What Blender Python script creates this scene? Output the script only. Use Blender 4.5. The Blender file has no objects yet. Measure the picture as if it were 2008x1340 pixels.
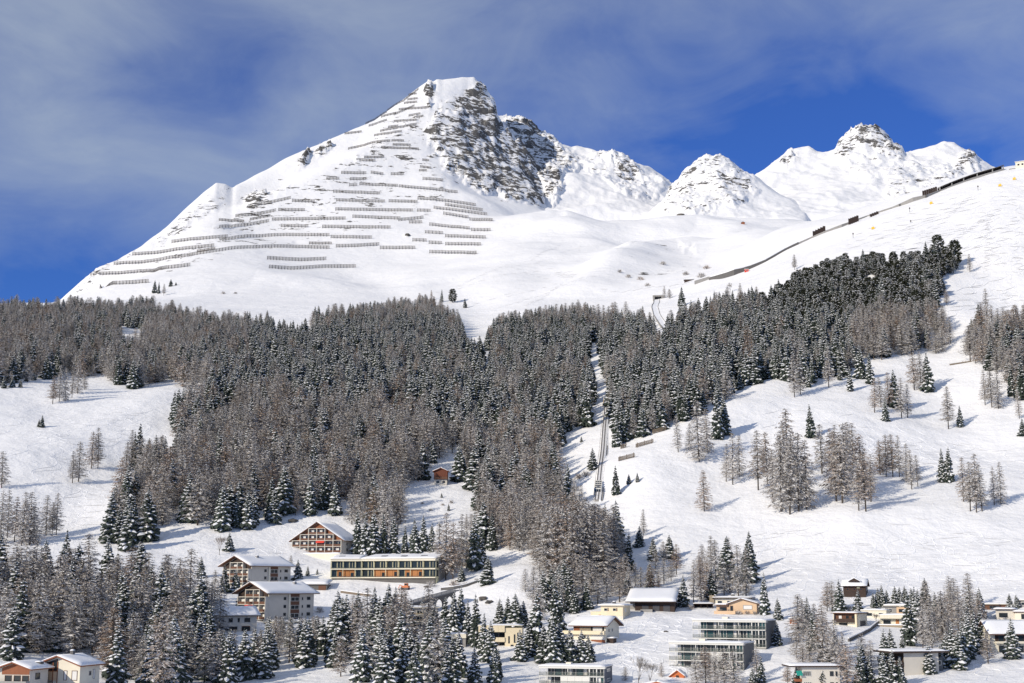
import bpy, math, random
import numpy as np
from mathutils import Vector, Matrix

R = math.radians
random.seed(7)
rng = np.random.default_rng(11)
scene = bpy.context.scene
C = scene.collection

# ------------------------------------------------------------------ camera
PITCH = R(10.0)
F, CX, CY = 2758.0, 1004.0, 670.0
cam_data = bpy.data.cameras.new('camera')
cam_data.sensor_width = 36.0
cam_data.lens = 36.0 * F / 2008.0
cam_data.clip_start = 1.0
cam_data.clip_end = 30000.0
cam = bpy.data.objects.new('camera', cam_data)
C.objects.link(cam)
cam.rotation_euler = (R(90) + PITCH, 0, 0)
scene.camera = cam

# ------------------------------------------------------------------ sun, sky, exposure
SUN_AZ = R(50)          # shadows fall this far to the right of straight ahead
SUN_EL = R(24.5)
sun_dir = Vector((-math.sin(SUN_AZ) * math.cos(SUN_EL), -math.cos(SUN_AZ) * math.cos(SUN_EL), math.sin(SUN_EL)))
sl = bpy.data.lights.new('sun', 'SUN')
sl.energy = 4.1
sl.angle = R(0.53)
sl.color = (1.0, 0.90, 0.745)
so = bpy.data.objects.new('sun', sl)
C.objects.link(so)
so.rotation_euler = sun_dir.to_track_quat('Z', 'Y').to_euler()

scene.view_settings.view_transform = 'Standard'
scene.view_settings.look = 'None'
scene.view_settings.exposure = 0.0
scene.view_settings.gamma = 1.0
scene.view_settings.use_curve_mapping = False
scene.cycles.max_bounces = 5
scene.cycles.diffuse_bounces = 3
scene.cycles.transparent_max_bounces = 8


def ray(px, py):
    xc, yc = (px - CX) / F, (CY - py) / F
    return np.array([xc, math.cos(PITCH) - yc * math.sin(PITCH), math.sin(PITCH) + yc * math.cos(PITCH)])


def at(px, py, d):
    """world point on the sight line of (px, py) at horizontal distance d"""
    r = ray(px, py)
    return r * (d / math.hypot(r[0], r[1]))


def project(P):
    P = np.asarray(P, float)
    fwd = P[..., 1] * math.cos(PITCH) + P[..., 2] * math.sin(PITCH)
    up = -P[..., 1] * math.sin(PITCH) + P[..., 2] * math.cos(PITCH)
    fwd = np.where(fwd < 1e-3, 1e-3, fwd)
    return CX + F * P[..., 0] / fwd, CY - F * up / fwd


class NT:
    """short hand for node trees"""
    def __init__(self, tree):
        self.t = tree
        tree.nodes.clear()

    def n(self, kind, inp=None, **props):
        nd = self.t.nodes.new(kind)
        for k, v in props.items():
            setattr(nd, k, v)
        for k, v in (inp or {}).items():
            s = nd.inputs[k]
            if isinstance(v, bpy.types.NodeSocket):
                self.t.links.new(v, s)
            else:
                s.default_value = v
        return nd

    def math(self, op, a, b=0.0, c=0.0, clamp=False):
        nd = self.n('ShaderNodeMath', {0: a, 1: b, 2: c}, operation=op)
        nd.use_clamp = clamp
        return nd.outputs[0]

    def mix(self, f, a, b, mode='MIX'):
        nd = self.n('ShaderNodeMix', data_type='RGBA', blend_type=mode)
        for i, v in ((0, f), (6, a), (7, b)):
            if isinstance(v, bpy.types.NodeSocket):
                self.t.links.new(v, nd.inputs[i])
            else:
                nd.inputs[i].default_value = v if i == 0 else (tuple(v) + (1,))[:4]
        return nd.outputs[2]

    def ramp(self, f, stops, interp='LINEAR'):
        nd = self.n('ShaderNodeValToRGB', {0: f})
        cr = nd.color_ramp
        cr.interpolation = interp
        while len(cr.elements) < len(stops):
            cr.elements.new(0.5)
        for e, (p, c) in zip(cr.elements, stops):
            e.position = p
            e.color = (c, c, c, 1) if not isinstance(c, tuple) else (tuple(c) + (1,))[:4]
        return nd.outputs[0]

    def noise(self, vec, scale, detail=4, rough=0.55, dist=0.0):
        nd = self.n('ShaderNodeTexNoise', {'Vector': vec, 'Scale': scale, 'Detail': detail, 'Roughness': rough, 'Distortion': dist})
        return nd.outputs[0]


# world: daylight sky with a thin grey veil of cloud
world = bpy.data.worlds.new('World')
scene.world = world
world.use_nodes = True
w = NT(world.node_tree)
sky = w.n('ShaderNodeTexSky', sky_type='NISHITA', sun_disc=False, sun_elevation=SUN_EL, altitude=1600.0,
          air_density=1.0, dust_density=0.2, ozone_density=3.0)
sky.sun_rotation = SUN_AZ + math.pi     # same direction as the lamp
tc = w.n('ShaderNodeTexCoord')
dirv = tc.outputs['Generated']
sep = w.n('ShaderNodeSeparateXYZ', {0: dirv})
st = w.n('ShaderNodeMapping', {'Vector': dirv, 'Scale': (1.0, 1.0, 1.9), 'Rotation': (0, R(16), R(8))}).outputs[0]
n1 = w.noise(st, 3.3, 4, 0.5, 0.6)
n2 = w.noise(st, 9.0, 7, 0.58, 0.7)
n3 = w.noise(st, 30.0, 6, 0.6, 0.5)
el = w.math('MULTIPLY_ADD', sep.outputs[2], 2.2, -0.74)            # the veil thickens upwards
cov = w.math('ADD', w.math('MULTIPLY', n1, 0.9), w.math('MULTIPLY', n2, 0.85))
cov = w.math('ADD', cov, w.math('MULTIPLY', n3, 0.13))
cov = w.math('ADD', w.math('ADD', cov, -0.455), el)
def blob(px, py, wdt, amp):
    r = ray(px, py); r = r / np.linalg.norm(r)
    d = w.n('ShaderNodeVectorMath', {0: dirv, 1: tuple(r)}, operation='DISTANCE').outputs['Value']
    e = w.math('POWER', 2.718, w.math('MULTIPLY', w.math('MULTIPLY', d, d), -1.0 / (wdt * wdt)))
    return w.math('MULTIPLY', e, amp)
for b in ((1480, 300, 0.13, -0.40), (1720, 210, 0.08, -0.30), (300, 175, 0.055, -0.26), (470, 150, 0.04, -0.14), (110, 470, 0.07, -0.10), (60, 560, 0.06, 0.04), (330, 420, 0.05, 0.12),
          (420, 320, 0.06, 0.22), (70, 250, 0.08, 0.36), (240, 310, 0.06, 0.14), (60, 60, 0.08, 0.10), (1250, 290, 0.05, -0.1),
          (620, 210, 0.06, 0.10), (700, 120, 0.08, 0.12), (1350, 70, 0.12, 0.16), (1970, 240, 0.05, 0.16), (1800, 40, 0.08, 0.08)):
    cov = w.math('ADD', cov, blob(*b))
cm = w.ramp(cov, [(0.10, 0.07), (0.45, 0.40), (0.92, 0.96)])
blue = w.mix(1.0, sky.outputs[0], (0.15, 0.40, 0.92), 'MULTIPLY')
cloudc = w.mix(1.0, sky.outputs[0], (1.1, 1.05, 1.1), 'MULTIPLY')
cloudc = w.mix(0.6, cloudc, (3.5, 3.95, 4.8))
col = w.mix(cm, blue, cloudc)
bg = w.n('ShaderNodeBackground', {'Color': col, 'Strength': 0.12})
w.n('ShaderNodeOutputWorld', {'Surface': bg.outputs[0]})

# ------------------------------------------------------------------ noise on arrays
_perm = np.random.default_rng(3).permutation(4096)
_ang = np.random.default_rng(4).random(4096) * 2 * np.pi
_gx, _gy = np.cos(_ang), np.sin(_ang)


def perlin(x, y):
    xi, yi = np.floor(x).astype(np.int64), np.floor(y).astype(np.int64)
    xf, yf = x - xi, y - yi
    u, v = xf * xf * xf * (xf * (xf * 6 - 15) + 10), yf * yf * yf * (yf * (yf * 6 - 15) + 10)

    def g(ix, iy, dx, dy):
        h = _perm[(_perm[ix & 4095] + iy) & 4095]
        return _gx[h] * dx + _gy[h] * dy
    a, b = g(xi, yi, xf, yf), g(xi + 1, yi, xf - 1, yf)
    c, d = g(xi, yi + 1, xf, yf - 1), g(xi + 1, yi + 1, xf - 1, yf - 1)
    return (a + u * (b - a)) * (1 - v) + (c + u * (d - c)) * v


def fbm(x, y, oct=4, gain=0.5, ridged=False):
    s, a, f = 0, 1.0, 1.0
    for i in range(oct):
        p = perlin(x * f + 17.3 * i, y * f - 9.1 * i)
        s = s + a * ((0.35 - np.abs(p)) * 1.6 if ridged else p)
        a *= gain
        f *= 2.03
    return s


def in_poly(px, py, poly):
    res = np.zeros(np.shape(px), bool)
    n = len(poly)
    for i in range(n):
        x1, y1 = poly[i]
        x2, y2 = poly[(i + 1) % n]
        if y1 == y2:
            continue
        c = ((y1 > py) != (y2 > py)) & (px < (x2 - x1) * (py - y1) / (y2 - y1) + x1)
        res ^= c
    return res


# ------------------------------------------------------------------ terrain height fields
def tps(ctrl):
    P = np.array(ctrl, float)
    xy, z = P[:, :2] / 500.0, P[:, 2]
    n = len(P)

    def k(a, b):
        d2 = ((a[:, None, :] - b[None, :, :]) ** 2).sum(-1)
        return 0.5 * d2 * np.log(d2 + 1e-9)
    A = np.zeros((n + 3, n + 3))
    A[:n, :n] = k(xy, xy) + np.eye(n) * 0.004
    A[:n, n] = 1
    A[:n, n + 1:] = xy
    A[n:, :n] = A[:n, n:].T
    sol = np.linalg.solve(A, np.concatenate([z, np.zeros(3)]))
    wgt, aff = sol[:n], sol[n:]

    def ev(x, y):
        out = np.empty(x.size)
        q = np.stack([x.ravel(), y.ravel()], 1) / 500.0
        for i in range(0, len(q), 20000):
            s = q[i:i + 20000]
            out[i:i + 20000] = k(s, xy) @ wgt + aff[0] + s @ aff[1:]
        return out.reshape(x.shape)
    return ev


# control points: column px -> list of (py, distance)
COLS = {
    0: [(1340, 400), (1240, 470), (1150, 570), (1080, 640), (950, 740), (850, 850), (770, 960), (700, 1100), (640, 1300), (606, 1480), (640, 1950), (680, 2500)],
    200: [(1340, 400), (1240, 480), (1120, 590), (1070, 640), (960, 720), (870, 830), (780, 950), (720, 1080), (660, 1230), (620, 1400), (590, 1750), (560, 2150)],
    400: [(1340, 400), (1230, 500), (1130, 590), (1085, 630), (1030, 665), (930, 760), (830, 880), (750, 1000), (690, 1130), (640, 1330), (600, 1650), (560, 2000), (500, 2250), (440, 2480)],
    600: [(1340, 400), (1230, 510), (1150, 580), (1085, 640), (1000, 680), (900, 780), (800, 910), (720, 1050), (660, 1220), (630, 1400), (590, 1750), (530, 2200), (470, 2420), (400, 2600)],
    800: [(1340, 400), (1230, 510), (1140, 575), (1080, 630), (1020, 670), (950, 730), (880, 800), (780, 930), (700, 1080), (640, 1270), (612, 1420), (580, 1750), (530, 2120), (480, 2330), (400, 2590), (330, 2750), (270, 2880), (210, 3020)],
    1000: [(1340, 400), (1260, 460), (1180, 540), (1100, 600), (1020, 670), (950, 745), (850, 860), (750, 1000), (680, 1150), (630, 1350), (600, 1520), (540, 1850), (480, 2150), (425, 2420), (432, 2640)],
    1130: [(1300, 440), (1180, 540), (1080, 615), (1000, 690), (950, 735), (900, 790), (830, 870), (760, 980), (690, 1130), (630, 1330), (580, 1620), (500, 2050), (436, 2400), (445, 2650)],
    1200: [(1340, 405), (1260, 460), (1190, 525), (1100, 600), (1030, 645), (970, 690), (900, 760), (840, 840), (760, 965), (680, 1140), (620, 1350), (585, 1600), (520, 1950), (470, 2220), (430, 2480)],
    1400: [(1340, 405), (1270, 450), (1200, 520), (1150, 560), (1080, 620), (1000, 680), (920, 760), (840, 850), (760, 950), (700, 1060), (640, 1220), (600, 1380), (563, 1570), (548, 1630), (500, 1960), (460, 2250), (434, 2500), (440, 2750)],
    1600: [(1340, 410), (1250, 470), (1170, 545), (1100, 600), (1000, 690), (900, 790), (820, 880), (740, 990), (660, 1130), (580, 1280), (520, 1430), (464, 1660), (461, 1950), (442, 2400), (440, 2750)],
    1800: [(1340, 410), (1230, 500), (1160, 550), (1080, 610), (980, 705), (880, 820), (780, 940), (700, 1050), (620, 1170), (540, 1300), (480, 1430), (420, 1580), (391, 1690), (410, 1950), (425, 2500), (430, 2750)],
    2008: [(1340, 420), (1220, 500), (1150, 560), (1050, 630), (950, 740), (850, 860), (750, 980), (650, 1120), (560, 1270), (480, 1400), (400, 1550), (326, 1740), (355, 1950), (410, 2500), (430, 2750)],
}
ctrl = []
for px, rows in COLS.items():
    for py, d in rows:
        if px >= 1200 and 620 < d < 1760:              # the right-hand slope is steeper
            d = 620 + (d - 620) * (0.80 if px >= 1400 else 0.92)
        ctrl.append(at(px, py, d))
for px, src in ((-500, 0), (2500, 2008)):
    for py, d in COLS[src][::2]:
        ctrl.append(at(px, py, d))
for x in (-220, -110, 0, 110, 220):
    ctrl.append((x, 30, -31)); ctrl.append((x, 220, -29))
# the great fence-covered face, its crest and the ridge behind it
SKY_MAIN = [(100, 606, 2430), (128, 578, 2450), (160, 548, 2480), (195, 522, 2500), (232, 510, 2530), (270, 488, 2560), (330, 440, 2630), (400, 378, 2720),
            (424, 362, 2750), (442, 365, 2760), (456, 373, 2770), (500, 345, 2810), (560, 310, 2860), (610, 286, 2890), (650, 268, 2920),
            (735, 235, 2990), (790, 195, 3050), (820, 172, 3090), (836, 161, 3110), (843, 156, 3120), (850, 160, 3130), (857, 155, 3138), (868, 157, 3145), (880, 155, 3150), (893, 153, 3158), (905, 151, 3165), (918, 152, 3170), (930, 151, 3175), (938, 161, 3172),
            (950, 171, 3165), (958, 183, 3162), (968, 190, 3160), (973, 206, 3162), (977, 232, 3165), (1004, 262, 3150), (1040, 305, 3120), (1075, 360, 3060), (1110, 410, 2980)]
for p in SKY_MAIN[:-3]:
    a = at(*p); ctrl.append(a)
    b = at(p[0], p[1], p[2] + 260); ctrl.append((b[0], b[1], a[2] - 150))
for p in SKY_MAIN[-3:]:
    ctrl.append(at(*p))
for p in [(250, 560, 2280), (300, 515, 2400), (350, 470, 2500), (420, 430, 2570), (480, 404, 2620), (520, 383, 2650), (560, 365, 2690), (620, 330, 2740), (680, 302, 2800), (740, 275, 2850), (800, 245, 2930),
          (480, 410, 2680), (560, 374, 2750), (640, 330, 2815), (700, 302, 2870),
          (500, 460, 2480), (600, 350, 2690), (700, 300, 2800), (700, 400, 2590), (700, 350, 2700), (880, 500, 2240), (900, 440, 2440), (920, 410, 2560),
          (870, 345, 2700), (840, 290, 2830), (835, 230, 2960), (840, 190, 3050), (880, 300, 2860), (900, 360, 2720), (960, 392, 2720), (1010, 408, 2740), (1050, 410, 2790),
          (900, 200, 3060), (940, 200, 3100), (900, 250, 2960), (950, 260, 3040), (950, 320, 2900), (1000, 330, 2960), (1000, 370, 2850), (1040, 380, 2880), (980, 290, 3010)]:
    ctrl.append(at(*p))
H_main = tps(ctrl)

AZ0 = R(21.0)
az = np.concatenate([np.linspace(-R(38), -AZ0, 26)[:-1], np.linspace(-AZ0, AZ0, 580), np.linspace(AZ0, R(38), 26)[1:]])
dd = np.concatenate([np.array([15, 60, 120, 180, 240, 290]), np.exp(np.linspace(math.log(320), math.log(1800), 360)), np.linspace(1806, 3420, 240)])


class Field:
    """a height field on a fan of directions and distances; height() is exactly the mesh"""
    def __init__(self, az, dd, H, sky=None, foot=0.45):
        self.az, self.dd = az, dd
        A, D = np.meshgrid(az, dd)                    # rows: distance
        self.X, self.Y = np.sin(A) * D, np.cos(A) * D
        self.D = D
        Z = H(self.X, self.Y)
        if sky is not None:                           # bring the ridge to its surveyed height
            tgt_az, tgt_t = [], []
            for p in sky:
                q = at(p[0], p[1], 1000.0)
                tgt_az.append(math.atan2(q[0], q[1])); tgt_t.append(q[2] / 1000.0)
            T = np.interp(az, tgt_az, tgt_t)
            ok = (az > tgt_az[0]) & (az < tgt_az[-1])
            far = D > sky_from
            E = np.where(far, Z / D, -9).max(0)
            foot_t = E * foot
            rel = np.clip((Z / D - foot_t) / (E - foot_t + 1e-6), 0, 1) * far
            fade = np.clip(np.minimum((az - tgt_az[0]), (tgt_az[-1] - az)) / R(0.4), 0, 1)
            dlt = (T - E) * ok * fade
            step = np.median(np.diff(az))
            k = np.exp(-0.5 * (np.arange(-60, 61) * step / R(0.9)) ** 2)
            low = np.convolve(np.pad(dlt, 60, mode='edge'), k / k.sum(), mode='valid')
            Z = Z + (rel ** 1.2 * low[None, :] + rel ** 9 * (dlt - low)[None, :]) * D
        self.Z = Z

    def finish(self):
        self.px, self.py = project(np.stack([self.X, self.Y, self.Z], -1))

    def height(self, x, y):
        a, d = np.arctan2(x, y), np.hypot(x, y)
        fi = np.interp(a, self.az, np.arange(len(self.az)))
        fj = np.interp(d, self.dd, np.arange(len(self.dd)))
        i, j = np.minimum(fi.astype(int), len(self.az) - 2), np.minimum(fj.astype(int), len(self.dd) - 2)
        u, v = fi - i, fj - j
        Z = self.Z
        return (Z[j, i] * (1 - u) + Z[j, i + 1] * u) * (1 - v) + (Z[j + 1, i] * (1 - u) + Z[j + 1, i + 1] * u) * v

    def hit(self, px, py, dmin=300.0):
        r = ray(px, py)
        hd = math.hypot(r[0], r[1])
        ds = np.arange(dmin, self.dd[-1] - 5, 1.0)
        x, y, z = r[0] / hd * ds, r[1] / hd * ds, r[2] / hd * ds
        h = self.height(x, y)
        k = np.nonzero(h >= z)[0]
        if len(k) == 0:
            k = [int(np.argmax(h / ds))]
        k = k[0]
        return Vector((x[k], y[k], h[k]))

    def mesh(self, name, mat, rockattr=None, select=None):
        nr, nc = self.X.shape
        co = np.stack([self.X, self.Y, self.Z], -1).reshape(-1, 3)
        idx = np.arange(nr * nc).reshape(nr, nc)
        q = np.stack([idx[:-1, :-1], idx[:-1, 1:], idx[1:, 1:], idx[1:, :-1]], -1)
        if select is not None:
            q = q[select[:-1, :-1]]
        q = q.reshape(-1, 4)
        used = np.unique(q)
        remap = np.zeros(nr * nc, np.int64)
        remap[used] = np.arange(len(used))
        q = remap[q]
        me = bpy.data.meshes.new(name)
        me.vertices.add(len(used))
        me.vertices.foreach_set('co', co[used].ravel().astype(np.float32))
        me.loops.add(len(q) * 4)
        me.loops.foreach_set('vertex_index', q.ravel().astype(np.int32))
        me.polygons.add(len(q))
        me.polygons.foreach_set('loop_start', np.arange(0, len(q) * 4, 4, dtype=np.int32))
        me.update(calc_edges=True)
        me.polygons.foreach_set('use_smooth', np.ones(len(q), bool))
        if rockattr is not None:
            at_ = me.attributes.new('rock', 'FLOAT', 'POINT')
            at_.data.foreach_set('value', rockattr.reshape(-1)[used].astype(np.float32))
        me.validate()
        me.materials.append(mat)
        o = bpy.data.objects.new(name, me)
        C.objects.link(o)
        o['kind'] = 'structure'
        return o


def soft_mask(px, py, regions, jit=14.0):
    """how rocky the mountain is, region by region, with ragged borders"""
    m = np.zeros(px.shape)
    for k in range(4):
        jx = fbm(px / 26.0 + 31 * k, py / 26.0, 3) * jit * 1.6
        jy = fbm(px / 26.0 - 17 * k, py / 26.0 + 50, 3) * jit * 1.6
        mm = np.zeros(px.shape)
        for val, poly in regions:
            mm = np.maximum(mm, val * in_poly(px + jx, py + jy, poly))
        m += mm / 4
    return m


sky_from = 2350.0
ground = Field(az, dd, H_main, SKY_MAIN)
X, Y, Z, D = ground.X, ground.Y, ground.Z, ground.D
ground.finish()
ROCK_MAIN = [
    (1.0, [(838, 262), (850, 230), (880, 225), (905, 205), (940, 160), (968, 192), (980, 240), (1004, 265), (1046, 315), (1085, 365), (1075, 400), (1030, 415), (975, 392), (930, 372), (895, 345), (860, 310)]),
    (1.0, [(832, 163), (850, 160), (856, 190), (842, 212), (828, 190)]),
    (0.8, [(860, 200), (940, 160), (905, 230), (860, 260)]),
    (0.95, [(566, 330), (596, 300), (655, 272), (650, 292), (612, 312), (585, 336)]),
    (0.6, [(540, 345), (566, 325), (590, 338), (556, 356)]),
    (0.95, [(468, 402), (486, 384), (522, 374), (528, 382), (500, 400), (478, 412)]),
    (0.85, [(300, 470), (350, 430), (400, 398), (436, 374), (456, 384), (440, 405), (380, 440), (340, 470), (290, 492)]),
    (0.8, [(128, 580), (190, 525), (232, 505), (280, 482), (262, 500), (200, 535), (165, 570)]),
    (0.8, [(174, 530), (196, 516), (204, 524), (180, 536)]),
    (0.85, [(782, 462), (806, 456), (812, 466), (790, 470)]),
    (0.6, [(730, 262), (770, 225), (800, 215), (815, 222), (770, 250)]),
    (0.62, [(300, 520), (420, 440), (520, 400), (620, 345), (700, 320), (860, 300), (900, 360), (830, 420), (700, 470), (480, 490), (330, 530)]),
    (0.62, [(700, 300), (830, 215), (850, 280), (800, 320)]),
    (0.85, [(640, 345), (690, 308), (750, 276), (800, 246), (826, 205), (834, 214), (812, 256), (760, 290), (700, 322)]),
    (0.8, [(455, 425), (500, 398), (545, 372), (590, 352), (560, 380), (510, 408), (470, 432)]),
    (0.5, [(1195, 530), (1260, 500), (1330, 490), (1420, 535), (1330, 560)]),
]
rock = np.zeros(X.shape)
sel = (D > 1700) & (np.abs(ground.az)[None, :] < AZ0)
rock[sel] = soft_mask(ground.px[sel], ground.py[sel], ROCK_MAIN)
# folds of the snow: crests (+) and hollows (-) that can be made out
FOLDS = [([(965, 416), (1060, 430), (1140, 462), (1200, 502), (1238, 535)], 17, 62), ([(1085, 462), (1150, 480), (1190, 520)], -9, 50), ([(1140, 575), (1200, 535), (1270, 505), (1340, 490)], 14, 42), ([(1200, 470), (1270, 478), (1350, 470)], -10, 55),
         ([(1280, 452), (1370, 440), (1450, 452), (1530, 478)], 13, 60), ([(1300, 530), (1380, 510), (1460, 505)], -8, 45), ([(380, 565), (500, 545), (620, 560)], 8, 60), ([(880, 545), (925, 585), (935, 640)], -9, 40), ([(700, 540), (760, 560), (800, 590)], -7, 45),
         ([(1250, 930), (1350, 880), (1450, 800), (1560, 745)], 4, 26), ([(1850, 640), (1820, 760), (1900, 860)], -5, 30), ([(1700, 760), (1640, 850), (1600, 1000)], 4, 32), ([(1880, 480), (1930, 540), (1985, 600)], -6, 30), ([(1700, 1040), (1850, 1010), (2000, 960)], 4, 26),
         ([(60, 900), (160, 860), (280, 800)], 4, 28), ([(120, 1000), (220, 930), (330, 880)], -4, 26), ([(640, 1090), (720, 1100), (830, 1100)], -1.5, 12), ([(1100, 1100), (1190, 1060), (1210, 1000), (1190, 960)], -5, 16), ([(1000, 1160), (1080, 1110), (1130, 1060)], 3.5, 14)]
fold = np.zeros(X.shape)
for line, amp, wd in FOLDS:
    L_ = [ground.hit(*p) for p in line]
    d2 = np.full(X.shape, 1e12)
    for p, q in zip(L_, L_[1:]):
        ex, ey = q.x - p.x, q.y - p.y
        t = np.clip(((X - p.x) * ex + (Y - p.y) * ey) / (ex * ex + ey * ey + 1e-6), 0, 1)
        d2 = np.minimum(d2, (X - p.x - t * ex) ** 2 + (Y - p.y - t * ey) ** 2)
    fold += amp * np.exp(-d2 / (wd * wd))
near = np.clip((1900 - D) / 300, 0, 1)
dz = near * (3.4 * fbm(X / 95, Y / 95, 3) + 0.35 * fbm(X / 17, Y / 17, 3))
far = 1 - near
dz = dz + far * ((7 + 10 * np.clip((ground.px - 900) / 200, 0, 1)) * fbm(X / 230, Y / 230, 3) + 1.3 * fbm(X / 60, Y / 60, 3)) * np.clip(1.25 - rock, 0.3, 1)
rk_geo = np.clip(rock * 2.2 - 1.3, 0, 1) * np.where((rock < 0.9) & (ground.px < 840), 0.35, 1.0)
# the rocky flank: gullies, ribs and ledges that run down to the right
q1, q2 = X * 0.8 + Y * 0.25, Y * 0.8 - X * 0.55 + ground.Z * 0.4
dz = dz + far * rk_geo * (17 * fbm(q1 / 150, q2 / 240, 5, 0.55, True) + 10 * fbm(q1 / 38 + 5, q2 / 60, 4, 0.62, True) - 6)
dz = dz + far * rk_geo * 3.5 * fbm(X / 14, Y / 14, 3, 0.6, True)
ground.Z = Z + dz + fold
ground.finish()
hit = ground.hit

# ------------------------------------------------------------------ materials
def material(name):
    m = bpy.data.materials.new(name)
    m.use_nodes = True
    return m, NT(m.node_tree)


def plain(name, col, rough=0.75, var=0.12, scale=0.6, metal=0.0, bump=0.0, stretch=(1, 1, 1)):
    m, t = material(name)
    g = t.n('ShaderNodeNewGeometry').outputs['Position']
    g = t.n('ShaderNodeMapping', {'Vector': g, 'Scale': stretch}).outputs[0]
    nz = t.noise(g, scale, 5, 0.6)
    lo = tuple(c * (1 - var) for c in col)
    hi = tuple(min(1, c * (1 + var)) for c in col)
    c = t.mix(nz, lo, hi)
    p = t.n('ShaderNodeBsdfPrincipled', {'Base Color': c, 'Roughness': rough, 'Metallic': metal})
    if bump:
        b = t.n('ShaderNodeBump', {'Strength': bump, 'Distance': 0.05, 'Height': nz})
        t.t.links.new(b.outputs[0], p.inputs['Normal'])
    t.n('ShaderNodeOutputMaterial', {'Surface': p.outputs[0]})
    return m


def snow_terrain(name):
    """snow with wind relief; bare rock where the slope's rock attribute says so"""
    m, t = material(name)
    geo = t.n('ShaderNodeNewGeometry')
    P = geo.outputs['Position']
    nsep = t.n('ShaderNodeSeparateXYZ', {0: geo.outputs['Normal']})
    at_ = t.n('ShaderNodeAttribute', attribute_name='rock').outputs['Fac']
    # ledges: noise stretched along the fall to the right
    led = t.n('ShaderNodeMapping', {'Vector': P, 'Rotation': (0, R(52), 0), 'Scale': (0.62, 0.8, 1.7)}).outputs[0]
    ra = t.noise(led, 0.036, 9, 0.66, 0.9)
    rb = t.noise(led, 0.13, 6, 0.62, 0.4)
    strat = t.n('ShaderNodeMapping', {'Vector': P, 'Scale': (0.15, 0.15, 2.3)}).outputs[0]
    rc = t.noise(strat, 0.05, 7, 0.62, 0.3)
    steep = t.math('SUBTRACT', 0.80, nsep.outputs[2])
    f = t.math('MULTIPLY', at_, 0.375)
    f = t.math('ADD', f, t.math('MULTIPLY', t.math('SUBTRACT', ra, 0.5), 1.30))
    f = t.math('ADD', f, t.math('MULTIPLY', t.math('SUBTRACT', rb, 0.5), 0.85))
    lowr = t.ramp(at_, [(0.45, 1.25), (0.75, 0.2)])
    f = t.math('ADD', f, t.math('MULTIPLY', t.math('MULTIPLY', t.math('SUBTRACT', rc, 0.5), 0.95), lowr))
    f = t.math('ADD', f, t.math('MULTIPLY', steep, 0.34))
    f = t.math('MULTIPLY', f, t.ramp(at_, [(0.02, 0.0), (0.2, 1.0)]))
    fac = t.ramp(f, [(0.40, 0.0), (0.445, 1.0)])
    # rock
    rn = t.noise(P, 0.09, 8, 0.7)
    rockc = t.ramp(rn, [(0.25, (0.055, 0.055, 0.058)), (0.5, (0.12, 0.116, 0.112)), (0.75, (0.24, 0.23, 0.215))])
    brown = t.noise(P, 0.008, 3, 0.5)
    rockc = t.mix(t.math('MULTIPLY', brown, 0.35), rockc, (0.13, 0.115, 0.095))
    # snow
    sn = t.noise(P, 0.02, 4, 0.5)
    snowc = t.mix(sn, (0.84, 0.845, 0.86), (0.89, 0.885, 0.88))
    col = t.mix(fac, snowc, rockc)
    # relief
    h = t.math('MULTIPLY', t.noise(P, 0.07, 6, 0.6), 2.6)
    h = t.math('ADD', h, t.math('MULTIPLY', t.noise(P, 0.55, 4, 0.6), 0.30))
    h = t.math('ADD', h, t.math('MULTIPLY', t.math('MULTIPLY', ra, fac), 12.0))
    h = t.math('SUBTRACT', h, t.math('MULTIPLY', fac, 1.2))
    h = t.math('ADD', h, t.math('MULTIPLY', t.math('MULTIPLY', rn, fac), 6.0))
    b = t.n('ShaderNodeBump', {'Strength': 0.75, 'Distance': 1.0, 'Height': h})
    rough = t.math('MULTIPLY_ADD', fac, 0.25, 0.6)
    p = t.n('ShaderNodeBsdfPrincipled', {'Base Color': col, 'Roughness': rough, 'Normal': b.outputs[0], 'Specular IOR Level': 0.25})
    t.n('ShaderNodeOutputMaterial', {'Surface': p.outputs[0]})
    return m


M = {}
M['ground'] = snow_terrain('snow_slope')
M['mountain'] = snow_terrain('snowy_mountain')
M['snow'] = plain('snow', (0.86, 0.865, 0.88), 0.6, 0.03, 1.2, bump=0.6)


def tree_mat(name, a, b, rough=0.85, var=0.35, nscale=0.7, other=None):
    m, t = material(name)
    oi = t.n('ShaderNodeObjectInfo').outputs['Random']
    g = t.n('ShaderNodeNewGeometry').outputs['Position']
    nz = t.noise(g, nscale, 3, 0.6)
    c = t.mix(nz, a, b)
    if other:                                   # some trees of the kind are browner than the rest
        c = t.mix(t.ramp(t.math('FRACT', t.math('MULTIPLY', oi, 7.31)), [(0.55, 0.0), (0.95, 0.75)]), c, other)
    k = t.math('MULTIPLY_ADD', oi, var, 1 - var / 2)
    kk = t.n('ShaderNodeCombineXYZ', {0: k, 1: k, 2: k}).outputs[0]
    c = t.mix(1.0, c, kk, 'MULTIPLY')
    p = t.n('ShaderNodeBsdfPrincipled', {'Base Color': c, 'Roughness': rough, 'Specular IOR Level': 0.15})
    t.n('ShaderNodeOutputMaterial', {'Surface': p.outputs[0]})
    return m


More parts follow.
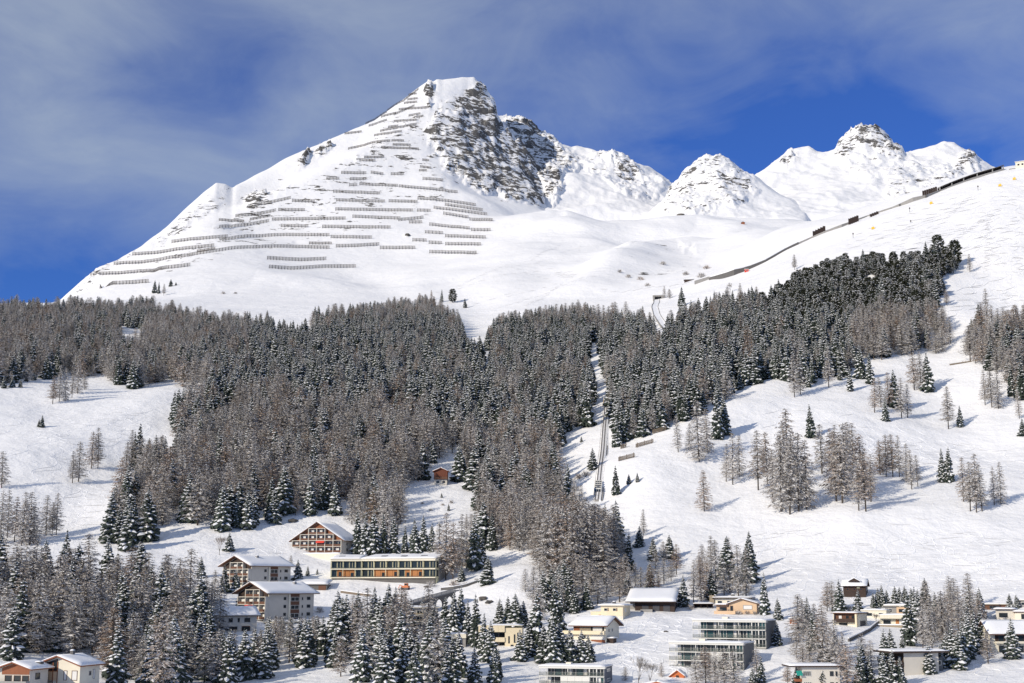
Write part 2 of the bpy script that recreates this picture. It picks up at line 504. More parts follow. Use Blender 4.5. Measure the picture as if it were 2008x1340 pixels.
M['needles'] = tree_mat('spruce_needles', (0.030, 0.042, 0.034), (0.070, 0.084, 0.068))
M['pine_needles'] = tree_mat('pine_needles', (0.034, 0.042, 0.028), (0.066, 0.070, 0.046))
M['tree_snow'] = tree_mat('snow_on_boughs', (0.78, 0.79, 0.81), (0.86, 0.86, 0.87), 0.6, 0.06)
M['bark'] = tree_mat('bark', (0.045, 0.038, 0.033), (0.11, 0.092, 0.078))
M['twigs'] = tree_mat('larch_twigs', (0.265, 0.242, 0.22), (0.47, 0.435, 0.40), 0.9, 0.4, other=(0.27, 0.175, 0.115))
M['frost'] = tree_mat('frosted_twigs', (0.52, 0.505, 0.49), (0.72, 0.705, 0.69), 0.9, 0.2)

# ------------------------------------------------------------------ ground, the fence mountain, the ranges behind
xdeg = ground.px
is_mtn = (D > 1960 + np.clip((xdeg - 760) / 250, 0, 1) * 560) & (xdeg < 1150) & (np.abs(ground.az)[None, :] < R(22))
ground.mesh('mountain', M['mountain'], rock, is_mtn)
ground.mesh('ground', M['ground'], rock, ~is_mtn)


def range_behind(name, sky, more, azr, dr, nr, nc, regions, amp):
    global sky_from
    c = []
    for p in sky:
        a = at(*p); c.append(a)
        b = at(p[0], p[1], p[2] + 300); c.append((b[0], b[1], a[2] - 190))
    for p in more:
        c.append(at(*p))
    sky_from = dr[0]
    fl = Field(np.linspace(R(azr[0]), R(azr[1]), nc), np.linspace(dr[0], dr[1], nr), tps(c), sky, 0.72)
    fl.finish()
    rk = soft_mask(fl.px, fl.py, regions, 11)
    X, Y = fl.X, fl.Y
    q1, q2 = X * 0.8 + Y * 0.25, Y * 0.8 - X * 0.55 + fl.Z * 0.4
    fl.Z = fl.Z + amp * (9 * fbm(X / 210, Y / 210, 4) + 11 * fbm(X / 170 + 9, Y / 260, 4, 0.5, True) + np.clip(rk, 0, 1) * 4 * fbm(X / 14, Y / 14, 3, 0.6, True) + np.clip(rk + 0.12, 0, 1) * (14 * fbm(q1 / 120, q2 / 190, 5, 0.55, True) + 9 * fbm(q1 / 34, q2 / 50, 4, 0.6, True) - 5))
    azs = np.abs(fl.az - (fl.az[0] + fl.az[-1]) / 2)
    side = np.clip((azs - (fl.az[-1] - fl.az[0]) / 2) / R(0.9) + 1, 0, 1)
    fl.Z -= 140 * np.clip((dr[0] + 170 - fl.D) / 170, 0, 1) ** 1.5 + 160 * (side ** 2)[None, :]   # its foot runs on below the snowfield
    fl.finish()
    fl.mesh(name, M['mountain'], rk)
    return fl


SKY_1 = [(960, 236, 3330), (985, 235, 3330), (1008, 240, 3340), (1022, 238, 3345), (1036, 243, 3350), (1046, 264, 3350), (1062, 274, 3355), (1078, 270, 3360), (1092, 284, 3370), (1112, 291, 3380),
         (1130, 292, 3390), (1148, 300, 3400), (1172, 304, 3410), (1196, 299, 3410), (1215, 303, 3420), (1240, 324, 3430), (1275, 344, 3450), (1300, 354, 3460), (1322, 368, 3470), (1360, 392, 3480)]
M1 = range_behind('mountain.001', SKY_1,
    [(940, 330, 3120), (1000, 420, 2750), (1050, 400, 2900), (1060, 330, 3200), (1100, 425, 2760), (1100, 385, 2960), (1105, 340, 3150), (1150, 400, 2940), (1150, 340, 3220), (1200, 432, 2780), (1210, 350, 3180), (1225, 390, 2990), (1290, 425, 2850), (1290, 385, 3080), (1330, 430, 2850), (1350, 410, 3050)],
    (-2.5, 8.5), (2680, 3780), 210, 220,
    [(1.0, [(985, 236), (1046, 250), (1092, 285), (1130, 315), (1140, 335), (1100, 345), (1105, 380), (1080, 400), (1040, 340)]), (0.8, [(1135, 330), (1200, 300), (1235, 330), (1268, 378), (1235, 370), (1190, 320)]), (0.55, [(1100, 300), (1320, 370), (1250, 400), (1160, 350)])], 1.25)
SKY_2 = [(1268, 432, 2830), (1285, 416, 2850), (1300, 402, 2865), (1318, 378, 2885), (1340, 350, 2905), (1362, 332, 2920), (1380, 321, 2930), (1400, 317, 2935), (1420, 319, 2935), (1440, 330, 2940), (1460, 345, 2945), (1482, 352, 2945), (1510, 378, 2940), (1550, 405, 2930)]
M2 = range_behind('mountain.002', SKY_2,
    [(1300, 440, 2640), (1350, 452, 2560), (1400, 452, 2530), (1450, 448, 2540), (1520, 440, 2560), (1350, 410, 2720), (1390, 380, 2800), (1430, 400, 2740), (1470, 390, 2800), (1540, 425, 2700)],
    (4.6, 13.0), (2450, 3300), 150, 170,
    [(0.72, [(1296, 425), (1320, 380), (1345, 345), (1400, 315), (1440, 328), (1475, 352), (1490, 390), (1440, 415), (1380, 428), (1330, 425)])], 1.05)
SKY_3 = [(1440, 372, 3480), (1478, 347, 3500), (1500, 335, 3520), (1530, 315, 3550), (1548, 303, 3560), (1565, 296, 3565), (1586, 293, 3568), (1602, 301, 3565), (1622, 303, 3560), (1642, 299, 3560), (1662, 284, 3560), (1680, 271, 3565), (1696, 264, 3568), (1716, 265, 3568), (1732, 275, 3565),
         (1752, 292, 3560), (1774, 311, 3560), (1800, 302, 3610), (1826, 294, 3630), (1852, 285, 3650), (1872, 289, 3650), (1888, 297, 3645), (1902, 304, 3640), (1922, 320, 3630), (1945, 337, 3620), (2000, 352, 3620), (2060, 360, 3620)]
M3 = range_behind('mountain.003', SKY_3,
    [(1450, 420, 2900), (1500, 440, 2700), (1560, 440, 2640), (1620, 436, 2660), (1700, 425, 2700), (1800, 405, 2800), (1900, 385, 2900), (2040, 390, 2900), (1540, 365, 3220), (1600, 390, 2950), (1600, 345, 3330), (1690, 385, 2980), (1680, 330, 3330), (1740, 350, 3200), (1760, 390, 2960), (1790, 345, 3310), (1850, 345, 3330), (1860, 375, 3060), (1900, 345, 3400)],
    (8.0, 24.5), (2560, 3900), 200, 260,
    [(0.98, [(1630, 312), (1680, 268), (1715, 262), (1745, 285), (1778, 318), (1760, 322), (1715, 300), (1680, 300), (1655, 320)]), (1.0, [(1528, 335), (1550, 302), (1562, 318), (1545, 340)]), (0.9, [(1876, 345), (1888, 310), (1912, 315), (1925, 345)]),
     (0.6, [(1740, 330), (1900, 350), (1800, 400), (1740, 395)]), (0.55, [(1636, 305), (1780, 318), (1900, 345), (1700, 370)])], 1.35)

# ------------------------------------------------------------------ mesh kit
class MB:
    def __init__(self):
        self.v, self.f, self.m = [], [], []

    def add(self, vs, fs, mi=0):
        o = len(self.v)
        self.v.extend(vs)
        for f in fs:
            self.f.append(tuple(i + o for i in f))
            self.m.append(mi)

    def box(self, x0, x1, y0, y1, z0, z1, mi=0):
        self.add([(x0, y0, z0), (x1, y0, z0), (x1, y1, z0), (x0, y1, z0), (x0, y0, z1), (x1, y0, z1), (x1, y1, z1), (x0, y1, z1)],
                 [(0, 3, 2, 1), (4, 5, 6, 7), (0, 1, 5, 4), (1, 2, 6, 5), (2, 3, 7, 6), (3, 0, 4, 7)], mi)
        return self

    def prism(self, sec, u0, u1, axis='x', mi=0):
        """sec: polygon (s, z); swept from u0 to u1 along the axis ('x': s is y; 'y': s is x)"""
        n = len(sec)
        P = lambda u, s, z: (u, s, z) if axis == 'x' else (s, u, z)
        vs = [P(u0, s, z) for s, z in sec] + [P(u1, s, z) for s, z in sec]
        fs = [tuple(range(n)), tuple(range(2 * n - 1, n - 1, -1))] + [((i + 1) % n, i, n + i, n + (i + 1) % n) for i in range(n)]
        self.add(vs, fs, mi)
        return self

    def bar(self, a, b, r, r2=None, sides=4, mi=0):
        a, b = Vector(a), Vector(b)
        r2 = r if r2 is None else r2
        d = (b - a).normalized()
        u = d.orthogonal().normalized()
        v = d.cross(u)
        vs = []
        for c, rr in ((a, r), (b, r2)):
            for i in range(sides):
                t = 2 * math.pi * i / sides
                vs.append(tuple(c + u * (rr * math.cos(t)) + v * (rr * math.sin(t))))
        fs = [(i, (i + 1) % sides, sides + (i + 1) % sides, sides + i) for i in range(sides)]
        fs += [tuple(range(sides - 1, -1, -1)), tuple(range(sides, 2 * sides))]
        self.add(vs, fs, mi)
        return self

    def mesh(self, name, mats, fix=False):
        me = bpy.data.meshes.new(name)
        me.from_pydata(self.v, [], self.f)
        for m in (mats if isinstance(mats, (list, tuple)) else [mats]):
            me.materials.append(m)
        me.polygons.foreach_set('material_index', self.m)
        if fix:
            import bmesh
            bm = bmesh.new(); bm.from_mesh(me)
            bmesh.ops.recalc_face_normals(bm, faces=bm.faces)
            bm.to_mesh(me); bm.free()
        me.update()
        return me


def put(name, data, parent=None, loc=(0, 0, 0), rz=0.0, scale=None):
    o = bpy.data.objects.new(name, data)
    C.objects.link(o)
    o.location = loc
    o.rotation_euler = (0, 0, rz)
    if scale is not None:
        o.scale = scale if hasattr(scale, '__len__') else (scale,) * 3
    if parent is not None:
        o.parent = parent
    return o


def part(name, mb, mats, parent, loc=(0, 0, 0), rz=0.0):
    return put(name, mb.mesh(name, mats, True), parent, loc, rz)


def thing(name, label, cat, loc, rz=0.0, group=None):
    o = put(name, None, None, loc, rz)
    o.empty_display_size = 1.0
    o['label'] = label
    o['category'] = cat
    if group:
        o['group'] = group
    return o


# ------------------------------------------------------------------ trees
def V(a, h, r):
    return (math.cos(a) * r, math.sin(a) * r, h)


def trunk(mb, H, r, lean=(0, 0), seg=5, mi=0, top=0.97):
    pts = []
    for i in range(seg + 1):
        t = i / seg
        pts.append((Vector((lean[0] * t * t * H, lean[1] * t * t * H, t * H * top - (0.8 if i == 0 else 0))), r * (1 - t) ** 0.8 + 0.03))
    for (a, ra), (b, rb) in zip(pts, pts[1:]):
        mb.bar(a, b, ra, rb, 6, mi)


def spruce(seed, H=20.0, wide=0.17, snow=0.62, levels=19):
    """snow-laden spruce: whorls of drooping boughs, dark needles below, snow lying on top. Crown slots: needles, snow"""
    r = random.Random(seed)
    tk, cr = MB(), MB()
    trunk(tk, H, 0.012 * H)
    z = H * r.uniform(0.05, 0.09)
    step = H * 0.90 / levels
    while z < H * 0.985:
        t = z / H
        Rz = H * wide * (1 - t) ** 0.85 * min(1.0, 0.62 + 2.6 * t) * r.uniform(0.82, 1.15) + 0.14
        n = 8 if t < 0.7 else 6
        a0 = r.random() * 6.28
        for k in range(n):
            a = a0 + 6.283 * k / n + r.uniform(-0.3, 0.3)
            L = Rz * r.uniform(0.78, 1.15)
            zz = z + r.uniform(-0.45, 0.45) * step
            droop = r.uniform(0.38, 0.62) * (1 - 0.5 * t)
            ca, sa = math.cos(a), math.sin(a)
            wmax = L * r.uniform(0.28, 0.42) + 0.14
            prof = ((0.0, 0.25), (0.4, 1.0), (0.75, 0.85), (1.0, 0.12))
            rows = []
            for s, wv in prof:
                ro = L * s
                h = zz + L * (0.16 * s - droop * s * s)
                wd = wmax * wv * r.uniform(0.85, 1.15)
                c = (ca * ro, sa * ro, h)
                rows.append((c, (c[0] - sa * wd, c[1] + ca * wd, h - 0.42 * wd - 0.05), (c[0] + sa * wd, c[1] - ca * wd, h - 0.42 * wd - 0.05)))
            vs = [p for row in rows for p in row]
            fs = []
            for i in range(3):
                b = i * 3
                fs += [(b, b + 3, b + 4, b + 1), (b, b + 2, b + 5, b + 3)]
            cr.add(vs, fs, 0)
            # hanging needle sprays
            for i in (1, 2):
                for side in (1, 2):
                    p = rows[i][side]; q = rows[i + 1][side] if i < 2 else rows[3][0]
                    m_ = ((p[0] + q[0]) / 2, (p[1] + q[1]) / 2, min(p[2], q[2]) - L * r.uniform(0.14, 0.30))
                    cr.add([p, q, m_], [(0, 1, 2)], 0)
            # snow
            if r.random() < snow + 0.25:
                lift = 0.06 + 0.035 * L
                w2 = r.uniform(0.45, 0.85) * (0.6 + 0.5 * snow)
                i0 = r.choice((0, 1, 1)); i1 = r.choice((2, 3, 3))
                vs, fs = [], []
                for i in range(i0, i1 + 1):
                    c, lft, rgt = rows[i]
                    vs.append((c[0], c[1], c[2] + lift * (0.5 if i in (0, 3) else 1.25)))
                    for e in (lft, rgt):
                        vs.append((c[0] + (e[0] - c[0]) * w2, c[1] + (e[1] - c[1]) * w2, c[2] + (e[2] - c[2]) * w2 + lift * 0.55))
                for i in range(i1 - i0):
                    b = i * 3
                    fs += [(b, b + 3, b + 4, b + 1), (b, b + 2, b + 5, b + 3)]
                cr.add(vs, fs, 1)
        z += step * (1.1 - 0.45 * t) * r.uniform(0.9, 1.1)
    # leader
    cr.add([(-0.12, 0, H * 0.95), (0.12, 0, H * 0.95), (0, 0, H * 1.02), (0, 0.12, H * 0.95)], [(0, 1, 2), (1, 3, 2), (3, 0, 2)], 0)
    return tk, cr


def larch(seed, H=22.0, wide=0.16, frost=0.22, bare=0.16, levels=26, dens=1.0):
    """leafless larch: fine brown twigs hung from drooping branches, some rimed. Crown slots: twigs, frost, bark"""
    r = random.Random(seed)
    tk, cr = MB(), MB()
    lean = (r.uniform(-0.012, 0.012), r.uniform(-0.012, 0.012))
    trunk(tk, H, 0.0145 * H, lean, 6)
    for i in range(levels):
        t = bare + (0.99 - bare) * (i + r.uniform(-0.3, 0.3)) / levels
        prof = min(1.0, (t - bare) / 0.16 + 0.45) * max(0.0, (1.02 - t)) ** 0.62 * 1.12
        n = r.choice((5, 6, 6, 7))
        a0 = r.random() * 6.28
        for k in range(n):
            a = a0 + 6.283 * k / n + r.uniform(-0.4, 0.4)
            L = H * wide * prof * r.uniform(0.6, 1.2) + 0.25
            ca, sa = math.cos(a), math.sin(a)
            z0 = t * H + r.uniform(-0.25, 0.25)
            d1 = r.uniform(0.16, 0.42)
            P = lambda s: Vector((ca * L * s + lean[0] * H * t * t, sa * L * s + lean[1] * H * t * t, z0 + L * (0.06 * s - d1 * s * (1.25 - 0.45 * s))))
            pts = [P(s) for s in (0, 0.35, 0.7, 1.0)]
            for q in range(3):
                w0, w1 = 0.055 * (1 - q / 3.4), 0.055 * (1 - (q + 1) / 3.4)
                A, B = pts[q], pts[q + 1]
                cr.add([tuple(A + Vector((0, 0, w0))), tuple(A - Vector((0, 0, w0))), tuple(B - Vector((0, 0, w1))), tuple(B + Vector((0, 0, w1)))], [(0, 1, 2, 3)], 2)
                sd = Vector((-sa, ca, 0))
                fr = 1 if r.random() < frost * 1.5 else 2
                up = Vector((0, 0, w0 + 0.02))
                cr.add([tuple(A + sd * w0 + up), tuple(A - sd * w0 + up), tuple(B - sd * w1 + up), tuple(B + sd * w1 + up)], [(0, 1, 2, 3)], fr)
            nt = max(3, int(9 * dens * min(1.6, L / 2.4)))
            for q in range(nt):
                s = r.uniform(0.18, 1.0)
                c = P(s)
                sd = r.choice((-1, 1))
                ln = r.uniform(0.45, 1.0) * (0.40 + 0.27 * L)
                dirn = Vector((-sa * sd * 0.8 + ca * r.uniform(0.1, 0.8), ca * sd * 0.8 + sa * r.uniform(0.1, 0.8), r.uniform(-0.75, 0.12))).normalized()
                e = c + dirn * ln
                wd = r.uniform(0.05, 0.10)
                off = Vector((-dirn.y * 0.3 + r.uniform(-.4, .4), dirn.x * 0.3 + r.uniform(-.4, .4), 0.9)).normalized() * wd
                mid = (c + e) / 2 + Vector((0, 0, r.uniform(0.0, 0.12)))
                mi = 1 if r.random() < frost else 0
                cr.add([tuple(c + off * 0.6), tuple(c - off * 0.6), tuple(mid - off * 1.3), tuple(e), tuple(mid + off * 1.3)], [(0, 1, 2, 4), (4, 2, 3)], mi)
    return tk, cr


def stone_pine(seed, H=14.0, snow=0.22):
    """rounded dark Swiss pine: a dense egg of needle tufts. Crown slots: needles, snow"""
    r = random.Random(seed)
    tk, cr = MB(), MB()
    trunk(tk, H, 0.016 * H, (0, 0), 5, 0, 0.9)
    for i in range(170):
        t = 0.10 + 0.87 * (i / 170)
        rad = H * 0.25 * max(0.10, math.sin(math.pi * (0.14 + 0.80 * t ** 0.9))) ** 0.62
        a = i * 2.39996 + r.uniform(-0.3, 0.3)
        rr = rad * r.uniform(0.5, 1.08)
        c = Vector((math.cos(a) * rr, math.sin(a) * rr, t * H))
        sz = H * r.uniform(0.065, 0.10)
        out = Vector((math.cos(a), math.sin(a), 0.5)).normalized()
        for k in range(9):
            d = (out * r.uniform(0.4, 1.1) + Vector((r.uniform(-1, 1), r.uniform(-1, 1), r.uniform(-0.5, 1.0)))).normalized()
            sdv = d.orthogonal().normalized() * sz * 0.33
            sdv.rotate(Matrix.Rotation(r.random() * 6.28, 3, d))
            cr.add([tuple(c + sdv), tuple(c - sdv), tuple(c + d * sz * r.uniform(0.8, 1.3))], [(0, 1, 2)], 0)
        if r.random() < snow * 2.4:
            u = sz * r.uniform(0.5, 0.85)
            cc = c + out * sz * 0.6
            vs = [tuple(cc + Vector((0, 0, u * 0.55)))] + [tuple(cc + Vector((math.cos(q * 1.2566) * u, math.sin(q * 1.2566) * u, r.uniform(-0.1, 0.12) * u))) for q in range(5)]
            cr.add(vs, [(0, 1 + q, 1 + (q + 1) % 5) for q in range(5)], 1)
    return tk, cr


def bare_tree(seed, H=11.0, frost=0.12, spread=0.55, depth=5):
    """leafless broad-leaved tree: forking branches to fine twigs. Crown slots: twigs, frost"""
    r = random.Random(seed)
    tk, cr = MB(), MB()

    def grow(p, d, L, rad, lv):
        e = p + d * L
        if lv >= depth - 1:
            tk.bar(p, e, rad, rad * 0.7, 5, 0)
        else:
            w_ = max(rad * 0.8, 0.03)
            for k in range(2):
                s = d.orthogonal().normalized()
                s.rotate(Matrix.Rotation(k * 1.57, 3, d))
                cr.add([tuple(p + s * w_), tuple(p - s * w_), tuple(e - s * w_ * 0.6), tuple(e + s * w_ * 0.6)], [(0, 1, 2, 3)], 1 if r.random() < frost else 0)
        if lv == 0:
            return
        n = 4 if lv == depth else 3
        for k in range(n):
            nd = (d + Vector((r.uniform(-1, 1), r.uniform(-1, 1), r.uniform(-0.1, 0.8))) * spread * (1.1 if lv < depth else 0.9)).normalized()
            grow(p + d * L * r.uniform(0.7, 1.0), nd, L * r.uniform(0.7, 0.95), rad * 0.55, lv - 1)
    grow(Vector((0, 0, -0.3)), Vector((0, 0, 1)), H * 0.24, H * 0.013, depth)
    return tk, cr


def shrub(seed, H=2.0, frost=0.35):
    r = random.Random(seed)
    tk, cr = MB(), MB()
    for k in range(6):
        a = r.random() * 6.28
        tk.bar((0, 0, -0.3), (math.cos(a) * H * 0.35, math.sin(a) * H * 0.35, H * r.uniform(0.45, 0.8)), 0.05, 0.02, 4, 0)
    for k in range(150):
        a, el_ = r.random() * 6.28, r.uniform(0.15, 1.4)
        d = Vector((math.cos(a) * math.cos(el_), math.sin(a) * math.cos(el_), math.sin(el_)))
        b = d * H * r.uniform(0.2, 0.6)
        e = d * H * r.uniform(0.7, 1.05)
        s = d.orthogonal().normalized() * 0.045
        s.rotate(Matrix.Rotation(r.random() * 6.28, 3, d))
        cr.add([tuple(b + s), tuple(b - s), tuple(e)], [(0, 1, 2)], 1 if r.random() < frost else 0)
    return tk, cr


KIND = {}


def variants(kind, builds, mats):
    L_ = []
    for tk, cr, H in builds:
        tm = tk.mesh(kind + '_trunk', M['bark'])
        cm = cr.mesh(kind + '_crown', [M[k] for k in mats])
        both = MB()
        both.add(cr.v, cr.f); both.m = list(cr.m)
        n = len(mats)
        both.add(tk.v, tk.f, n)
        jm = both.mesh(kind + '_whole', [M[k] for k in mats] + [M['bark']])
        L_.append((tm, cm, jm, H))
    KIND[kind] = L_


variants('spruce_tree', [(*spruce(100 + i, 20.0, wd, sn, lv), 20.0) for i, (wd, sn, lv) in enumerate(
    [(0.265, 0.75, 14), (0.24, 0.85, 15), (0.285, 0.70, 13), (0.225, 0.62, 15), (0.25, 0.95, 14), (0.205, 0.48, 16)])], ['needles', 'tree_snow'])
variants('larch_tree', [(*larch(200 + i, 22.0, wd, fr, ba, 27), 22.0) for i, (wd, fr, ba) in enumerate(
    [(0.265, 0.30, 0.12), (0.24, 0.38, 0.17), (0.28, 0.20, 0.08), (0.225, 0.46, 0.13), (0.25, 0.12, 0.20), (0.27, 0.42, 0.06)])], ['twigs', 'frost', 'bark'])
variants('pine_tree', [(*stone_pine(300 + i, 14.0, sn), 14.0) for i, sn in enumerate((0.18, 0.30, 0.10))], ['pine_needles', 'tree_snow'])
variants('bare_tree', [(*bare_tree(400 + i, 11.0, fr, sp, 5), 11.0) for i, (fr, sp) in enumerate(((0.12, 0.5), (0.25, 0.42), (0.05, 0.55)))], ['twigs', 'frost'])
variants('shrub', [(*shrub(500 + i), 2.0) for i in range(2)], ['twigs', 'frost'])


def plant(kind, x, y, h, label, cat='tree', group=None, var=None, z=None, widen=1.0):
    L_ = KIND[kind]
    tm, cm, jm, H = L_[random.randrange(len(L_)) if var is None else var % len(L_)]
    if z is None:
        z = float(ground.height(np.array(x), np.array(y)))
    s = h / H
    root = thing(kind, label, cat, (x, y, z - 0.1), random.random() * 6.28, group)
    root.rotation_euler = (random.gauss(0, 0.018), random.gauss(0, 0.018), root.rotation_euler[2])
    root.scale = (s * widen, s * widen, s)
    put('trunk' if kind != 'shrub' else 'stem', tm, root)
    put('crown', cm, root)
    return root

# ------------------------------------------------------------------ building kit
M['white_wall'] = plain('white_render', (0.60, 0.56, 0.485), 0.85, 0.13, 0.35)
M['cream_wall'] = plain('cream_render', (0.74, 0.64, 0.45), 0.85, 0.13, 0.35)
M['ivory_wall'] = plain('ivory_render', (0.74, 0.69, 0.56), 0.85, 0.13, 0.35)
M['peach_wall'] = plain('peach_render', (0.66, 0.47, 0.30), 0.85, 0.13, 0.35)
M['pale_green'] = plain('pale_green_yellow_panel', (0.58, 0.55, 0.36), 0.7, 0.05, 0.5)
M['concrete'] = plain('concrete', (0.30, 0.29, 0.275), 0.9, 0.2, 0.4, bump=0.3)
M['dark_concrete'] = plain('dark_concrete', (0.12, 0.115, 0.11), 0.9, 0.25, 0.4)
M['stone'] = plain('rubble_stone', (0.30, 0.25, 0.18), 0.9, 0.4, 2.2, bump=0.8)
M['rock'] = plain('dark_rock', (0.11, 0.10, 0.088), 0.9, 0.4, 0.5, bump=0.8)
M['slate'] = plain('slate_cladding', (0.085, 0.095, 0.105), 0.6, 0.12, 1.2)
M['blue_slate'] = plain('blue_slate_cladding', (0.055, 0.07, 0.105), 0.6, 0.12, 1.2)
M['brown_wood'] = plain('brown_wood', (0.13, 0.06, 0.035), 0.8, 0.3, 1.4, stretch=(1, 1, 0.2))
M['red_wood'] = plain('red_brown_wood', (0.25, 0.085, 0.035), 0.75, 0.3, 1.4, stretch=(1, 1, 0.2))
M['pole_steel'] = plain('dark_pole_steel', (0.055, 0.05, 0.047), 0.75, 0.3, 0.3)
M['red_brown'] = plain('dark_red_brown_wood', (0.15, 0.045, 0.022), 0.8, 0.3, 1.4, stretch=(1, 1, 0.2))
M['dark_wood'] = plain('dark_weathered_wood', (0.045, 0.028, 0.022), 0.85, 0.35, 1.2, stretch=(1, 1, 0.2))
M['orange_wood'] = plain('orange_larch_panel', (0.40, 0.165, 0.05), 0.7, 0.2, 1.2, stretch=(1, 1, 0.2))
M['grey_wood'] = plain('grey_timber', (0.20, 0.16, 0.12), 0.9, 0.3, 0.9)
M['white_metal'] = plain('white_metal', (0.66, 0.65, 0.60), 0.45, 0.03)
M['dark_metal'] = plain('dark_metal', (0.06, 0.06, 0.065), 0.5, 0.1)
M['grey_metal'] = plain('grey_steel', (0.20, 0.20, 0.205), 0.5, 0.12)
M['rust_metal'] = plain('weathered_steel', (0.12, 0.105, 0.095), 0.75, 0.3, 0.3)
M['red_cloth'] = plain('red_cloth', (0.62, 0.05, 0.03), 0.8, 0.08)
M['green_cloth'] = plain('green_cloth', (0.02, 0.30, 0.24), 0.8, 0.08)
M['orange_paint'] = plain('orange_paint', (0.55, 0.16, 0.045), 0.5, 0.08)
M['yellow_paint'] = plain('yellow_paint', (0.80, 0.50, 0.05), 0.5, 0.08)
M['curtain'] = plain('white_curtain', (0.72, 0.71, 0.68), 0.9, 0.05)


def glass_mat(name, col, alpha=1.0):
    m, t = material(name)
    p = t.n('ShaderNodeBsdfPrincipled', {'Base Color': col + (1,), 'Roughness': 0.08, 'Specular IOR Level': 0.35, 'Alpha': alpha})
    t.n('ShaderNodeOutputMaterial', {'Surface': p.outputs[0]})
    return m


M['pane'] = glass_mat('window_glass', (0.025, 0.032, 0.038))
M['teal_pane'] = glass_mat('teal_glass', (0.03, 0.075, 0.08))
M['balustrade'] = glass_mat('glass_balustrade', (0.10, 0.12, 0.115), 0.26)

_win = {}


def window(p, face, u, pos, z, w, h, frame='white_metal', pane='pane', mull=0, name='window'):
    """frame proud of the wall with the pane set back inside it; face f/l/r = towards -y, -x, +x"""
    key = (round(w, 2), round(h, 2), frame, pane, mull)
    if key not in _win:
        fr, pn = MB(), MB()
        t = min(0.12, w * 0.12)
        fr.box(-w / 2, -w / 2 + t, -0.10, 0, 0, h); fr.box(w / 2 - t, w / 2, -0.10, 0, 0, h)
        fr.box(-w / 2 + t, w / 2 - t, -0.098, 0, 0, t); fr.box(-w / 2 + t, w / 2 - t, -0.098, 0, h - t, h)
        for k in range(mull):
            x = -w / 2 + w * (k + 1) / (mull + 1)
            fr.box(x - t / 2, x + t / 2, -0.09, 0, t, h - t)
        pn.box(-w / 2 + t, w / 2 - t, -0.03, 0, t, h - t)
        _win[key] = (fr.mesh('window_frame', M[frame], True), pn.mesh('pane', M[pane], True))
    f, g = _win[key]
    loc, rz = {'f': ((u, pos, z), 0), 'r': ((pos, u, z), math.pi / 2), 'l': ((pos, u, z), -math.pi / 2)}[face]
    o = put(name, f, p, loc, rz)
    put('pane', g, o)
    return o


def wall_box(p, x0, x1, y0, y1, z0, z1, mat, name='wall'):
    return part(name, MB().box(x0, x1, y0, y1, z0, z1), M[mat], p)


def lumpy(mb, x0, x1, y0, y1, zf, t, nx=10, ny=6, seed=0):
    """a lying snow cover with rounded, uneven edges on the surface zf(x, y)"""
    vs, fs = [], []
    sx, sy = seed * 3.7, seed * 1.3
    for j in range(ny + 1):
        for i in range(nx + 1):
            x, y = x0 + (x1 - x0) * i / nx, y0 + (y1 - y0) * j / ny
            e = min(1, min(i, nx - i, j, ny - j) / 1.0)
            n = float(perlin(np.array(x * 0.23 + sx), np.array(y * 0.23 + sy)))
            vs.append((x, y, zf(x, y) + t * (0.45 + 0.55 * e) * (1 + 0.45 * n)))
    o = len(vs)
    for j in range(ny + 1):
        for i in range(nx + 1):
            x, y = x0 + (x1 - x0) * i / nx, y0 + (y1 - y0) * j / ny
            vs.append((x, y, zf(x, y) + 0.012))
    W_ = nx + 1
    for j in range(ny):
        for i in range(nx):
            a = j * W_ + i
            fs.append((a, a + 1, a + W_ + 1, a + W_))
            fs.append((o + a, o + a + W_, o + a + W_ + 1, o + a + 1))
    for i in range(nx):
        fs.append((i, o + i, o + i + 1, i + 1)); a = ny * W_ + i
        fs.append((a, a + 1, o + a + 1, o + a))
    for j in range(ny):
        a = j * W_
        fs.append((a, a + W_, o + a + W_, o + a)); a += nx
        fs.append((a, o + a, o + a + W_, a + W_))
    mb.add(vs, fs)


def smooth(o):
    o.data.polygons.foreach_set('use_smooth', [True] * len(o.data.polygons))
    return o


def flat_roof(p, x0, x1, y0, y1, z, mat='white_wall', t=0.3, snow=0.5, seed=0, tilt=0.0):
    zf = lambda x, y: z + t + tilt * (y - y0)
    rf = MB()
    rf.prism([(y0, z), (y1, z + tilt * (y1 - y0)), (y1, zf(0, y1)), (y0, zf(0, y0))], x0, x1, 'x')
    r = part('roof', rf, M[mat], p)
    s = MB()
    n = max(6, int((x1 - x0) / 1.6))
    lumpy(s, x0 + 0.03, x1 - 0.03, y0 + 0.03, y1 - 0.03, zf, snow, n, 6, seed)
    smooth(part('snow_cover', s, M['snow'], r))
    return r


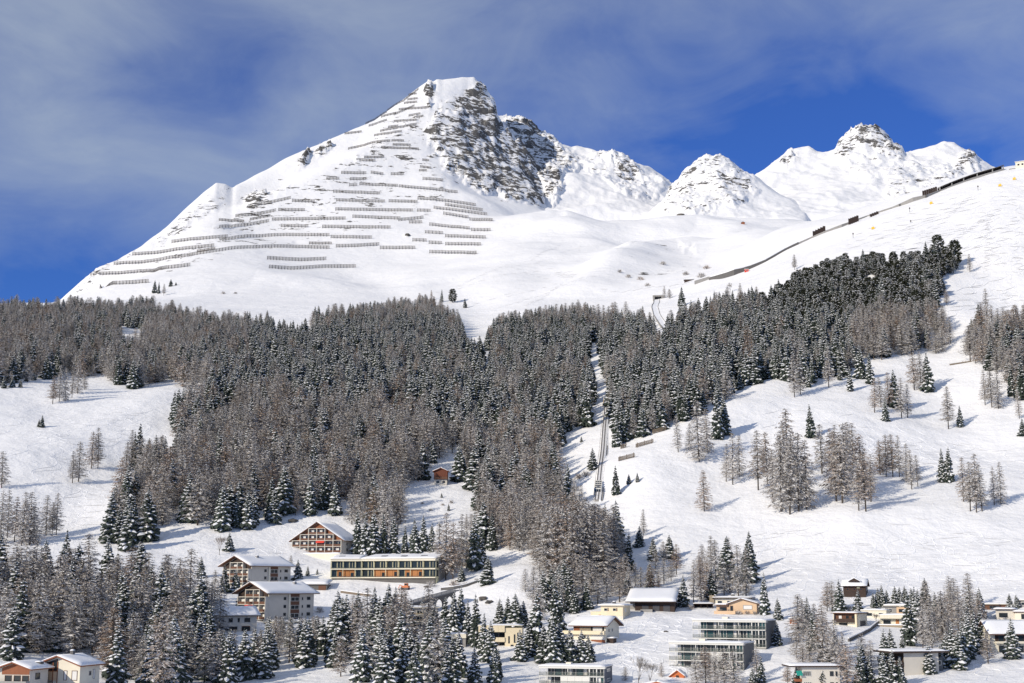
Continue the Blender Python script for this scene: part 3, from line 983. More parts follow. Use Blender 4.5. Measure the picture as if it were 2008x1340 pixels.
def gable_roof(p, x0, x1, y0, y1, ze, zr, axis='x', oe=1.0, og=1.0, mat='brown_wood', t=0.28, snow=0.5, ridge=0.5, seed=0, fascia=None):
    """two slopes over the rectangle; the ridge runs along the axis; ze at the wall line, zr at the ridge"""
    a0, a1 = (y0, y1) if axis == 'x' else (x0, x1)
    u0, u1 = (x0 - og, x1 + og) if axis == 'x' else (y0 - og, y1 + og)
    am = a0 + (a1 - a0) * ridge
    m0, m1 = (zr - ze) / (am - a0), (zr - ze) / (a1 - am)
    e0, e1 = a0 - oe, a1 + oe
    zf = lambda s: zr - (m0 * (am - s) if s < am else m1 * (s - am))
    sec = [(e0, zf(e0)), (am, zr), (e1, zf(e1)), (e1, zf(e1) + t), (am, zr + t), (e0, zf(e0) + t)]
    r = part('roof', MB().prism(sec, u0, u1, axis), M[mat], p)
    for k, (b0, b1) in enumerate(((e0, am), (am, e1))):
        s = MB()
        n = max(6, int((u1 - u0) / 1.6))
        if axis == 'x':
            lumpy(s, u0 + 0.02, u1 - 0.02, b0, b1, lambda x, y: zf(y) + t, snow, n, 6, seed + k)
        else:
            lumpy(s, b0, b1, u0 + 0.02, u1 - 0.02, lambda x, y: zf(x) + t, snow, 6, n, seed + k)
        smooth(part('snow_cover', s, M['snow'], r))
    return r


def gable_walls(p, x0, x1, y0, y1, z0, ze, zr, axis='x', mat='white_wall', ridge=0.5):
    a0, a1 = (y0, y1) if axis == 'x' else (x0, x1)
    am = a0 + (a1 - a0) * ridge
    sec = [(a0, z0), (a1, z0), (a1, ze), (am, zr), (a0, ze)]
    u = (x0, x1) if axis == 'x' else (y0, y1)
    return part('wall', MB().prism(sec, u[0], u[1], axis), M[mat], p)


def chimney(p, x, y, z, h=1.6, w=0.9, mat='dark_concrete'):
    c = part('chimney', MB().box(x - w / 2, x + w / 2, y - w / 2, y + w / 2, z - 1.2, z + h), M[mat], p)
    s = MB(); lumpy(s, x - w / 2, x + w / 2, y - w / 2, y + w / 2, lambda a, b: z + h, 0.35, 3, 3)
    smooth(part('snow_cap', s, M['snow'], c))


def balcony(p, x0, x1, y0, y1, z, rail='brown_wood', slab='concrete', h=1.0, solid=True, name='balcony'):
    """slab from y0 (outer edge) to y1 (wall) with a railing round it"""
    b = part(name, MB().box(x0, x1, y0, y1, z - 0.2, z), M[slab], p)
    r = MB()
    if solid:
        r.box(x0 - 0.01, x1 + 0.01, y0 - 0.07, y0 - 0.003, z - 0.25, z + h)
        r.box(x0 - 0.07, x0 - 0.013, y0 - 0.066, y1 - 0.01, z - 0.25, z + h); r.box(x1 + 0.013, x1 + 0.07, y0 - 0.066, y1 - 0.01, z - 0.25, z + h)
    else:
        n = max(2, int((x1 - x0) / 1.0))
        for i in range(n + 1):
            x = x0 + (x1 - x0) * i / n
            r.box(x - 0.03, x + 0.03, y0 + 0.01, y0 + 0.07, z, z + h)
        r.box(x0, x1, y0, y0 + 0.08, z + h, z + h + 0.06)
    part('railing', r, M[rail], b)
    return b


def loggias(p, loc, rz, cols, rows, depth, fn, fin='white_wall', rail='brown_wood', awnings=(), dark='brown_wood'):
    """a grid of balconies in front of a wall: dividers, slabs, railings, windows, awnings. Local x runs along the wall, -y outwards"""
    nc, nr = len(cols) - 1, len(rows) - 1
    M4 = Matrix.Rotation(rz, 4, 'Z')
    def pt(x, y, z):
        v = M4 @ Vector((x, y, z)); return (loc[0] + v.x, loc[1] + v.y, loc[2] + v.z)
    for c in range(nc + 1):
        rr = [r for r in range(nr) if (c < nc and fn(c, r)) or (c > 0 and fn(c - 1, r))]
        if rr:
            part('balcony_divider', MB().box(-0.13, 0.13, -depth - 0.12, 0, rows[rr[0]] - 0.1, rows[rr[-1] + 1] + 0.14), M[fin], p, pt(cols[c], 0, 0), rz)
    for r in range(nr + 1):
        cc = [c for c in range(nc) if (r < nr and fn(c, r)) or (r > 0 and fn(c, r - 1))]
        if cc:
            part('balcony_slab', MB().box(cols[cc[0]] - 0.10, cols[cc[-1] + 1] + 0.10, -depth - 0.06, 0, -0.11, 0.11), M[fin], p, pt(0, 0, rows[r]), rz)
    rm, wm, cm, bm_ = {}, {}, {}, {}
    for c in range(nc):
        for r in range(nr):
            if not fn(c, r):
                continue
            w_ = cols[c + 1] - cols[c]; h_ = rows[r + 1] - rows[r]; k = (round(w_, 2), round(h_, 2))
            if k not in rm:
                rm[k] = MB().box(-w_ / 2 + 0.14, w_ / 2 - 0.14, -depth - 0.02, -depth + 0.05, 0.13, 1.02).mesh('railing', M[rail], True)
                wf = MB()
                for x in (-w_ * 0.36, -w_ * 0.02, w_ * 0.32):
                    wf.box(x - 0.06, x + 0.06, -0.10, -0.002, 0.16, h_ * 0.80)
                wf.box(-w_ * 0.36, w_ * 0.32, -0.096, -0.003, h_ * 0.76, h_ * 0.82)
                wm[k] = wf.mesh('window_frame', M['white_metal'], True)
                cm[k] = MB().box(-w_ * 0.36, w_ * 0.32, -0.05, -0.004, 0.16, h_ * 0.80).mesh('pane', M['pane'], True)
                bm_[k] = MB().box(-w_ * 0.35, w_ * random.uniform(0.0, 0.30), -0.09, -0.056, h_ * 0.30, h_ * 0.755).mesh('curtain', M['curtain'], True)
            mid = (cols[c] + cols[c + 1]) / 2
            put('railing', rm[k], p, pt(mid, 0, rows[r]), rz)
            o = put('balcony_window', wm[k], p, pt(mid, 0, rows[r]), rz)
            put('pane', cm[k], o)
            if random.random() < 0.72:
                put('curtain', bm_[k], o)
            if (c, r) in awnings:
                part('awning', MB().prism([(-depth - 0.9, h_ - 0.95), (-depth - 0.2, h_ - 0.12), (-depth - 0.2, h_ - 0.22), (-depth - 0.9, h_ - 1.15)], -w_ / 2 + 0.05, w_ / 2 - 0.05, 'x'), M['red_cloth'], p, pt(mid, 0, rows[r]), rz)


def m_per_px(P):
    return (P.y * math.cos(PITCH) + P.z * math.sin(PITCH)) / F


def site(px, py, yaw=0.0):
    P = hit(px, py)
    a = math.atan2(P.x, P.y)
    return P, -a + R(yaw)


def house(name, label, px, py, yaw, group=None, cat='house', dz=0.0):
    P, rz = site(px, py, yaw)
    return thing(name, label, cat, (P.x, P.y, P.z + dz), rz, group), m_per_px(P)

# ------------------------------------------------------------------ houses
# gabled chalet block with balconies below the forest
h, mp = house('chalet_block', 'wide chalet block with red-brown gable, balcony grid and one red awning, below forest', 623, 1086, -27, cat='apartment house')
W, Dp = 97 * mp / math.cos(R(27)), 15.0
gable_walls(h, -W / 2, W / 2, 0, Dp, -4, 6.0, 13.6, 'y', 'white_wall')
part('gable_panel', MB().prism([(-W / 2 + 0.1, 0.2), (W / 2 - 0.1, 0.2), (W / 2 - 0.1, 5.9), (0, 13.4), (-W / 2 + 0.1, 5.9)], -0.08, -0.004, 'y'), M['red_wood'], h)
gable_roof(h, -W / 2, W / 2, 0, Dp, 6.0, 13.6, 'y', 1.3, 1.7, 'brown_wood', 0.35, 0.55, seed=1)
cols = [-W / 2 + W * f for f in (0.01, 0.17, 0.335, 0.5, 0.665, 0.83, 0.99)]
loggias(h, (0, -0.085, 0), 0, cols, [0.3, 3.0, 5.7, 8.4, 11.0], 1.35,
        lambda c, r: r < 2 or (r == 2 and 1 <= c <= 4) or (r == 3 and 2 <= c <= 3), awnings=((3, 1),))
for y_, z_ in ((4, 3.6), (4, 1.0), (9, 3.6), (9, 1.0)):
    window(h, 'r', y_, W / 2, z_, 1.4, 1.3, 'dark_metal')
t = wall_box(h, -W / 2 - 1, W / 2 + 1, -5.0, -1.7, -4, -0.2, 'ivory_wall', 'terrace')
s = MB(); lumpy(s, -W / 2 - 1, W / 2 + 1, -5.0, -1.7, lambda x, y: -0.2, 0.5, 22, 4, 3); smooth(part('snow_cover', s, M['snow'], t))


def apartment(label, px, py, yaw, W, Dp, awn, extra):
    h, mp = house('apartment_block', label, px, py, yaw, 'white gabled apartment blocks', 'apartment house')
    ze, zr = 9.4, 12.9
    gable_walls(h, -W / 2, W / 2, 0, Dp, -5, ze, zr, 'x', 'white_wall')
    part('gable_panel', MB().prism([(0.3, 7.9), (Dp - 0.3, 7.9), (Dp - 0.3, ze - 0.1), (Dp / 2, zr - 0.2), (0.3, ze - 0.1)], -W / 2 - 0.08, -W / 2 - 0.004, 'x'), M['dark_wood'], h)
    gable_roof(h, -W / 2, W / 2, 0, Dp, ze, zr, 'x', 1.2, 1.9, 'brown_wood', 0.3, 0.6, seed=px)
    loggias(h, (-W / 2 - 0.085, Dp / 2, 0), -math.pi / 2, [-6.6, -2.4, 1.8, 5.0, Dp / 2 - 0.1], [0.0, 2.65, 5.3, 7.95, 10.5], 1.5,
            lambda c, r: r < 3 or (r == 3 and c in (1, 2)), awnings=awn)
    X = lambda f: -W / 2 + W * f
    for z_ in (1.2, 4.0, 6.8):
        window(h, 'f', X(0.35), -0.0, z_, 1.2, 1.1, 'dark_metal')
        window(h, 'f', X(0.74), -0.0, z_, 0.55, 1.0, 'dark_metal')
        window(h, 'f', X(0.88), -0.0, z_, 1.7, 1.15, 'dark_metal')
    b = wall_box(h, X(0.42), X(0.455), -0.5, -0.003, -4, ze - 0.2, 'ivory_wall', 'stair_pier')
    b = wall_box(h, X(0.455), X(0.66), -0.30, -0.004, -4, ze - 0.25, 'brown_wood', 'stair_bay')
    for z_ in (0.6, 3.5, 6.4):
        window(h, 'f', X(0.5575), -0.303, z_, (X(0.65) - X(0.465)), 1.5, 'white_metal', 'pane', 1)
    chimney(h, X(0.38) if not extra else X(0.80), Dp * 0.35, zr - 0.6, 1.0, 1.1, 'concrete')
    if extra:
        t = wall_box(h, -W / 2 - 3, W / 2 + 4, -7, -0.6, -0.9, -0.45, 'ivory_wall', 'terrace')
        wall_box(t, -W / 2 - 2.5, W / 2 + 3.5, -6.2, -0.7, -6, -0.92, 'stone', 'terrace_wall')
        r = MB()
        n = 18
        for i in range(n + 1):
            x = -W / 2 - 3 + (W + 7) * i / n
            r.box(x - 0.04, x + 0.04, -6.96, -6.88, -0.45, 0.55)
        r.box(-W / 2 - 3, W / 2 + 4, -6.97, -6.87, 0.55, 0.63)
        part('railing', r, M['dark_metal'], t)
        s = MB(); lumpy(s, -W / 2 - 2.9, W / 2 + 3.9, -6.8, -0.7, lambda x, y: -0.45, 0.35, 20, 5, 3); smooth(part('snow_cover', s, M['snow'], t))
    return h


apartment('upper white apartment block with brown gable end, behind the lower one', 531, 1157, 43, 21, 16.5, (), False)
apartment('lower white apartment block with red awning on its gable balconies and railed terrace', 571, 1215, 43, 22, 16.5, ((1, 1),), True)

# long two-storey building with glass fronts
h, mp = house('long_building', 'long bent two-storey building with glass front, pale yellow bands and orange panels', 708, 1139, 0, cat='school building', dz=0.8)


def glass_range(p, loc, rz, L, Dp, side, orange, endwall):
    """one straight length of the long building; x from 0 to side*L"""
    x0, x1 = (0, L) if side > 0 else (-L, 0)
    fl = [(0.45, 3.55), (3.95, 7.0)]
    b = part('core_wall', MB().box(x0 + 0.02, x1 - 0.02, 1.3, Dp, -5, 7.4), M['pale_green'], p, loc, rz)
    part('plinth', MB().box(x0 + 0.4, x1 - 0.4, 0.8, 1.297, -5, 0.10), M['dark_concrete'], p, loc, rz)
    for za, zb in ((0.05, 0.45), (3.55, 3.95), (7.0, 7.75)):
        part('floor_band', MB().box(x0, x1, -0.15, 1.297, za, zb), M['ivory_wall'], p, loc, rz)
    def seg_window(a, za, w_, h_, y, *args):
        o = window(p, 'f', 0, 0, za, w_, h_, *args)
        c_, s_ = math.cos(rz), math.sin(rz)
        o.location = (loc[0] + c_ * a - s_ * y, loc[1] + s_ * a + c_ * y, loc[2] + za)
        o.rotation_euler = (0, 0, rz)
    n = max(2, round(L / 2.7))
    for k, (za, zb) in enumerate(fl):
        for i in range(n):
            a, c = x0 + (x1 - x0) * i / n, x0 + (x1 - x0) * (i + 1) / n
            f = (i + 0.5) / n
            om = any(q0 < f < q1 for q0, q1 in orange) and k == 0
            if om:
                o = part('timber_panel', MB().box(a + 0.05, c - 0.05, 0.9, 1.29, za, zb), M['orange_wood'], p, loc, rz)
                if i % 2:
                    seg_window((a + c) / 2, za + 0.3 * (i % 4 == 1), 1.5, 2.0, 0.897, 'orange_wood')
            else:
                o = part('window_bay', MB().box(a + 0.05, c - 0.05, 1.0, 1.29, za, zb), M['dark_metal'], p, loc, rz)
                seg_window((a + c) / 2, za + 0.02, c - a - 0.12, zb - za - 0.06, 0.995, 'pale_green', 'pane', i % 2)
            if i % 2 == 0:
                part('post', MB().box(a - 0.11, a + 0.11, 0.02, 0.24, za, zb), M['pale_green'], p, loc, rz)
        part('balustrade', MB().box(x0 + 0.05, x1 - 0.05, -0.08, -0.03, za, za + 0.55), M['balustrade'], p, loc, rz)
    if endwall:
        e = part('end_wall', MB().box(x1 - 0.015, x1 + 0.12, 3.8, Dp, -5, 7.5), M['concrete'], p, loc, rz)
        for za, zb in fl:
            c_, s_ = math.cos(rz), math.sin(rz)
            o = window(p, 'r', 2.4, x1, za + 0.1, 2.2, 2.8, 'pale_green')
            o.location = (loc[0] + c_ * x1 - s_ * 2.4, loc[1] + s_ * x1 + c_ * 2.4, loc[2] + za + 0.1); o.rotation_euler = (0, 0, rz + math.pi / 2)
    rf = MB()
    zf = lambda x, y: 7.76 + 0.13 * (y + 0.4)
    rf.prism([(-0.4, 7.76), (Dp, 7.76), (Dp, zf(0, Dp)), (-0.4, 7.9)], x0 - 0.3, x1 + 0.3, 'x')
    r = part('roof', rf, M['ivory_wall'], p, loc, rz)
    s = MB(); lumpy(s, x0 - 0.28, x1 + 0.28, -0.35, Dp, lambda x, y: zf(x, y) + 0.16, 0.5, int(L / 1.3), 7, int(L))
    smooth(part('snow_cover', s, M['snow'], r))
    for i in range(3 if L > 20 else 1):
        x = x0 + (x1 - x0) * (0.22 + 0.27 * i)
        o = part('skylight', MB().prism([(2.2, 8.35), (5.4, 8.75), (5.4, 9.35), (4.7, 9.35), (2.2, 8.55)], x, x + 2.4, 'x'), M['grey_metal'], r)


glass_range(h, (0, 0, 0), R(-24), 32.5, 14.5, 1, [(0.17, 0.50), (0.57, 0.80)], True)
glass_range(h, (-0.05, 0.02, -0.03), R(-9), 12.6, 14.2, -1, [(0.28, 0.8)], False)

h, mp = house('gabled_house', 'gabled white house hidden behind larches at the right end of the long building', 902, 1112, 14)
gable_walls(h, -6, 6, 0, 11, -4, 8.4, 11.6, 'y', 'white_wall')
gable_roof(h, -6, 6, 0, 11, 8.4, 11.6, 'y', 1.2, 1.3, 'brown_wood', 0.3, 0.5, seed=9)
for x in (-3.6, 0, 3.6):
    for z_ in (1.2, 4.2, 7.0):
        window(h, 'f', x, 0, z_, 1.3, 1.4, 'white_metal', 'pane', 1)
balcony(h, -5.8, 5.8, -1.3, -0.01, 3.6)
balcony(h, -4.6, 4.6, -1.3, -0.01, 6.4)

h, mp = house('white_house', 'low white house with thick snow roof left of the lower apartment block', 464, 1239, 18)
gable_walls(h, -8, 7, 0, 9, -4, 5.6, 7.9, 'x', 'white_wall')
gable_roof(h, -8, 7, 0, 9, 5.6, 7.9, 'x', 1.0, 1.0, 'dark_wood', 0.25, 0.7, seed=12)
for x, w_ in ((-5.2, 1.4), (-2.2, 1.4), (0.6, 0.7), (3.6, 2.0)):
    window(h, 'f', x, 0, 3.1, w_, 1.4, 'dark_metal')
window(h, 'f', -3.0, 0, 0.4, 6.4, 1.3, 'dark_metal', 'pane', 5); window(h, 'f', 3.2, 0, 0.2, 3.0, 1.6, 'brown_wood')
chimney(h, -3.5, 4, 7.7, 0.7, 0.8, 'concrete'); chimney(h, -1.8, 5.2, 7.9, 0.7, 0.8, 'concrete')
balcony(h, -12.5, -8.06, -0.5, 4, 1.9, 'dark_wood')

h, mp = house('hidden_chalet', 'red-brown chalet half hidden in the larch wood at lower left', 338, 1219, 5)
gable_walls(h, -4.5, 4.5, 0, 8, -3, 4.6, 6.6, 'y', 'red_wood')
gable_roof(h, -4.5, 4.5, 0, 8, 4.6, 6.6, 'y', 1.0, 1.0, 'red_wood', 0.25, 0.5, seed=14)
for x in (-2.2, 2.2):
    window(h, 'f', x, 0, 2.2, 1.3, 1.2, 'white_metal')

# the two joined chalets in the bottom left corner
h, mp = house('ivory_chalet', 'ivory chalet with broad red-brown eaves and tall framed windows at bottom left', 113, 1353, -33)
W, Dp, ze, zr = 12.2, 9.0, 6.0, 8.1
gable_walls(h, -W / 2, W / 2, 0, Dp, -4, ze, zr, 'y', 'ivory_wall')
gable_roof(h, -W / 2, W / 2, 0, Dp, ze, zr, 'y', 0.9, 1.3, 'red_wood', 0.28, 0.55, seed=15)
part('gable_glazing', MB().prism([(-W / 2 + 0.3, 4.55), (-0.35, 4.55), (-0.35, zr - 0.5), (-W / 2 + 0.3, ze - 0.35)], -0.06, -0.003, 'y'), M['pane'], h)
for x in (-W / 2 + 0.3, -4.3, -3.1, -1.6, -0.3):
    part('timber_post', MB().box(x - 0.11, x + 0.11, -0.16, -0.065, 1.6, 5.6 + (x + W / 2) * 0.22), M['red_wood'], h)
part('timber_beam', MB().box(-W / 2 + 0.2, -0.2, -0.15, -0.07, 4.4, 4.6), M['red_wood'], h)
for x, w_ in ((-4.6, 2.0), (-1.7, 2.2)):
    part('blind', MB().box(x - w_ / 2, x + w_ / 2, -0.10, -0.003, 2.2, 4.38), M['peach_wall'], h)
for x, w_ in ((2.0, 1.0), (4.6, 1.6)):
    o = window(h, 'f', x, 0, 2.3, w_, 2.4, 'brown_wood', 'curtain')
    window(h, 'f', x, 0, -0.3, w_, 1.9, 'brown_wood')
for y_ in (4.6,):
    window(h, 'r', y_, W / 2, 3.3, 1.0, 1.1, 'concrete'); window(h, 'r', 6.4, W / 2, 2.4, 0.9, 2.4, 'concrete', 'curtain'); window(h, 'r', 4.4, W / 2, 0.3, 0.9, 0.8, 'concrete'); window(h, 'r', 6.2, W / 2, 0.3, 0.9, 0.8, 'concrete')
balcony(h, -W / 2 - 2.6, -1.4, -2.3, -0.17, 2.0, 'grey_wood', 'grey_wood', 1.0, False)
chimney(h, 0.8, 4.5, zr + 0.2, 1.1, 0.9, 'dark_concrete')

h, mp = house('red_gable_chalet', 'smaller chalet with red-brown boarded gable in the bottom left corner', 26, 1356, -33)
W, Dp, ze, zr = 8.6, 8.0, 5.3, 6.7
gable_walls(h, -W / 2, W / 2, 0, Dp, -4, ze, zr, 'y', 'white_wall')
part('gable_panel', MB().prism([(-W / 2 + 0.9, 3.9), (W / 2 - 0.1, 3.9), (W / 2 - 0.1, ze - 0.1), (0, zr - 0.15), (-W / 2 + 0.9, ze + 0.1)], -0.09, -0.003, 'y'), M['red_wood'], h)
gable_roof(h, -W / 2, W / 2, 0, Dp, ze, zr, 'y', 1.0, 1.3, 'red_wood', 0.25, 0.5, seed=16)
for x in (-1.6, 0.9, 3.2):
    window(h, 'f', x, 0, 1.7, 1.9, 2.0, 'brown_wood')
window(h, 'r', 3.4, W / 2, 2.6, 2.0, 1.6, 'dark_metal')
chimney(h, 3.0, 6.0, 5.6, 1.1, 1.5, 'dark_metal')
balcony(h, -W / 2, W / 2, -1.6, -0.01, 1.5, 'concrete', 'concrete', 0.9)

# house under the viaduct
h, mp = house('terrace_house', 'pale house with yellow balcony rails tucked under the arched viaduct', 815, 1234, 14)
wall_box(h, -4, 8, 0, 8, -4, 7.2, 'concrete')
flat_roof(h, -4.6, 8.6, -0.6, 8.4, 7.2, 'ivory_wall', 0.3, 0.5, 17)
for z_ in (0.6, 2.9, 5.1):
    window(h, 'f', -2.4, 0, z_, 1.6, 1.4); window(h, 'f', 1.4, 0, z_, 2.2, 1.4, 'white_metal', 'pane', 1)
balcony(h, -4.4, 3.5, -1.4, -0.01, 2.7, 'yellow_paint', 'ivory_wall', 0.5, False); balcony(h, -3.0, 5.2, -1.4, -0.01, 4.9, 'yellow_paint', 'ivory_wall', 0.5, False)

# cream house with panelled parapets
h, mp = house('cream_panel_house', 'cream panelled two-storey house with recessed balconies behind snowy spruces', 976, 1269, -4)
k = mp
wall_box(h, -38 * k, 14 * k, 2.2, 9, -4, 5.9, 'concrete')
wall_box(h, 14.05 * k, 48 * k, 0.0, 9, -4, 5.9, 'cream_wall')
for i in range(4):
    part('parapet_panel', MB().box((-38 + 13 * i) * k + 0.02, (-25 + 13 * i) * k - 0.02, -0.35, -0.1, 4.6, 6.5), M['cream_wall'], h)
    part('balcony_panel', MB().box((-38 + 13 * i) * k + 0.02, (-25 + 13 * i) * k - 0.02, -0.35, -0.1, 1.55, 2.95), M['cream_wall'], h)
    window(h, 'f', (-31.5 + 13 * i) * k, 2.2, 2.4, 1.7, 1.9, 'dark_metal'); window(h, 'f', (-31.5 + 13 * i) * k, 2.2, -0.4, 1.5, 1.7, 'dark_metal')
part('balcony_slab', MB().box(-38 * k, 14 * k, -0.09, 2.19, 1.5, 1.75), M['concrete'], h)
part('roof_soffit', MB().box(-38 * k, 14 * k, -0.09, 2.19, 4.62, 4.9), M['brown_wood'], h)
for i, (x, z_, w_, h_) in enumerate(((22, 1.1, 0.45, 2.2), (33, 1.3, 0.45, 2.6), (28, -0.3, 0.9, 1.0), (40, 3.2, 0.6, 1.2))):
    window(h, 'f', x * k, 0, z_, w_, h_, 'dark_metal')
flat_roof(h, -39 * k, 49 * k, -0.4, 9.3, 6.52, 'cream_wall', 0.12, 0.35, 18)
w2 = wall_box(h, -106 * k, -64 * k, 1.5, 8, -4, 2.6, 'concrete', 'wing_wall')
part('wing_parapet', MB().box(-107 * k, -63 * k, 1.0, 8.2, 2.62, 3.9), M['ivory_wall'], h)
s = MB(); lumpy(s, -107 * k, -63 * k, 1.0, 8.2, lambda x, y: 3.9, 0.4, 9, 5, 3); smooth(part('snow_cover', s, M['snow'], h))
window(h, 'f', -78 * k, 1.5, 0.6, 2.4, 1.7, 'dark_metal'); window(h, 'f', -95 * k, 1.5, 0.6, 2.0, 1.7, 'dark_metal')

h, mp = house('peach_cottage', 'small peach cottage with flat snow roof among the spruces below the bank', 700, 1258, -10)
wall_box(h, -5.6, 5.6, 0, 6, -3, 2.9, 'peach_wall')
flat_roof(h, -6.4, 6.4, -0.8, 6.4, 2.9, 'ivory_wall', 0.25, 0.5, 19)
for x in (-3.6, 0.4, 3.6):
    window(h, 'f', x, 0, 0.8, 1.5, 1.3)

# cream cube, snow-capped cottage, sunken barn, peach house
h, mp = house('cream_cube_house', 'cream cube house with flat snow roof, low side annexe and red-brown door', 1200, 1216, -18)
W, Dp = 43 * mp / math.cos(R(18)), 8.6
wall_box(h, -W / 2, W / 2, 0, Dp, 1.25, 4.7, 'cream_wall'); wall_box(h, -W / 2 + 0.03, W / 2 - 0.03, 0.05, Dp, -3, 1.247, 'ivory_wall', 'plinth')
flat_roof(h, -W / 2 - 0.9, W / 2 + 0.8, -0.9, Dp + 0.6, 4.7, 'white_wall', 0.28, 0.5, 20)
for x in (-W * 0.28, W * 0.12):
    o = window(h, 'f', x, 0, 2.9, 1.3, 1.05, 'white_metal'); part('shutter', MB().box(0.72, 1.05, -0.08, -0.003, 0, 1.05), M['brown_wood'], o)
for x, w_ in ((-W * 0.25, 1.6), (W * 0.1, 0.7), (W * 0.2, 0.5), (W * 0.4, 0.5)):
    window(h, 'f', x, 0.05, 0.35, w_, 0.7, 'white_metal', 'curtain')
window(h, 'r', 2.8, W / 2, 2.6, 1.5, 1.3, 'white_metal', 'curtain')
chimney(h, -W * 0.05, 4, 5.4, 0.7, 1.0, 'dark_metal')
a_ = wall_box(h, -W / 2 - 4.2, -W / 2 - 0.01, 1.0, 6, -3, 2.7, 'cream_wall', 'annexe')
part('door', MB().box(-W / 2 - 1.2, -W / 2 - 0.3, 0.93, 0.997, 0, 1.6), M['red_wood'], a_)
part('garage_door', MB().box(-W / 2 - 3.9, -W / 2 - 1.6, 0.94, 0.996, 0, 1.5), M['ivory_wall'], a_)

h, mp = house('snow_capped_cottage', 'yellowish cottage with thick overhanging snow roof, long balcony and stone panel', 1156, 1258, -24)
W, Dp, ze, zr = 63 * mp / math.cos(R(24)), 11.0, 5.0, 7.2
gable_walls(h, -W / 2, W / 2, 0, Dp, -4, ze, zr, 'x', 'ivory_wall')
gable_roof(h, -W / 2, W / 2, 0, Dp, ze, zr, 'x', 1.3, 1.2, 'brown_wood', 0.28, 0.9, seed=21)
X = lambda f: -W / 2 + W * f
part('stone_panel', MB().box(X(0.21), X(0.55), -0.12, -0.003, 2.6, 4.75), M['stone'], h)
part('loggia_recess', MB().box(X(0.01), X(0.20), -0.05, -0.003, 2.6, 4.6), M['red_wood'], h)
for f in (0.575, 0.93):
    window(h, 'f', X(f), 0, 2.9, 0.6, 1.5, 'dark_metal')
part('shutter', MB().box(X(0.62), X(0.89), -0.07, -0.003, 2.9, 4.4), M['white_metal'], h)
part('garage_door', MB().box(X(0.56), X(0.97), -0.07, -0.003, 0.4, 2.0), M['white_metal'], h)
part('base_boards', MB().box(X(0.55), X(0.98), -0.06, -0.003, -0.6, 0.38), M['red_wood'], h)
window(h, 'f', X(0.3), 0, 0.6, 2.2, 1.2)
balcony(h, -W / 2 - 4.0, W / 2 - 0.05, -1.3, -0.005, 2.3, 'cream_wall', 'cream_wall', 0.9)
for y_ in (2.6, 5.4):
    window(h, 'r', y_, W / 2, 2.7, 1.1, 1.2)
o = wall_box(h, W / 2 + 0.02, W / 2 + 2.2, 1.0, 3.6, -2, 0.9, 'dark_wood', 'wood_shed')
s = MB(); lumpy(s, W / 2 + 0.02, W / 2 + 2.6, 0.6, 3.9, lambda x, y: 0.9, 0.4, 4, 4, 3); smooth(part('snow_cover', s, M['snow'], o))

h, mp = house('sunken_barn', 'dark timber barn sunk in the slope under a long tilted snow roof', 1278, 1199, -6, cat='barn')
wall_box(h, -6.0, 8.2, 0, 12, -3, 2.98, 'dark_wood'); wall_box(h, -8.0, -6.03, 1.5, 10, -3, 2.97, 'concrete')
for x in (-3.5, 0.4, 4.2):
    part('door', MB().box(x, x + 2.4, -0.08, -0.003, -0.4, 2.0), M['dark_metal'], h)
flat_roof(h, -9.2, 9.0, -2.4, 15, 3.0, 'dark_wood', 0.3, 0.75, 22, 0.27)
part('ramp', MB().box(-3.8, 0.5, -2.6, -0.1, -2, 0.6), M['concrete'], h)

h, mp = house('peach_house', 'peach house with low snow gable and pale shuttered window above the grey block', 1444, 1205, -7)
W = 80 * mp
gable_walls(h, -W / 2 + 4.8, W / 2, 0, 9, -3, 3.7, 5.2, 'y', 'peach_wall', 0.45)
gable_roof(h, -W / 2 + 4.8, W / 2, 0, 9, 3.7, 5.2, 'y', 1.0, 0.9, 'brown_wood', 0.2, 0.4, 0.45, 23)
wall_box(h, -W / 2, -W / 2 + 4.77, 1.6, 8, -3, 3.0, 'peach_wall', 'side_wing')
flat_roof(h, -W / 2 - 0.6, -W / 2 + 4.5, 0.4, 8.3, 3.0, 'brown_wood', 0.25, 0.5, 24)
o = window(h, 'f', W / 2 - 3.2, 0, 1.6, 3.2, 1.5, 'concrete', 'curtain')
window(h, 'f', -W / 2 + 5.6, 0, 0.9, 1.0, 2.0, 'brown_wood'); window(h, 'f', -W / 2 + 2.4, 1.6, 0.8, 2.6, 1.6, 'brown_wood')
balcony(h, -W / 2 - 0.4, -W / 2 + 7.0, -1.6, -0.01, 0.2, 'peach_wall', 'concrete', 0.9)

P, rz = site(1446, 1202, -7)
h = thing('flat_roofed_house', 'flat-roofed house with rubble stone pier behind the peach house', 'house', (P.x + 0.5, P.y + 15, P.z + 1.6), rz)
wall_box(h, -6.5, 6.5, 0, 7, -5, 3.2, 'ivory_wall'); wall_box(h, -8.2, -6.53, -0.6, 3, -5, 4.3, 'stone', 'stone_pier')
flat_roof(h, -7.2, 7.8, -1.2, 7.5, 3.22, 'dark_wood', 0.3, 0.5, 25)
for x in (-4.5, -1.0, 3):
    window(h, 'f', x, 0, 1.1, 1.8, 1.3)
chimney(h, 0, 3, 4.0, 0.7, 1.2, 'dark_concrete')

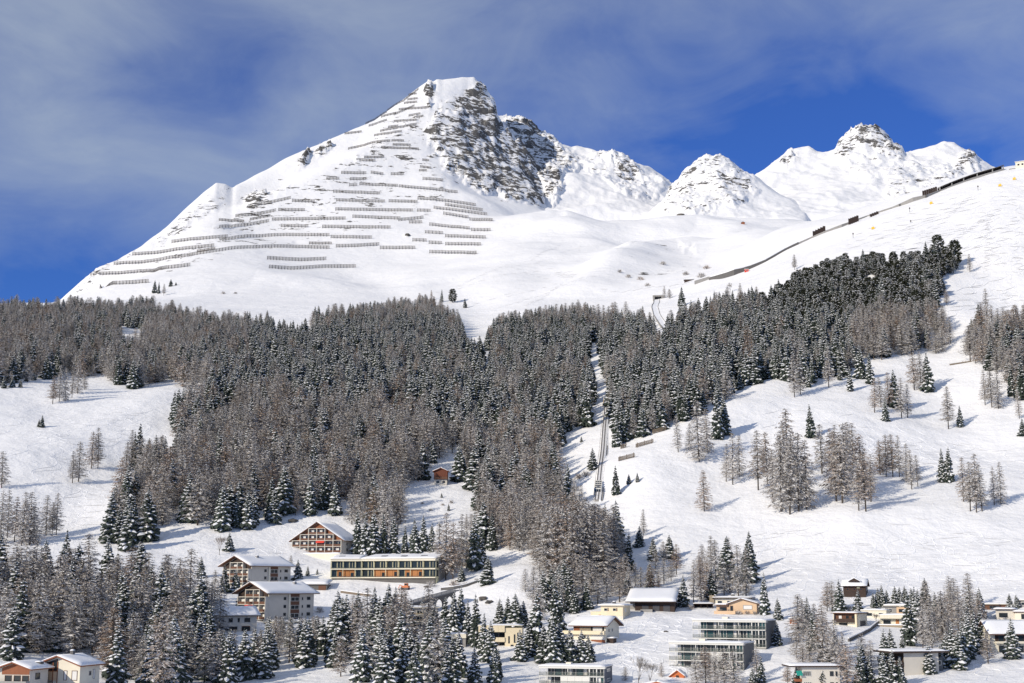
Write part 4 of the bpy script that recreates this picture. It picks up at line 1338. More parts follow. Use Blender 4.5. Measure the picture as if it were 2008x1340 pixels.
h, mp = house('carport', 'low dark carport with snow on its roof left of the peach house', 1380, 1194, 0, cat='carport')
wall_box(h, -3.7, -3.4, 0, 4.5, -2, 1.5, 'dark_wood', 'side_wall'); wall_box(h, -3.39, 3.4, 4.2, 4.5, -2, 1.5, 'dark_wood', 'back_wall')
for x in (-1.0, 1.3, 3.3):
    part('post', MB().box(x - 0.08, x + 0.08, 0.1, 0.26, -1, 1.5), M['dark_wood'], h)
flat_roof(h, -3.9, 3.9, -0.4, 4.8, 1.5, 'dark_wood', 0.2, 0.4, 26)


# the grey apartment blocks with glass fronts
def glass_block(label, px, py, yaw, W, Dp, floors, fh, clad, white_end, panels=()):
    h, mp = house('glass_front_block', label, px, py, yaw, 'grey blocks with glazed balconies', 'apartment house')
    x0, x1 = -W / 2, W / 2
    top = floors * fh
    wall_box(h, x0 + 1.6, x1 - 0.02, 1.7, Dp, -6, top - 0.05, 'slate', 'core_wall')
    e = part('end_wall', MB().box(x1 - 0.015, x1 + 0.25, 0.3, Dp + 0.1, -6, top - 0.01), M[clad], h)
    n = round(W / 2.3)
    nw = max(2, round(n * white_end))
    for k in range(floors + 1):
        z = k * fh
        part('floor_slab', MB().box(x0 - 0.5, x1 + (0.3 if k == floors else 0.1), -0.2, 1.69, z - (0.45 if k == floors else 0.22), z - 0.0), M['white_metal'], h)
        if k == floors:
            break
        for i in range(n):
            a, c = x0 + 1.6 + (W - 1.6) * i / n, x0 + 1.6 + (W - 1.6) * (i + 1) / n
            end = i >= n - nw
            if (k, i) in panels:
                part('blind_panel', MB().box(a + 0.02, c - 0.02, -0.16, -0.06, z + 0.02, z + fh - 0.24), M['white_metal'], h)
                continue
            yy = 0.5 if end else 1.69
            big = i in (1, 4)
            if end:
                part('bay_jamb', MB().box(a - 0.14, a + 0.14, -0.05, 1.68, z + 0.01, z + fh - 0.23), M['white_metal'], h)
            window(h, 'f', (a + c) / 2, yy, z + 0.03, c - a - 0.1, fh - 0.3, 'white_metal' if not big else 'dark_metal', random.choice(('pane', 'pane', 'pane', 'teal_pane')) if not (k == 1 and i == 1) else 'teal_pane', 0 if big else 1)
            if not big and random.random() < 0.35:
                part('curtain', MB().box(a + 0.25, a + 0.25 + random.uniform(0.4, 1.0), yy - 0.055, yy - 0.036, z + 0.2, z + fh - 0.45), M['curtain'], h)
            if i % 3 == 0:
                part('post', MB().box(a - 0.09, a + 0.09, -0.02, 0.16, z + 0.01, z + fh - 0.23), M['white_metal'], h)
        part('post', MB().box(x0 - 0.4, x0 - 0.3, -0.1, 0.0, z + 0.01, z + fh - 0.23), M['white_metal'], h)
        b = part('balustrade', MB().box(x0 - 0.45, x1 - 0.1, -0.17, -0.13, z + 0.02, z + 1.0), M['balustrade'], h)
        part('handrail', MB().box(x0 - 0.47, x1 - 0.08, -0.18, -0.12, z + 1.0, z + 1.06), M['grey_metal'], b)
    flat_roof(h, x0 - 0.6, x1 + 0.45, -0.35, Dp + 0.4, top + 0.004, 'white_metal', 0.16, 0.42, px)
    o = part('roof_hatch', MB().box(x0 + W * 0.36, x0 + W * 0.44, 3, 5, top + 0.3, top + 1.1), M['ivory_wall'], h)
    wall_box(h, x0 + 2.2, x1 - 0.4, 1.0, Dp - 0.3, -6.5, -0.24, 'ivory_wall', 'basement_wall')
    return h


mA = m_per_px(hit(1431, 1268)); mB = m_per_px(hit(1386, 1312)); mC = m_per_px(hit(1122, 1344))
glass_block('grey glass-fronted block above the other one, with plain slate end wall', 1431, 1269, -17, 138 * mA / math.cos(R(17)), 11.5, 3, 16.8 * mA, 'slate', 0.2)
glass_block('grey glass-fronted block below the other, brown larches in front of it', 1386, 1313, -17, 140 * mB / math.cos(R(17)), 11.5, 3, 16.6 * mB, 'slate', 0.2, ((1, 5), (1, 6)))
h = glass_block('dark blue-grey block with glass balconies at the bottom edge, snowy spruces behind', 1122, 1344, -14, 124 * mC / math.cos(R(14)), 9.5, 2, 17.3 * mC, 'blue_slate', 0.25, ((0, 2), (0, 3), (0, 4), (0, 5)))
Wc = 124 * mC / math.cos(R(14))
for z_ in (0.9, 3.6):
    window(h, 'r', 4.6, Wc / 2 + 0.25, z_, 4.2, 0.85, 'white_metal')

h, mp = house('orange_gable_hut', 'small orange gable poking out of snow in front of the grey block', 1328, 1330, -6, cat='hut')
gable_walls(h, -1.9, 1.9, 0, 5, -2, 0.5, 1.9, 'y', 'orange_paint')
part('door', MB().prism([(-0.7, -0.5), (0.7, -0.5), (0.4, 0.6), (-0.3, 0.6)], -0.06, -0.004, 'y'), M['dark_wood'], h)
gable_roof(h, -1.9, 1.9, 0, 5, 0.5, 1.9, 'y', 0.5, 0.5, 'orange_paint', 0.15, 0.45, seed=28)
h, mp = house('orange_roofed_hut', 'orange roof edge under snow cut by the bottom edge of the picture', 1288, 1362, -4, cat='hut')
gable_walls(h, -3.6, 3.6, 0, 6, -2, 2.3, 3.1, 'y', 'orange_paint')
gable_roof(h, -3.6, 3.6, 0, 6, 2.3, 3.1, 'y', 0.5, 0.5, 'orange_paint', 0.2, 0.35, seed=29)
window(h, 'f', -1.2, 0, 1.2, 0.9, 0.8, 'white_metal'); window(h, 'f', 1.2, 0, 1.2, 0.9, 0.8, 'white_metal')

# right-hand hamlet
h, mp = house('dark_chalet', 'dark timber chalet with hipped snow roof standing above the villas', 1676, 1172, -6, cat='chalet')
W = 43 * mp
gable_walls(h, -W / 2, W / 2, 0, 8, -3, 4.3, 6.3, 'x', 'dark_wood')
gable_roof(h, -W / 2, W / 2, 0, 8, 4.3, 6.3, 'x', 0.9, 0.7, 'dark_wood', 0.25, 0.5, seed=30)
g_ = part('gablet', MB().prism([(-1.9, 5.7), (1.9, 5.7), (0, 6.9)], 0.2, 3.6, 'y'), M['dark_wood'], h)
s = MB(); s.prism([(-2.3, 5.75), (0, 7.0), (2.3, 5.75), (2.3, 6.05), (0, 7.35), (-2.3, 6.05)], 0.1, 3.9, 'y'); part('snow_cover', s, M['snow'], g_)
for x in (-W * 0.3, 0, W * 0.3):
    window(h, 'f', x, 0, 2.4, 0.9, 1.0, 'brown_wood')
part('sign_board', MB().box(0.9, 2.0, -0.1, -0.003, 3.3, 4.1), M['pale_green'], h)
window(h, 'r', 3, W / 2, 2.4, 1.2, 1.1, 'white_metal')

h, mp = house('brown_balcony_house', 'white flat-roofed house with dark brown balcony front in the villa row', 1659, 1228, -24)
W = 44 * mp / math.cos(R(24))
wall_box(h, -W / 2, W / 2, 0.6, 8, -3, 4.0, 'ivory_wall')
wall_box(h, -W / 2 - 0.2, -W / 2 + 0.1, -0.6, 0.597, -2, 4.0, 'ivory_wall', 'side_fin'); wall_box(h, W / 2 - 0.6, W / 2 + 0.02, -0.6, 0.597, -2, 4.0, 'cream_wall', 'side_fin')
part('timber_front', MB().box(-W / 2 + 0.11, W / 2 - 0.61, 0.5, 0.597, 1.4, 3.95), M['brown_wood'], h)
for x, m_ in ((-W * 0.26, 'curtain'), (W * 0.05, 'pane'), (W * 0.3, 'pane')):
    window(h, 'f', x, 0.5, 2.2, 1.3, 1.2, 'brown_wood', m_)
balcony(h, -W / 2 + 0.12, W / 2 - 0.75, -0.6, 0.49, 1.3, 'dark_wood', 'ivory_wall', 0.95)
flat_roof(h, -W / 2 - 0.8, W / 2 + 0.5, -1.0, 8.4, 4.0, 'brown_wood', 0.25, 0.4, 31)
part('garage_door', MB().box(-2.2, 2.2, -0.06, -0.003, 0, 1.8), M['dark_metal'], h, (W / 2, 4.4, -0.2), math.pi / 2)
window(h, 'f', -1.2, 0.6, -0.3, 3.0, 1.2, 'dark_metal')

h, mp = house('low_ivory_villa', 'long low ivory villa directly right of the brown balcony house', 1714, 1213, -14)
wall_box(h, -4.3, 4.3, 0, 6, -3, 2.6, 'ivory_wall')
flat_roof(h, -4.6, 4.5, -0.3, 6.3, 2.6, 'ivory_wall', 0.2, 0.4, 32, -0.02)
window(h, 'f', -1.8, 0, 0.7, 2.6, 1.2); window(h, 'f', 2.4, 0, 0.7, 1.6, 1.2)
h, mp = house('tan_villa', 'tan villa with scalloped snow roof at the top of the villa row', 1756, 1206, -10)
wall_box(h, -3.6, 0.4, 0.3, 6, -3, 2.9, 'concrete'); wall_box(h, 0.43, 4.6, 0, 6, -3, 2.7, 'peach_wall')
flat_roof(h, -4.0, 5.0, -0.6, 6.4, 2.9, 'white_wall', 0.3, 0.55, 33)
window(h, 'f', 2.4, 0, 0.8, 2.4, 1.2, 'brown_wood'); window(h, 'f', -1.8, 0.3, 0.7, 1.4, 1.4)
h, mp = house('porch_villa', 'white villa with thick snow-capped porch and orange door, lowest of villa row', 1752, 1228, -8)
wall_box(h, -4.4, 4.2, 1.6, 7, -3, 2.4, 'ivory_wall')
part('porch_parapet', MB().box(-4.6, 4.4, -0.4, 6.9, 2.42, 3.6), M['ivory_wall'], h)
s = MB(); lumpy(s, -4.6, 4.4, -0.4, 6.9, lambda x, y: 3.6, 0.45, 8, 5, 6); smooth(part('snow_cover', s, M['snow'], h))
part('door', MB().box(0.6, 1.7, 1.52, 1.597, 0, 2.1), M['orange_wood'], h); part('door', MB().box(1.75, 2.9, 1.52, 1.597, 0, 2.1), M['white_metal'], h)
window(h, 'f', -2.2, 1.6, 0.4, 2.6, 1.6)
for x in (-4.4, 4.1):
    part('post', MB().box(x, x + 0.2, -0.3, -0.1, -1, 2.42), M['ivory_wall'], h)
t = wall_box(h, -5.4, 3.8, -2.6, -1.9, -2, 0.3, 'stone', 'garden_terrace'); s = MB(); lumpy(s, -5.4, 3.8, -2.7, -1.8, lambda x, y: 0.3, 0.35, 10, 3, 7); smooth(part('snow_cover', s, M['snow'], t))

h, mp = house('brown_hut', 'small red-brown hut under thick snow right of the upper grey block', 1562, 1225, -8, cat='hut')
wall_box(h, -2.3, 2.3, 0, 3.6, -2, 1.7, 'red_wood'); flat_roof(h, -2.8, 2.8, -0.5, 4, 1.7, 'brown_wood', 0.15, 0.55, 34)
part('door', MB().box(0.2, 1.3, -0.06, -0.003, -0.4, 1.4), M['dark_wood'], h)

h, mp = house('pale_corner_house', 'pale grey house with green awning and corner window at the bottom edge', 1611, 1352, 14)
W = 72 * mp / math.cos(R(14))
wall_box(h, -W / 2, W / 2, 0, 8, -4, 5.7, 'white_wall')
flat_roof(h, -W / 2 - 3.6, W / 2 + 0.6, -0.9, 8.6, 5.7, 'dark_wood', 0.35, 0.5, 35)
for z_ in (3.3, 0.4):
    window(h, 'f', -W / 2 + 1.3, 0, z_, 2.2, 1.4, 'white_metal', 'pane', 3); window(h, 'l', 0.9, -W / 2, z_, 1.5, 1.4)
    window(h, 'f', W / 2 - 2.2, 0, z_, 1.0, 1.3, 'dark_metal'); window(h, 'f', W / 2 - 0.9, 0, z_, 0.5, 1.3, 'dark_metal')
part('awning', MB().prism([(-0.9, 3.5), (0.3, 4.6), (0.3, 4.75), (-0.9, 3.65)], -W / 2 - 1.6, -W / 2 - 0.05, 'x'), M['green_cloth'], h)
balcony(h, -W / 2 - 1.6, -W / 2 - 0.02, 0.4, 4, 2.1, 'red_wood', 'concrete', 0.5)

h, mp = house('dark_corner_house', 'pale house with dark timber corner and dark overhanging roof at lower right', 1806, 1324, 28)
wall_box(h, -5.0, 5.6, 0, 9, -5, 6.0, 'white_wall')
part('timber_side', MB().box(-5.1, -5.003, 0.1, 7, 0.2, 5.9), M['dark_wood'], h)
window(h, 'l', 2.2, -5.1, 3.4, 2.0, 1.6, 'dark_metal', 'curtain', 3); window(h, 'l', 2.0, -5.1, 0.6, 1.6, 1.6, 'white_metal')
balcony(h, -7.2, -5.12, 0.0, 6, 2.6, 'dark_wood', 'dark_wood', 0.9)
flat_roof(h, -9.5, 8.5, -1.2, 9.6, 6.0, 'dark_wood', 0.45, 0.5, 36)
wall_box(h, 5.63, 8.0, 2, 8, -4, 4.6, 'slate', 'side_wing')
window(h, 'f', 6.8, 2, 2.4, 1.4, 1.4)

h, mp = house('gable_end_chalet', 'chalet with steep snow roof, ivory gable and dark balcony front at the right edge', 1990, 1280, 22, cat='chalet')
W, ze, zr = 14.0, 6.2, 9.0
gable_walls(h, -W / 2, W / 2, 0, 8.5, -4, ze, zr, 'x', 'ivory_wall')
gable_roof(h, -W / 2, W / 2, 0, 8.5, ze, zr, 'x', 1.6, 1.3, 'brown_wood', 0.25, 0.6, seed=37)
part('timber_front', MB().box(-W / 2 + 1.2, W / 2 - 0.2, -0.1, -0.003, 2.8, 6.0), M['dark_wood'], h)
balcony(h, -W / 2 + 1.2, W / 2 - 0.2, -1.3, -0.11, 2.9, 'ivory_wall', 'concrete', 0.4)
for x in (-4, -1, 2, 5):
    window(h, 'f', x, -0.1, 3.2, 1.6, 1.9, 'dark_metal'); window(h, 'f', x, 0, 0, 1.6, 1.9, 'dark_metal')
window(h, 'l', 3.4, -W / 2, 5.0, 1.2, 1.5, 'brown_wood'); window(h, 'l', 5.6, -W / 2, 2.0, 1.2, 1.4, 'brown_wood')

h, mp = house('white_flat_villa', 'white flat-roofed villa at the right edge above the steep-roofed chalet', 1984, 1217, -6)
wall_box(h, -5, 1.2, 0, 7, -3, 3.4, 'white_wall'); wall_box(h, 1.23, 7, -1.2, 7, -3, 2.6, 'ivory_wall')
flat_roof(h, -6.3, 1.5, -0.8, 7.3, 3.4, 'dark_wood', 0.22, 0.5, 38); flat_roof(h, 0.6, 7.4, -1.8, 7.3, 2.62, 'brown_wood', 0.22, 0.6, 39)
window(h, 'f', -2.6, 0, 0.9, 2.8, 1.5, 'dark_metal'); window(h, 'f', 4.2, -1.2, 0.4, 2.0, 1.7, 'dark_metal', 'pane', 1)
h, mp = house('low_brown_villa', 'low brown flat-roofed villa half buried in snow near the right edge', 1953, 1196, -4)
wall_box(h, -3.8, 4, 0, 6, -3, 1.7, 'brown_wood'); flat_roof(h, -4.3, 4.4, -0.6, 6.4, 1.7, 'white_wall', 0.2, 0.4, 40)
window(h, 'f', -0.5, 0, 0.3, 3.2, 1.0, 'dark_metal', 'pane', 2)
h, mp = house('grey_flat_villa', 'grey flat-roofed house cut by the right edge beside two little spruces', 2011, 1192, -4)
wall_box(h, -2.6, 5, 0, 6, -3, 2.3, 'concrete'); flat_roof(h, -3.0, 5.4, -0.6, 6.4, 2.3, 'white_wall', 0.2, 0.4, 41)
window(h, 'f', -0.6, 0, 0.6, 1.6, 1.1)

# garage under the meadow, forest hut, mountain-top station, snowfield hut
h, mp = house('snow_garage', 'garage sunk in the bank right of the upper white block, under smooth snow', 607, 1157, -12, cat='garage')
wall_box(h, -6.5, 7.0, 0, 8, -3, 1.9, 'dark_concrete')
part('garage_door', MB().box(3.6, 6.6, -0.07, -0.003, -0.6, 1.7), M['brown_wood'], h)
flat_roof(h, -7.4, 7.6, -0.7, 8.4, 1.9, 'concrete', 0.2, 0.8, 42, 0.18)
h, mp = house('forest_hut', 'red-brown wooden hut on white plinth at the clearing in the larch forest', 864, 952, -4, cat='hut')
W = 26 * mp
wall_box(h, -W / 2 + 0.2, W / 2 - 0.2, 0.1, 7, -4, 3.0, 'white_wall', 'plinth')
gable_walls(h, -W / 2, W / 2, 0, 7, 3.0, 7.4, 8.9, 'y', 'red_brown')
gable_roof(h, -W / 2, W / 2, 0, 7, 7.4, 8.9, 'y', 0.8, 0.9, 'red_wood', 0.2, 0.45, seed=43)
for x in (-1.5, 1.6):
    window(h, 'f', x, 0.1, 1.2, 1.4, 1.0, 'dark_wood')
balcony(h, -W / 2, W / 2, -0.8, -0.01, 3.4, 'brown_wood', 'brown_wood', 1.0)

P = hit(2004, 331)
h = thing('ridge_station', 'pale station building on the skyline at the right edge', 'building', (P.x + 2, P.y + 6, P.z), -math.atan2(P.x, P.y) + R(-10))
wall_box(h, -6, 10, 0, 10, -5, 9.5, 'ivory_wall'); wall_box(h, -13, -6.03, 2, 9, -5, 4.0, 'dark_concrete', 'side_wing')
flat_roof(h, -6.5, 10.5, -0.5, 10.5, 9.5, 'white_wall', 0.4, 0.6, 44)
window(h, 'f', -3, 0, 5.5, 2.2, 2); window(h, 'f', 1, 0, 5.5, 2.2, 2)
h, mp = house('snowfield_hut', 'tiny red-brown hut alone on the snowfield below the rocky knoll', 1457, 440, 0, cat='hut')
gable_walls(h, -2.8, 2.8, 0, 5, -2, 2.8, 4.4, 'y', 'red_wood'); gable_roof(h, -2.8, 2.8, 0, 5, 2.8, 4.4, 'y', 0.6, 0.6, 'brown_wood', 0.2, 0.4, seed=45)

# ------------------------------------------------------------------ single trees and clumps one can tell apart: (species, px, base py, top py)
SP = {'S': 'spruce_tree', 'L': 'larch_tree', 'P': 'pine_tree', 'B': 'bare_tree', 'H': 'shrub'}
NOUN = {'S': 'snowy spruce', 'L': 'bare larch', 'P': 'round dark pine', 'B': 'leafless tree', 'H': 'snowy twiggy shrub'}
CAT = {'S': 'spruce', 'L': 'larch', 'P': 'pine', 'B': 'tree', 'H': 'shrub'}
ORD = ['leftmost', 'second', 'third', 'fourth', 'fifth', 'sixth', 'seventh', 'eighth', 'ninth', 'tenth', 'eleventh', 'twelfth', 'thirteenth', 'fourteenth']
CLUMPS = [
    ('growing close behind the long glass-fronted building', [('S', 700, 1088, 1000), ('S', 716, 1088, 1012), ('S', 733, 1088, 1003), ('S', 752, 1086, 1008), ('S', 772, 1085, 1014), ('S', 793, 1084, 1030), ('S', 814, 1083, 1018), ('S', 832, 1082, 1012), ('S', 846, 1080, 1026)]),
    ('on the bank above the spruces behind the long building', [('L', 705, 1040, 950), ('L', 728, 1045, 955), ('L', 752, 1050, 942), ('L', 780, 1050, 938), ('L', 742, 1030, 945), ('L', 690, 1030, 955)]),
    ('at the right end of the long glass-fronted building', [('L', 862, 1122, 1022), ('L', 874, 1138, 1004), ('L', 888, 1136, 1022), ('L', 902, 1122, 1008), ('L', 915, 1112, 1020), ('S', 930, 1118, 1006), ('S', 941, 1108, 1035), ('S', 956, 1146, 1092), ('S', 905, 1140, 1108)]),
    ('in the rimed clump left of the big larch stand', [('L', 984, 1072, 985), ('L', 1000, 1080, 990), ('L', 1019, 1082, 984), ('L', 1040, 1078, 998), ('L', 966, 1062, 1000), ('L', 948, 1050, 1000), ('L', 1030, 1062, 975), ('L', 1010, 1060, 978)]),
    ('in the big brown stand below the funicular car', [('L', 1058, 1120, 1008), ('L', 1075, 1135, 1000), ('L', 1093, 1140, 990), ('L', 1111, 1145, 984), ('L', 1130, 1146, 980), ('L', 1149, 1146, 974), ('L', 1165, 1140, 984), ('L', 1180, 1134, 990), ('L', 1195, 1126, 1008), ('L', 1206, 1115, 1032), ('L', 1086, 1112, 998), ('L', 1141, 1112, 984), ('L', 1120, 1120, 996)]),
    ('at the foot of the big brown larch stand', [('S', 1085, 1196, 1128), ('S', 1100, 1195, 1118), ('S', 1115, 1200, 1128), ('S', 1127, 1204, 1148), ('S', 1150, 1196, 1138), ('L', 1045, 1182, 1112), ('L', 1060, 1186, 1120), ('L', 1030, 1162, 1116), ('L', 1172, 1185, 1125), ('L', 1190, 1180, 1118)]),
    ('in the tight group above the cream panelled house', [('S', 980, 1228, 1175), ('S', 995, 1230, 1170), ('S', 1011, 1232, 1166), ('S', 1026, 1230, 1180)]),
    ('beside the right end of the cream panelled house', [('S', 1037, 1288, 1220), ('S', 1051, 1285, 1162), ('S', 1091, 1250, 1138), ('S', 1097, 1238, 1152), ('S', 1021, 1296, 1236)]),
    ('in the row behind the low dark block with glass balconies', [('S', 1066, 1300, 1226), ('S', 1084, 1303, 1214), ('S', 1101, 1300, 1224), ('S', 1119, 1299, 1236), ('S', 1139, 1298, 1237), ('S', 1155, 1298, 1246)]),
    ('in the scrubby belt behind the cream flat-roofed cube house', [('L', 1200, 1166, 1118), ('L', 1215, 1182, 1124), ('L', 1234, 1178, 1112), ('L', 1256, 1166, 1112), ('L', 1276, 1160, 1106), ('L', 1291, 1158, 1124), ('L', 1302, 1146, 1094), ('L', 1316, 1140, 1098), ('L', 1246, 1150, 1104)]),
    ('on the slope above the sunken timber barn', [('S', 1232, 1122, 1046), ('S', 1254, 1072, 1032), ('S', 1280, 1100, 1054), ('S', 1313, 1096, 1050), ('L', 1262, 1052, 998), ('L', 1302, 1108, 1062), ('L', 1218, 1090, 1042)]),
    ('behind the peach house', [('S', 1340, 1190, 1130), ('L', 1360, 1184, 1098), ('L', 1375, 1180, 1094), ('S', 1395, 1176, 1118), ('L', 1404, 1172, 1058), ('L', 1420, 1168, 1096), ('L', 1431, 1164, 1108), ('L', 1448, 1170, 1068), ('L', 1463, 1170, 1074), ('L', 1386, 1162, 1104)]),
    ('right of the peach house, above the grey glass block', [('S', 1500, 1206, 1124), ('S', 1526, 1216, 1174), ('S', 1524, 1266, 1220)]),
    ('in front of the lower grey glass block', [('L', 1366, 1346, 1286), ('L', 1384, 1341, 1268), ('L', 1402, 1345, 1278), ('L', 1420, 1345, 1272), ('L', 1440, 1346, 1276), ('S', 1492, 1340, 1290), ('S', 1476, 1346, 1312)]),
    ('between the dark block and the orange gable', [('B', 1252, 1346, 1282), ('B', 1275, 1346, 1288), ('L', 1226, 1336, 1308), ('L', 1297, 1328, 1300)]),
    ('below the small brown hut on the right', [('L', 1562, 1292, 1234), ('L', 1588, 1302, 1222), ('L', 1614, 1310, 1204), ('L', 1640, 1316, 1216), ('S', 1609, 1306, 1268), ('S', 1625, 1306, 1262), ('L', 1575, 1320, 1262)]),
    ('left of the dark timber chalet', [('L', 1622, 1200, 1142), ('L', 1632, 1200, 1140), ('S', 1647, 1202, 1138)]),
    ('just below the dark timber chalet', [('S', 1683, 1204, 1158), ('H', 1664, 1200, 1184)]),
    ('in the line behind the white terraced villas', [('S', 1713, 1192, 1162), ('S', 1722, 1190, 1154), ('S', 1730, 1190, 1148), ('S', 1739, 1190, 1158), ('S', 1756, 1190, 1150), ('S', 1765, 1190, 1152), ('S', 1776, 1189, 1150), ('S', 1787, 1190, 1154), ('S', 1800, 1196, 1156), ('S', 1815, 1192, 1136)]),
    ('right of the white terraced villas', [('S', 1783, 1266, 1160), ('S', 1796, 1232, 1152), ('L', 1810, 1272, 1188), ('L', 1829, 1282, 1176), ('L', 1850, 1270, 1158), ('L', 1880, 1242, 1150), ('L', 1904, 1242, 1148), ('L', 1921, 1232, 1164), ('L', 1862, 1250, 1172)]),
    ('standing alone on the snow below the white villas', [('S', 1747, 1286, 1234), ('S', 1769, 1284, 1246)]),
    ('in the dense group beside the open snow at lower right', [('S', 1846, 1311, 1264), ('S', 1856, 1306, 1238), ('S', 1869, 1311, 1224), ('S', 1881, 1313, 1240), ('S', 1890, 1302, 1218), ('S', 1900, 1292, 1200), ('S', 1911, 1282, 1196), ('S', 1926, 1272, 1198)]),
    ('in front of the chalet at the right edge', [('L', 1938, 1303, 1238), ('S', 1985, 1292, 1214)]),
    ('above the flat-roofed villas at the right edge', [('S', 1980, 1193, 1164), ('S', 1994, 1194, 1167)]),
    ('at the bottom edge between pale and dark house', [('S', 1688, 1344, 1276), ('S', 1705, 1342, 1286), ('S', 1734, 1346, 1280), ('S', 1750, 1346, 1278), ('S', 1766, 1346, 1290), ('S', 1822, 1322, 1264), ('L', 1655, 1338, 1240), ('L', 1662, 1346, 1262)]),
    ('close to the pale flat-roofed house at the bottom edge', [('S', 1562, 1350, 1308), ('P', 1612, 1350, 1316), ('L', 1545, 1346, 1304)]),
    ('left of the upper white apartment block', [('S', 440, 1162, 1110), ('S', 462, 1162, 1120), ('L', 420, 1192, 1118), ('L', 405, 1202, 1128), ('L', 385, 1204, 1126)]),
    ('between the two white apartment blocks', [('S', 475, 1196, 1144), ('S', 486, 1192, 1134), ('S', 510, 1156, 1136)]),
    ('beside the low white house with hipped snow roof', [('L', 430, 1246, 1128), ('L', 412, 1240, 1140)]),
    ('on the open meadow above the upper white apartment block', [('B', 430, 1090, 1044), ('S', 449, 1082, 1046), ('S', 394, 1132, 1092)]),
    ('on the snow between the chalet block and the long building', [('S', 584, 1138, 1098), ('S', 603, 1130, 1110), ('S', 622, 1128, 1116), ('L', 570, 1112, 1090)]),
    ('on the slope right of the lower white block', [('S', 702, 1222, 1160), ('S', 733, 1218, 1152), ('S', 762, 1228, 1146), ('S', 772, 1226, 1152), ('L', 690, 1224, 1168), ('S', 788, 1238, 1180)]),
    ('in the wood below the arched viaduct', [('S', 800, 1260, 1205), ('S', 828, 1228, 1178), ('S', 852, 1246, 1184), ('S', 872, 1250, 1172), ('S', 888, 1252, 1160), ('S', 902, 1248, 1150), ('S', 918, 1262, 1178), ('S', 934, 1268, 1168), ('L', 836, 1262, 1190), ('L', 858, 1270, 1208), ('S', 946, 1285, 1205), ('S', 962, 1300, 1220)]),
    ('in the short line on the upper left meadow', [('L', 103, 793, 735), ('L', 116, 788, 714), ('L', 128, 787, 719), ('L', 141, 781, 722), ('L', 152, 772, 704), ('L', 166, 765, 726)]),
    ('in the pairs standing midway up the left meadow', [('L', 142, 948, 884), ('L', 154, 945, 864), ('L', 179, 920, 845), ('L', 192, 920, 838)]),
    ('in the mixed clump midway up the left meadow', [('L', 246, 928, 865), ('L', 257, 924, 842), ('S', 263, 920, 848), ('S', 271, 922, 830), ('S', 292, 906, 860), ('S', 304, 900, 878)]),
    ('alone at the left edge of the meadow', [('L', 3, 958, 884)]),
    ('in the grove at the left edge below the meadow', [('L', 0, 1066, 962), ('L', 14, 1056, 962), ('L', 28, 1064, 974), ('L', 42, 1072, 964), ('L', 58, 1070, 964), ('L', 50, 1060, 980), ('L', 66, 1068, 990)]),
    ('in the trio beside the left edge grove', [('L', 90, 1050, 970), ('L', 102, 1052, 984), ('L', 110, 1050, 966)]),
    ('in the low thicket at the upper left forest edge', [('S', 8, 762, 736), ('S', 24, 760, 738), ('S', 40, 760, 744), ('S', 52, 748, 730), ('S', 66, 746, 728), ('S', 86, 745, 732)]),
    ('alone on the left meadow', [('S', 82, 839, 814), ('S', 76, 838, 822)]),
    ('beside the lower end of the funicular track', [('S', 1208, 972, 914), ('S', 1233, 950, 930), ('S', 1250, 946, 928), ('S', 1162, 922, 880), ('S', 1113, 986, 910), ('L', 1126, 1000, 935), ('L', 1142, 1010, 950), ('L', 1100, 995, 920)]),
    ('at the forest edge just right of the funicular track', [('S', 1210, 876, 820), ('S', 1238, 858, 800), ('L', 1280, 850, 785)]),
    ('at the forest edge just left of the funicular track', [('S', 1151, 838, 746), ('S', 1118, 830, 750), ('S', 1108, 870, 852), ('S', 1097, 868, 846)]),
    ('beside the timber snow fences on the right slope', [('L', 1330, 887, 812), ('L', 1351, 884, 828), ('L', 1371, 907, 782), ('L', 1388, 890, 800), ('S', 1408, 862, 768), ('S', 1419, 852, 776)]),
    ('standing alone on the open right slope', [('L', 1381, 1004, 922)]),
    ('in the tall left-hand stand on the right slope', [('L', 1424, 945, 868), ('L', 1437, 952, 848), ('L', 1450, 935, 852), ('L', 1487, 962, 842), ('L', 1515, 985, 880), ('L', 1532, 1004, 850), ('L', 1549, 1010, 850), ('L', 1546, 935, 800), ('L', 1566, 1004, 846), ('L', 1582, 1000, 860), ('L', 1505, 950, 846), ('L', 1542, 965, 826)]),
    ('standing above the tall stands on the right slope', [('S', 1590, 860, 794)]),
    ('in the broad middle stand on the right slope', [('L', 1612, 930, 830), ('L', 1628, 925, 838), ('L', 1640, 984, 842), ('L', 1652, 988, 850), ('L', 1660, 970, 826), ('L', 1672, 945, 828), ('L', 1684, 1002, 888), ('L', 1698, 1004, 884), ('L', 1708, 985, 890), ('L', 1690, 960, 850), ('L', 1664, 930, 826), ('L', 1638, 940, 832)]),
    ('in the right-hand stand on the right slope', [('L', 1726, 932, 862), ('L', 1738, 936, 850), ('L', 1751, 936, 850), ('L', 1764, 936, 852), ('L', 1777, 945, 868), ('L', 1788, 960, 880), ('L', 1800, 955, 892)]),
    ('in the dark pair on the open right slope', [('S', 1848, 946, 880), ('S', 1860, 946, 878)]),
    ('in the small stand near the right edge of the slope', [('L', 1890, 985, 896), ('L', 1903, 1004, 905), ('L', 1915, 1006, 888), ('L', 1926, 1004, 910), ('L', 1950, 992, 915), ('L', 1963, 990, 904)]),
    ('on the fringe below the right-hand forest', [('L', 1558, 780, 692), ('L', 1570, 775, 700), ('S', 1592, 752, 700), ('L', 1625, 760, 680), ('S', 1667, 768, 718), ('S', 1688, 742, 675), ('S', 1707, 754, 694), ('S', 1585, 760, 716)]),
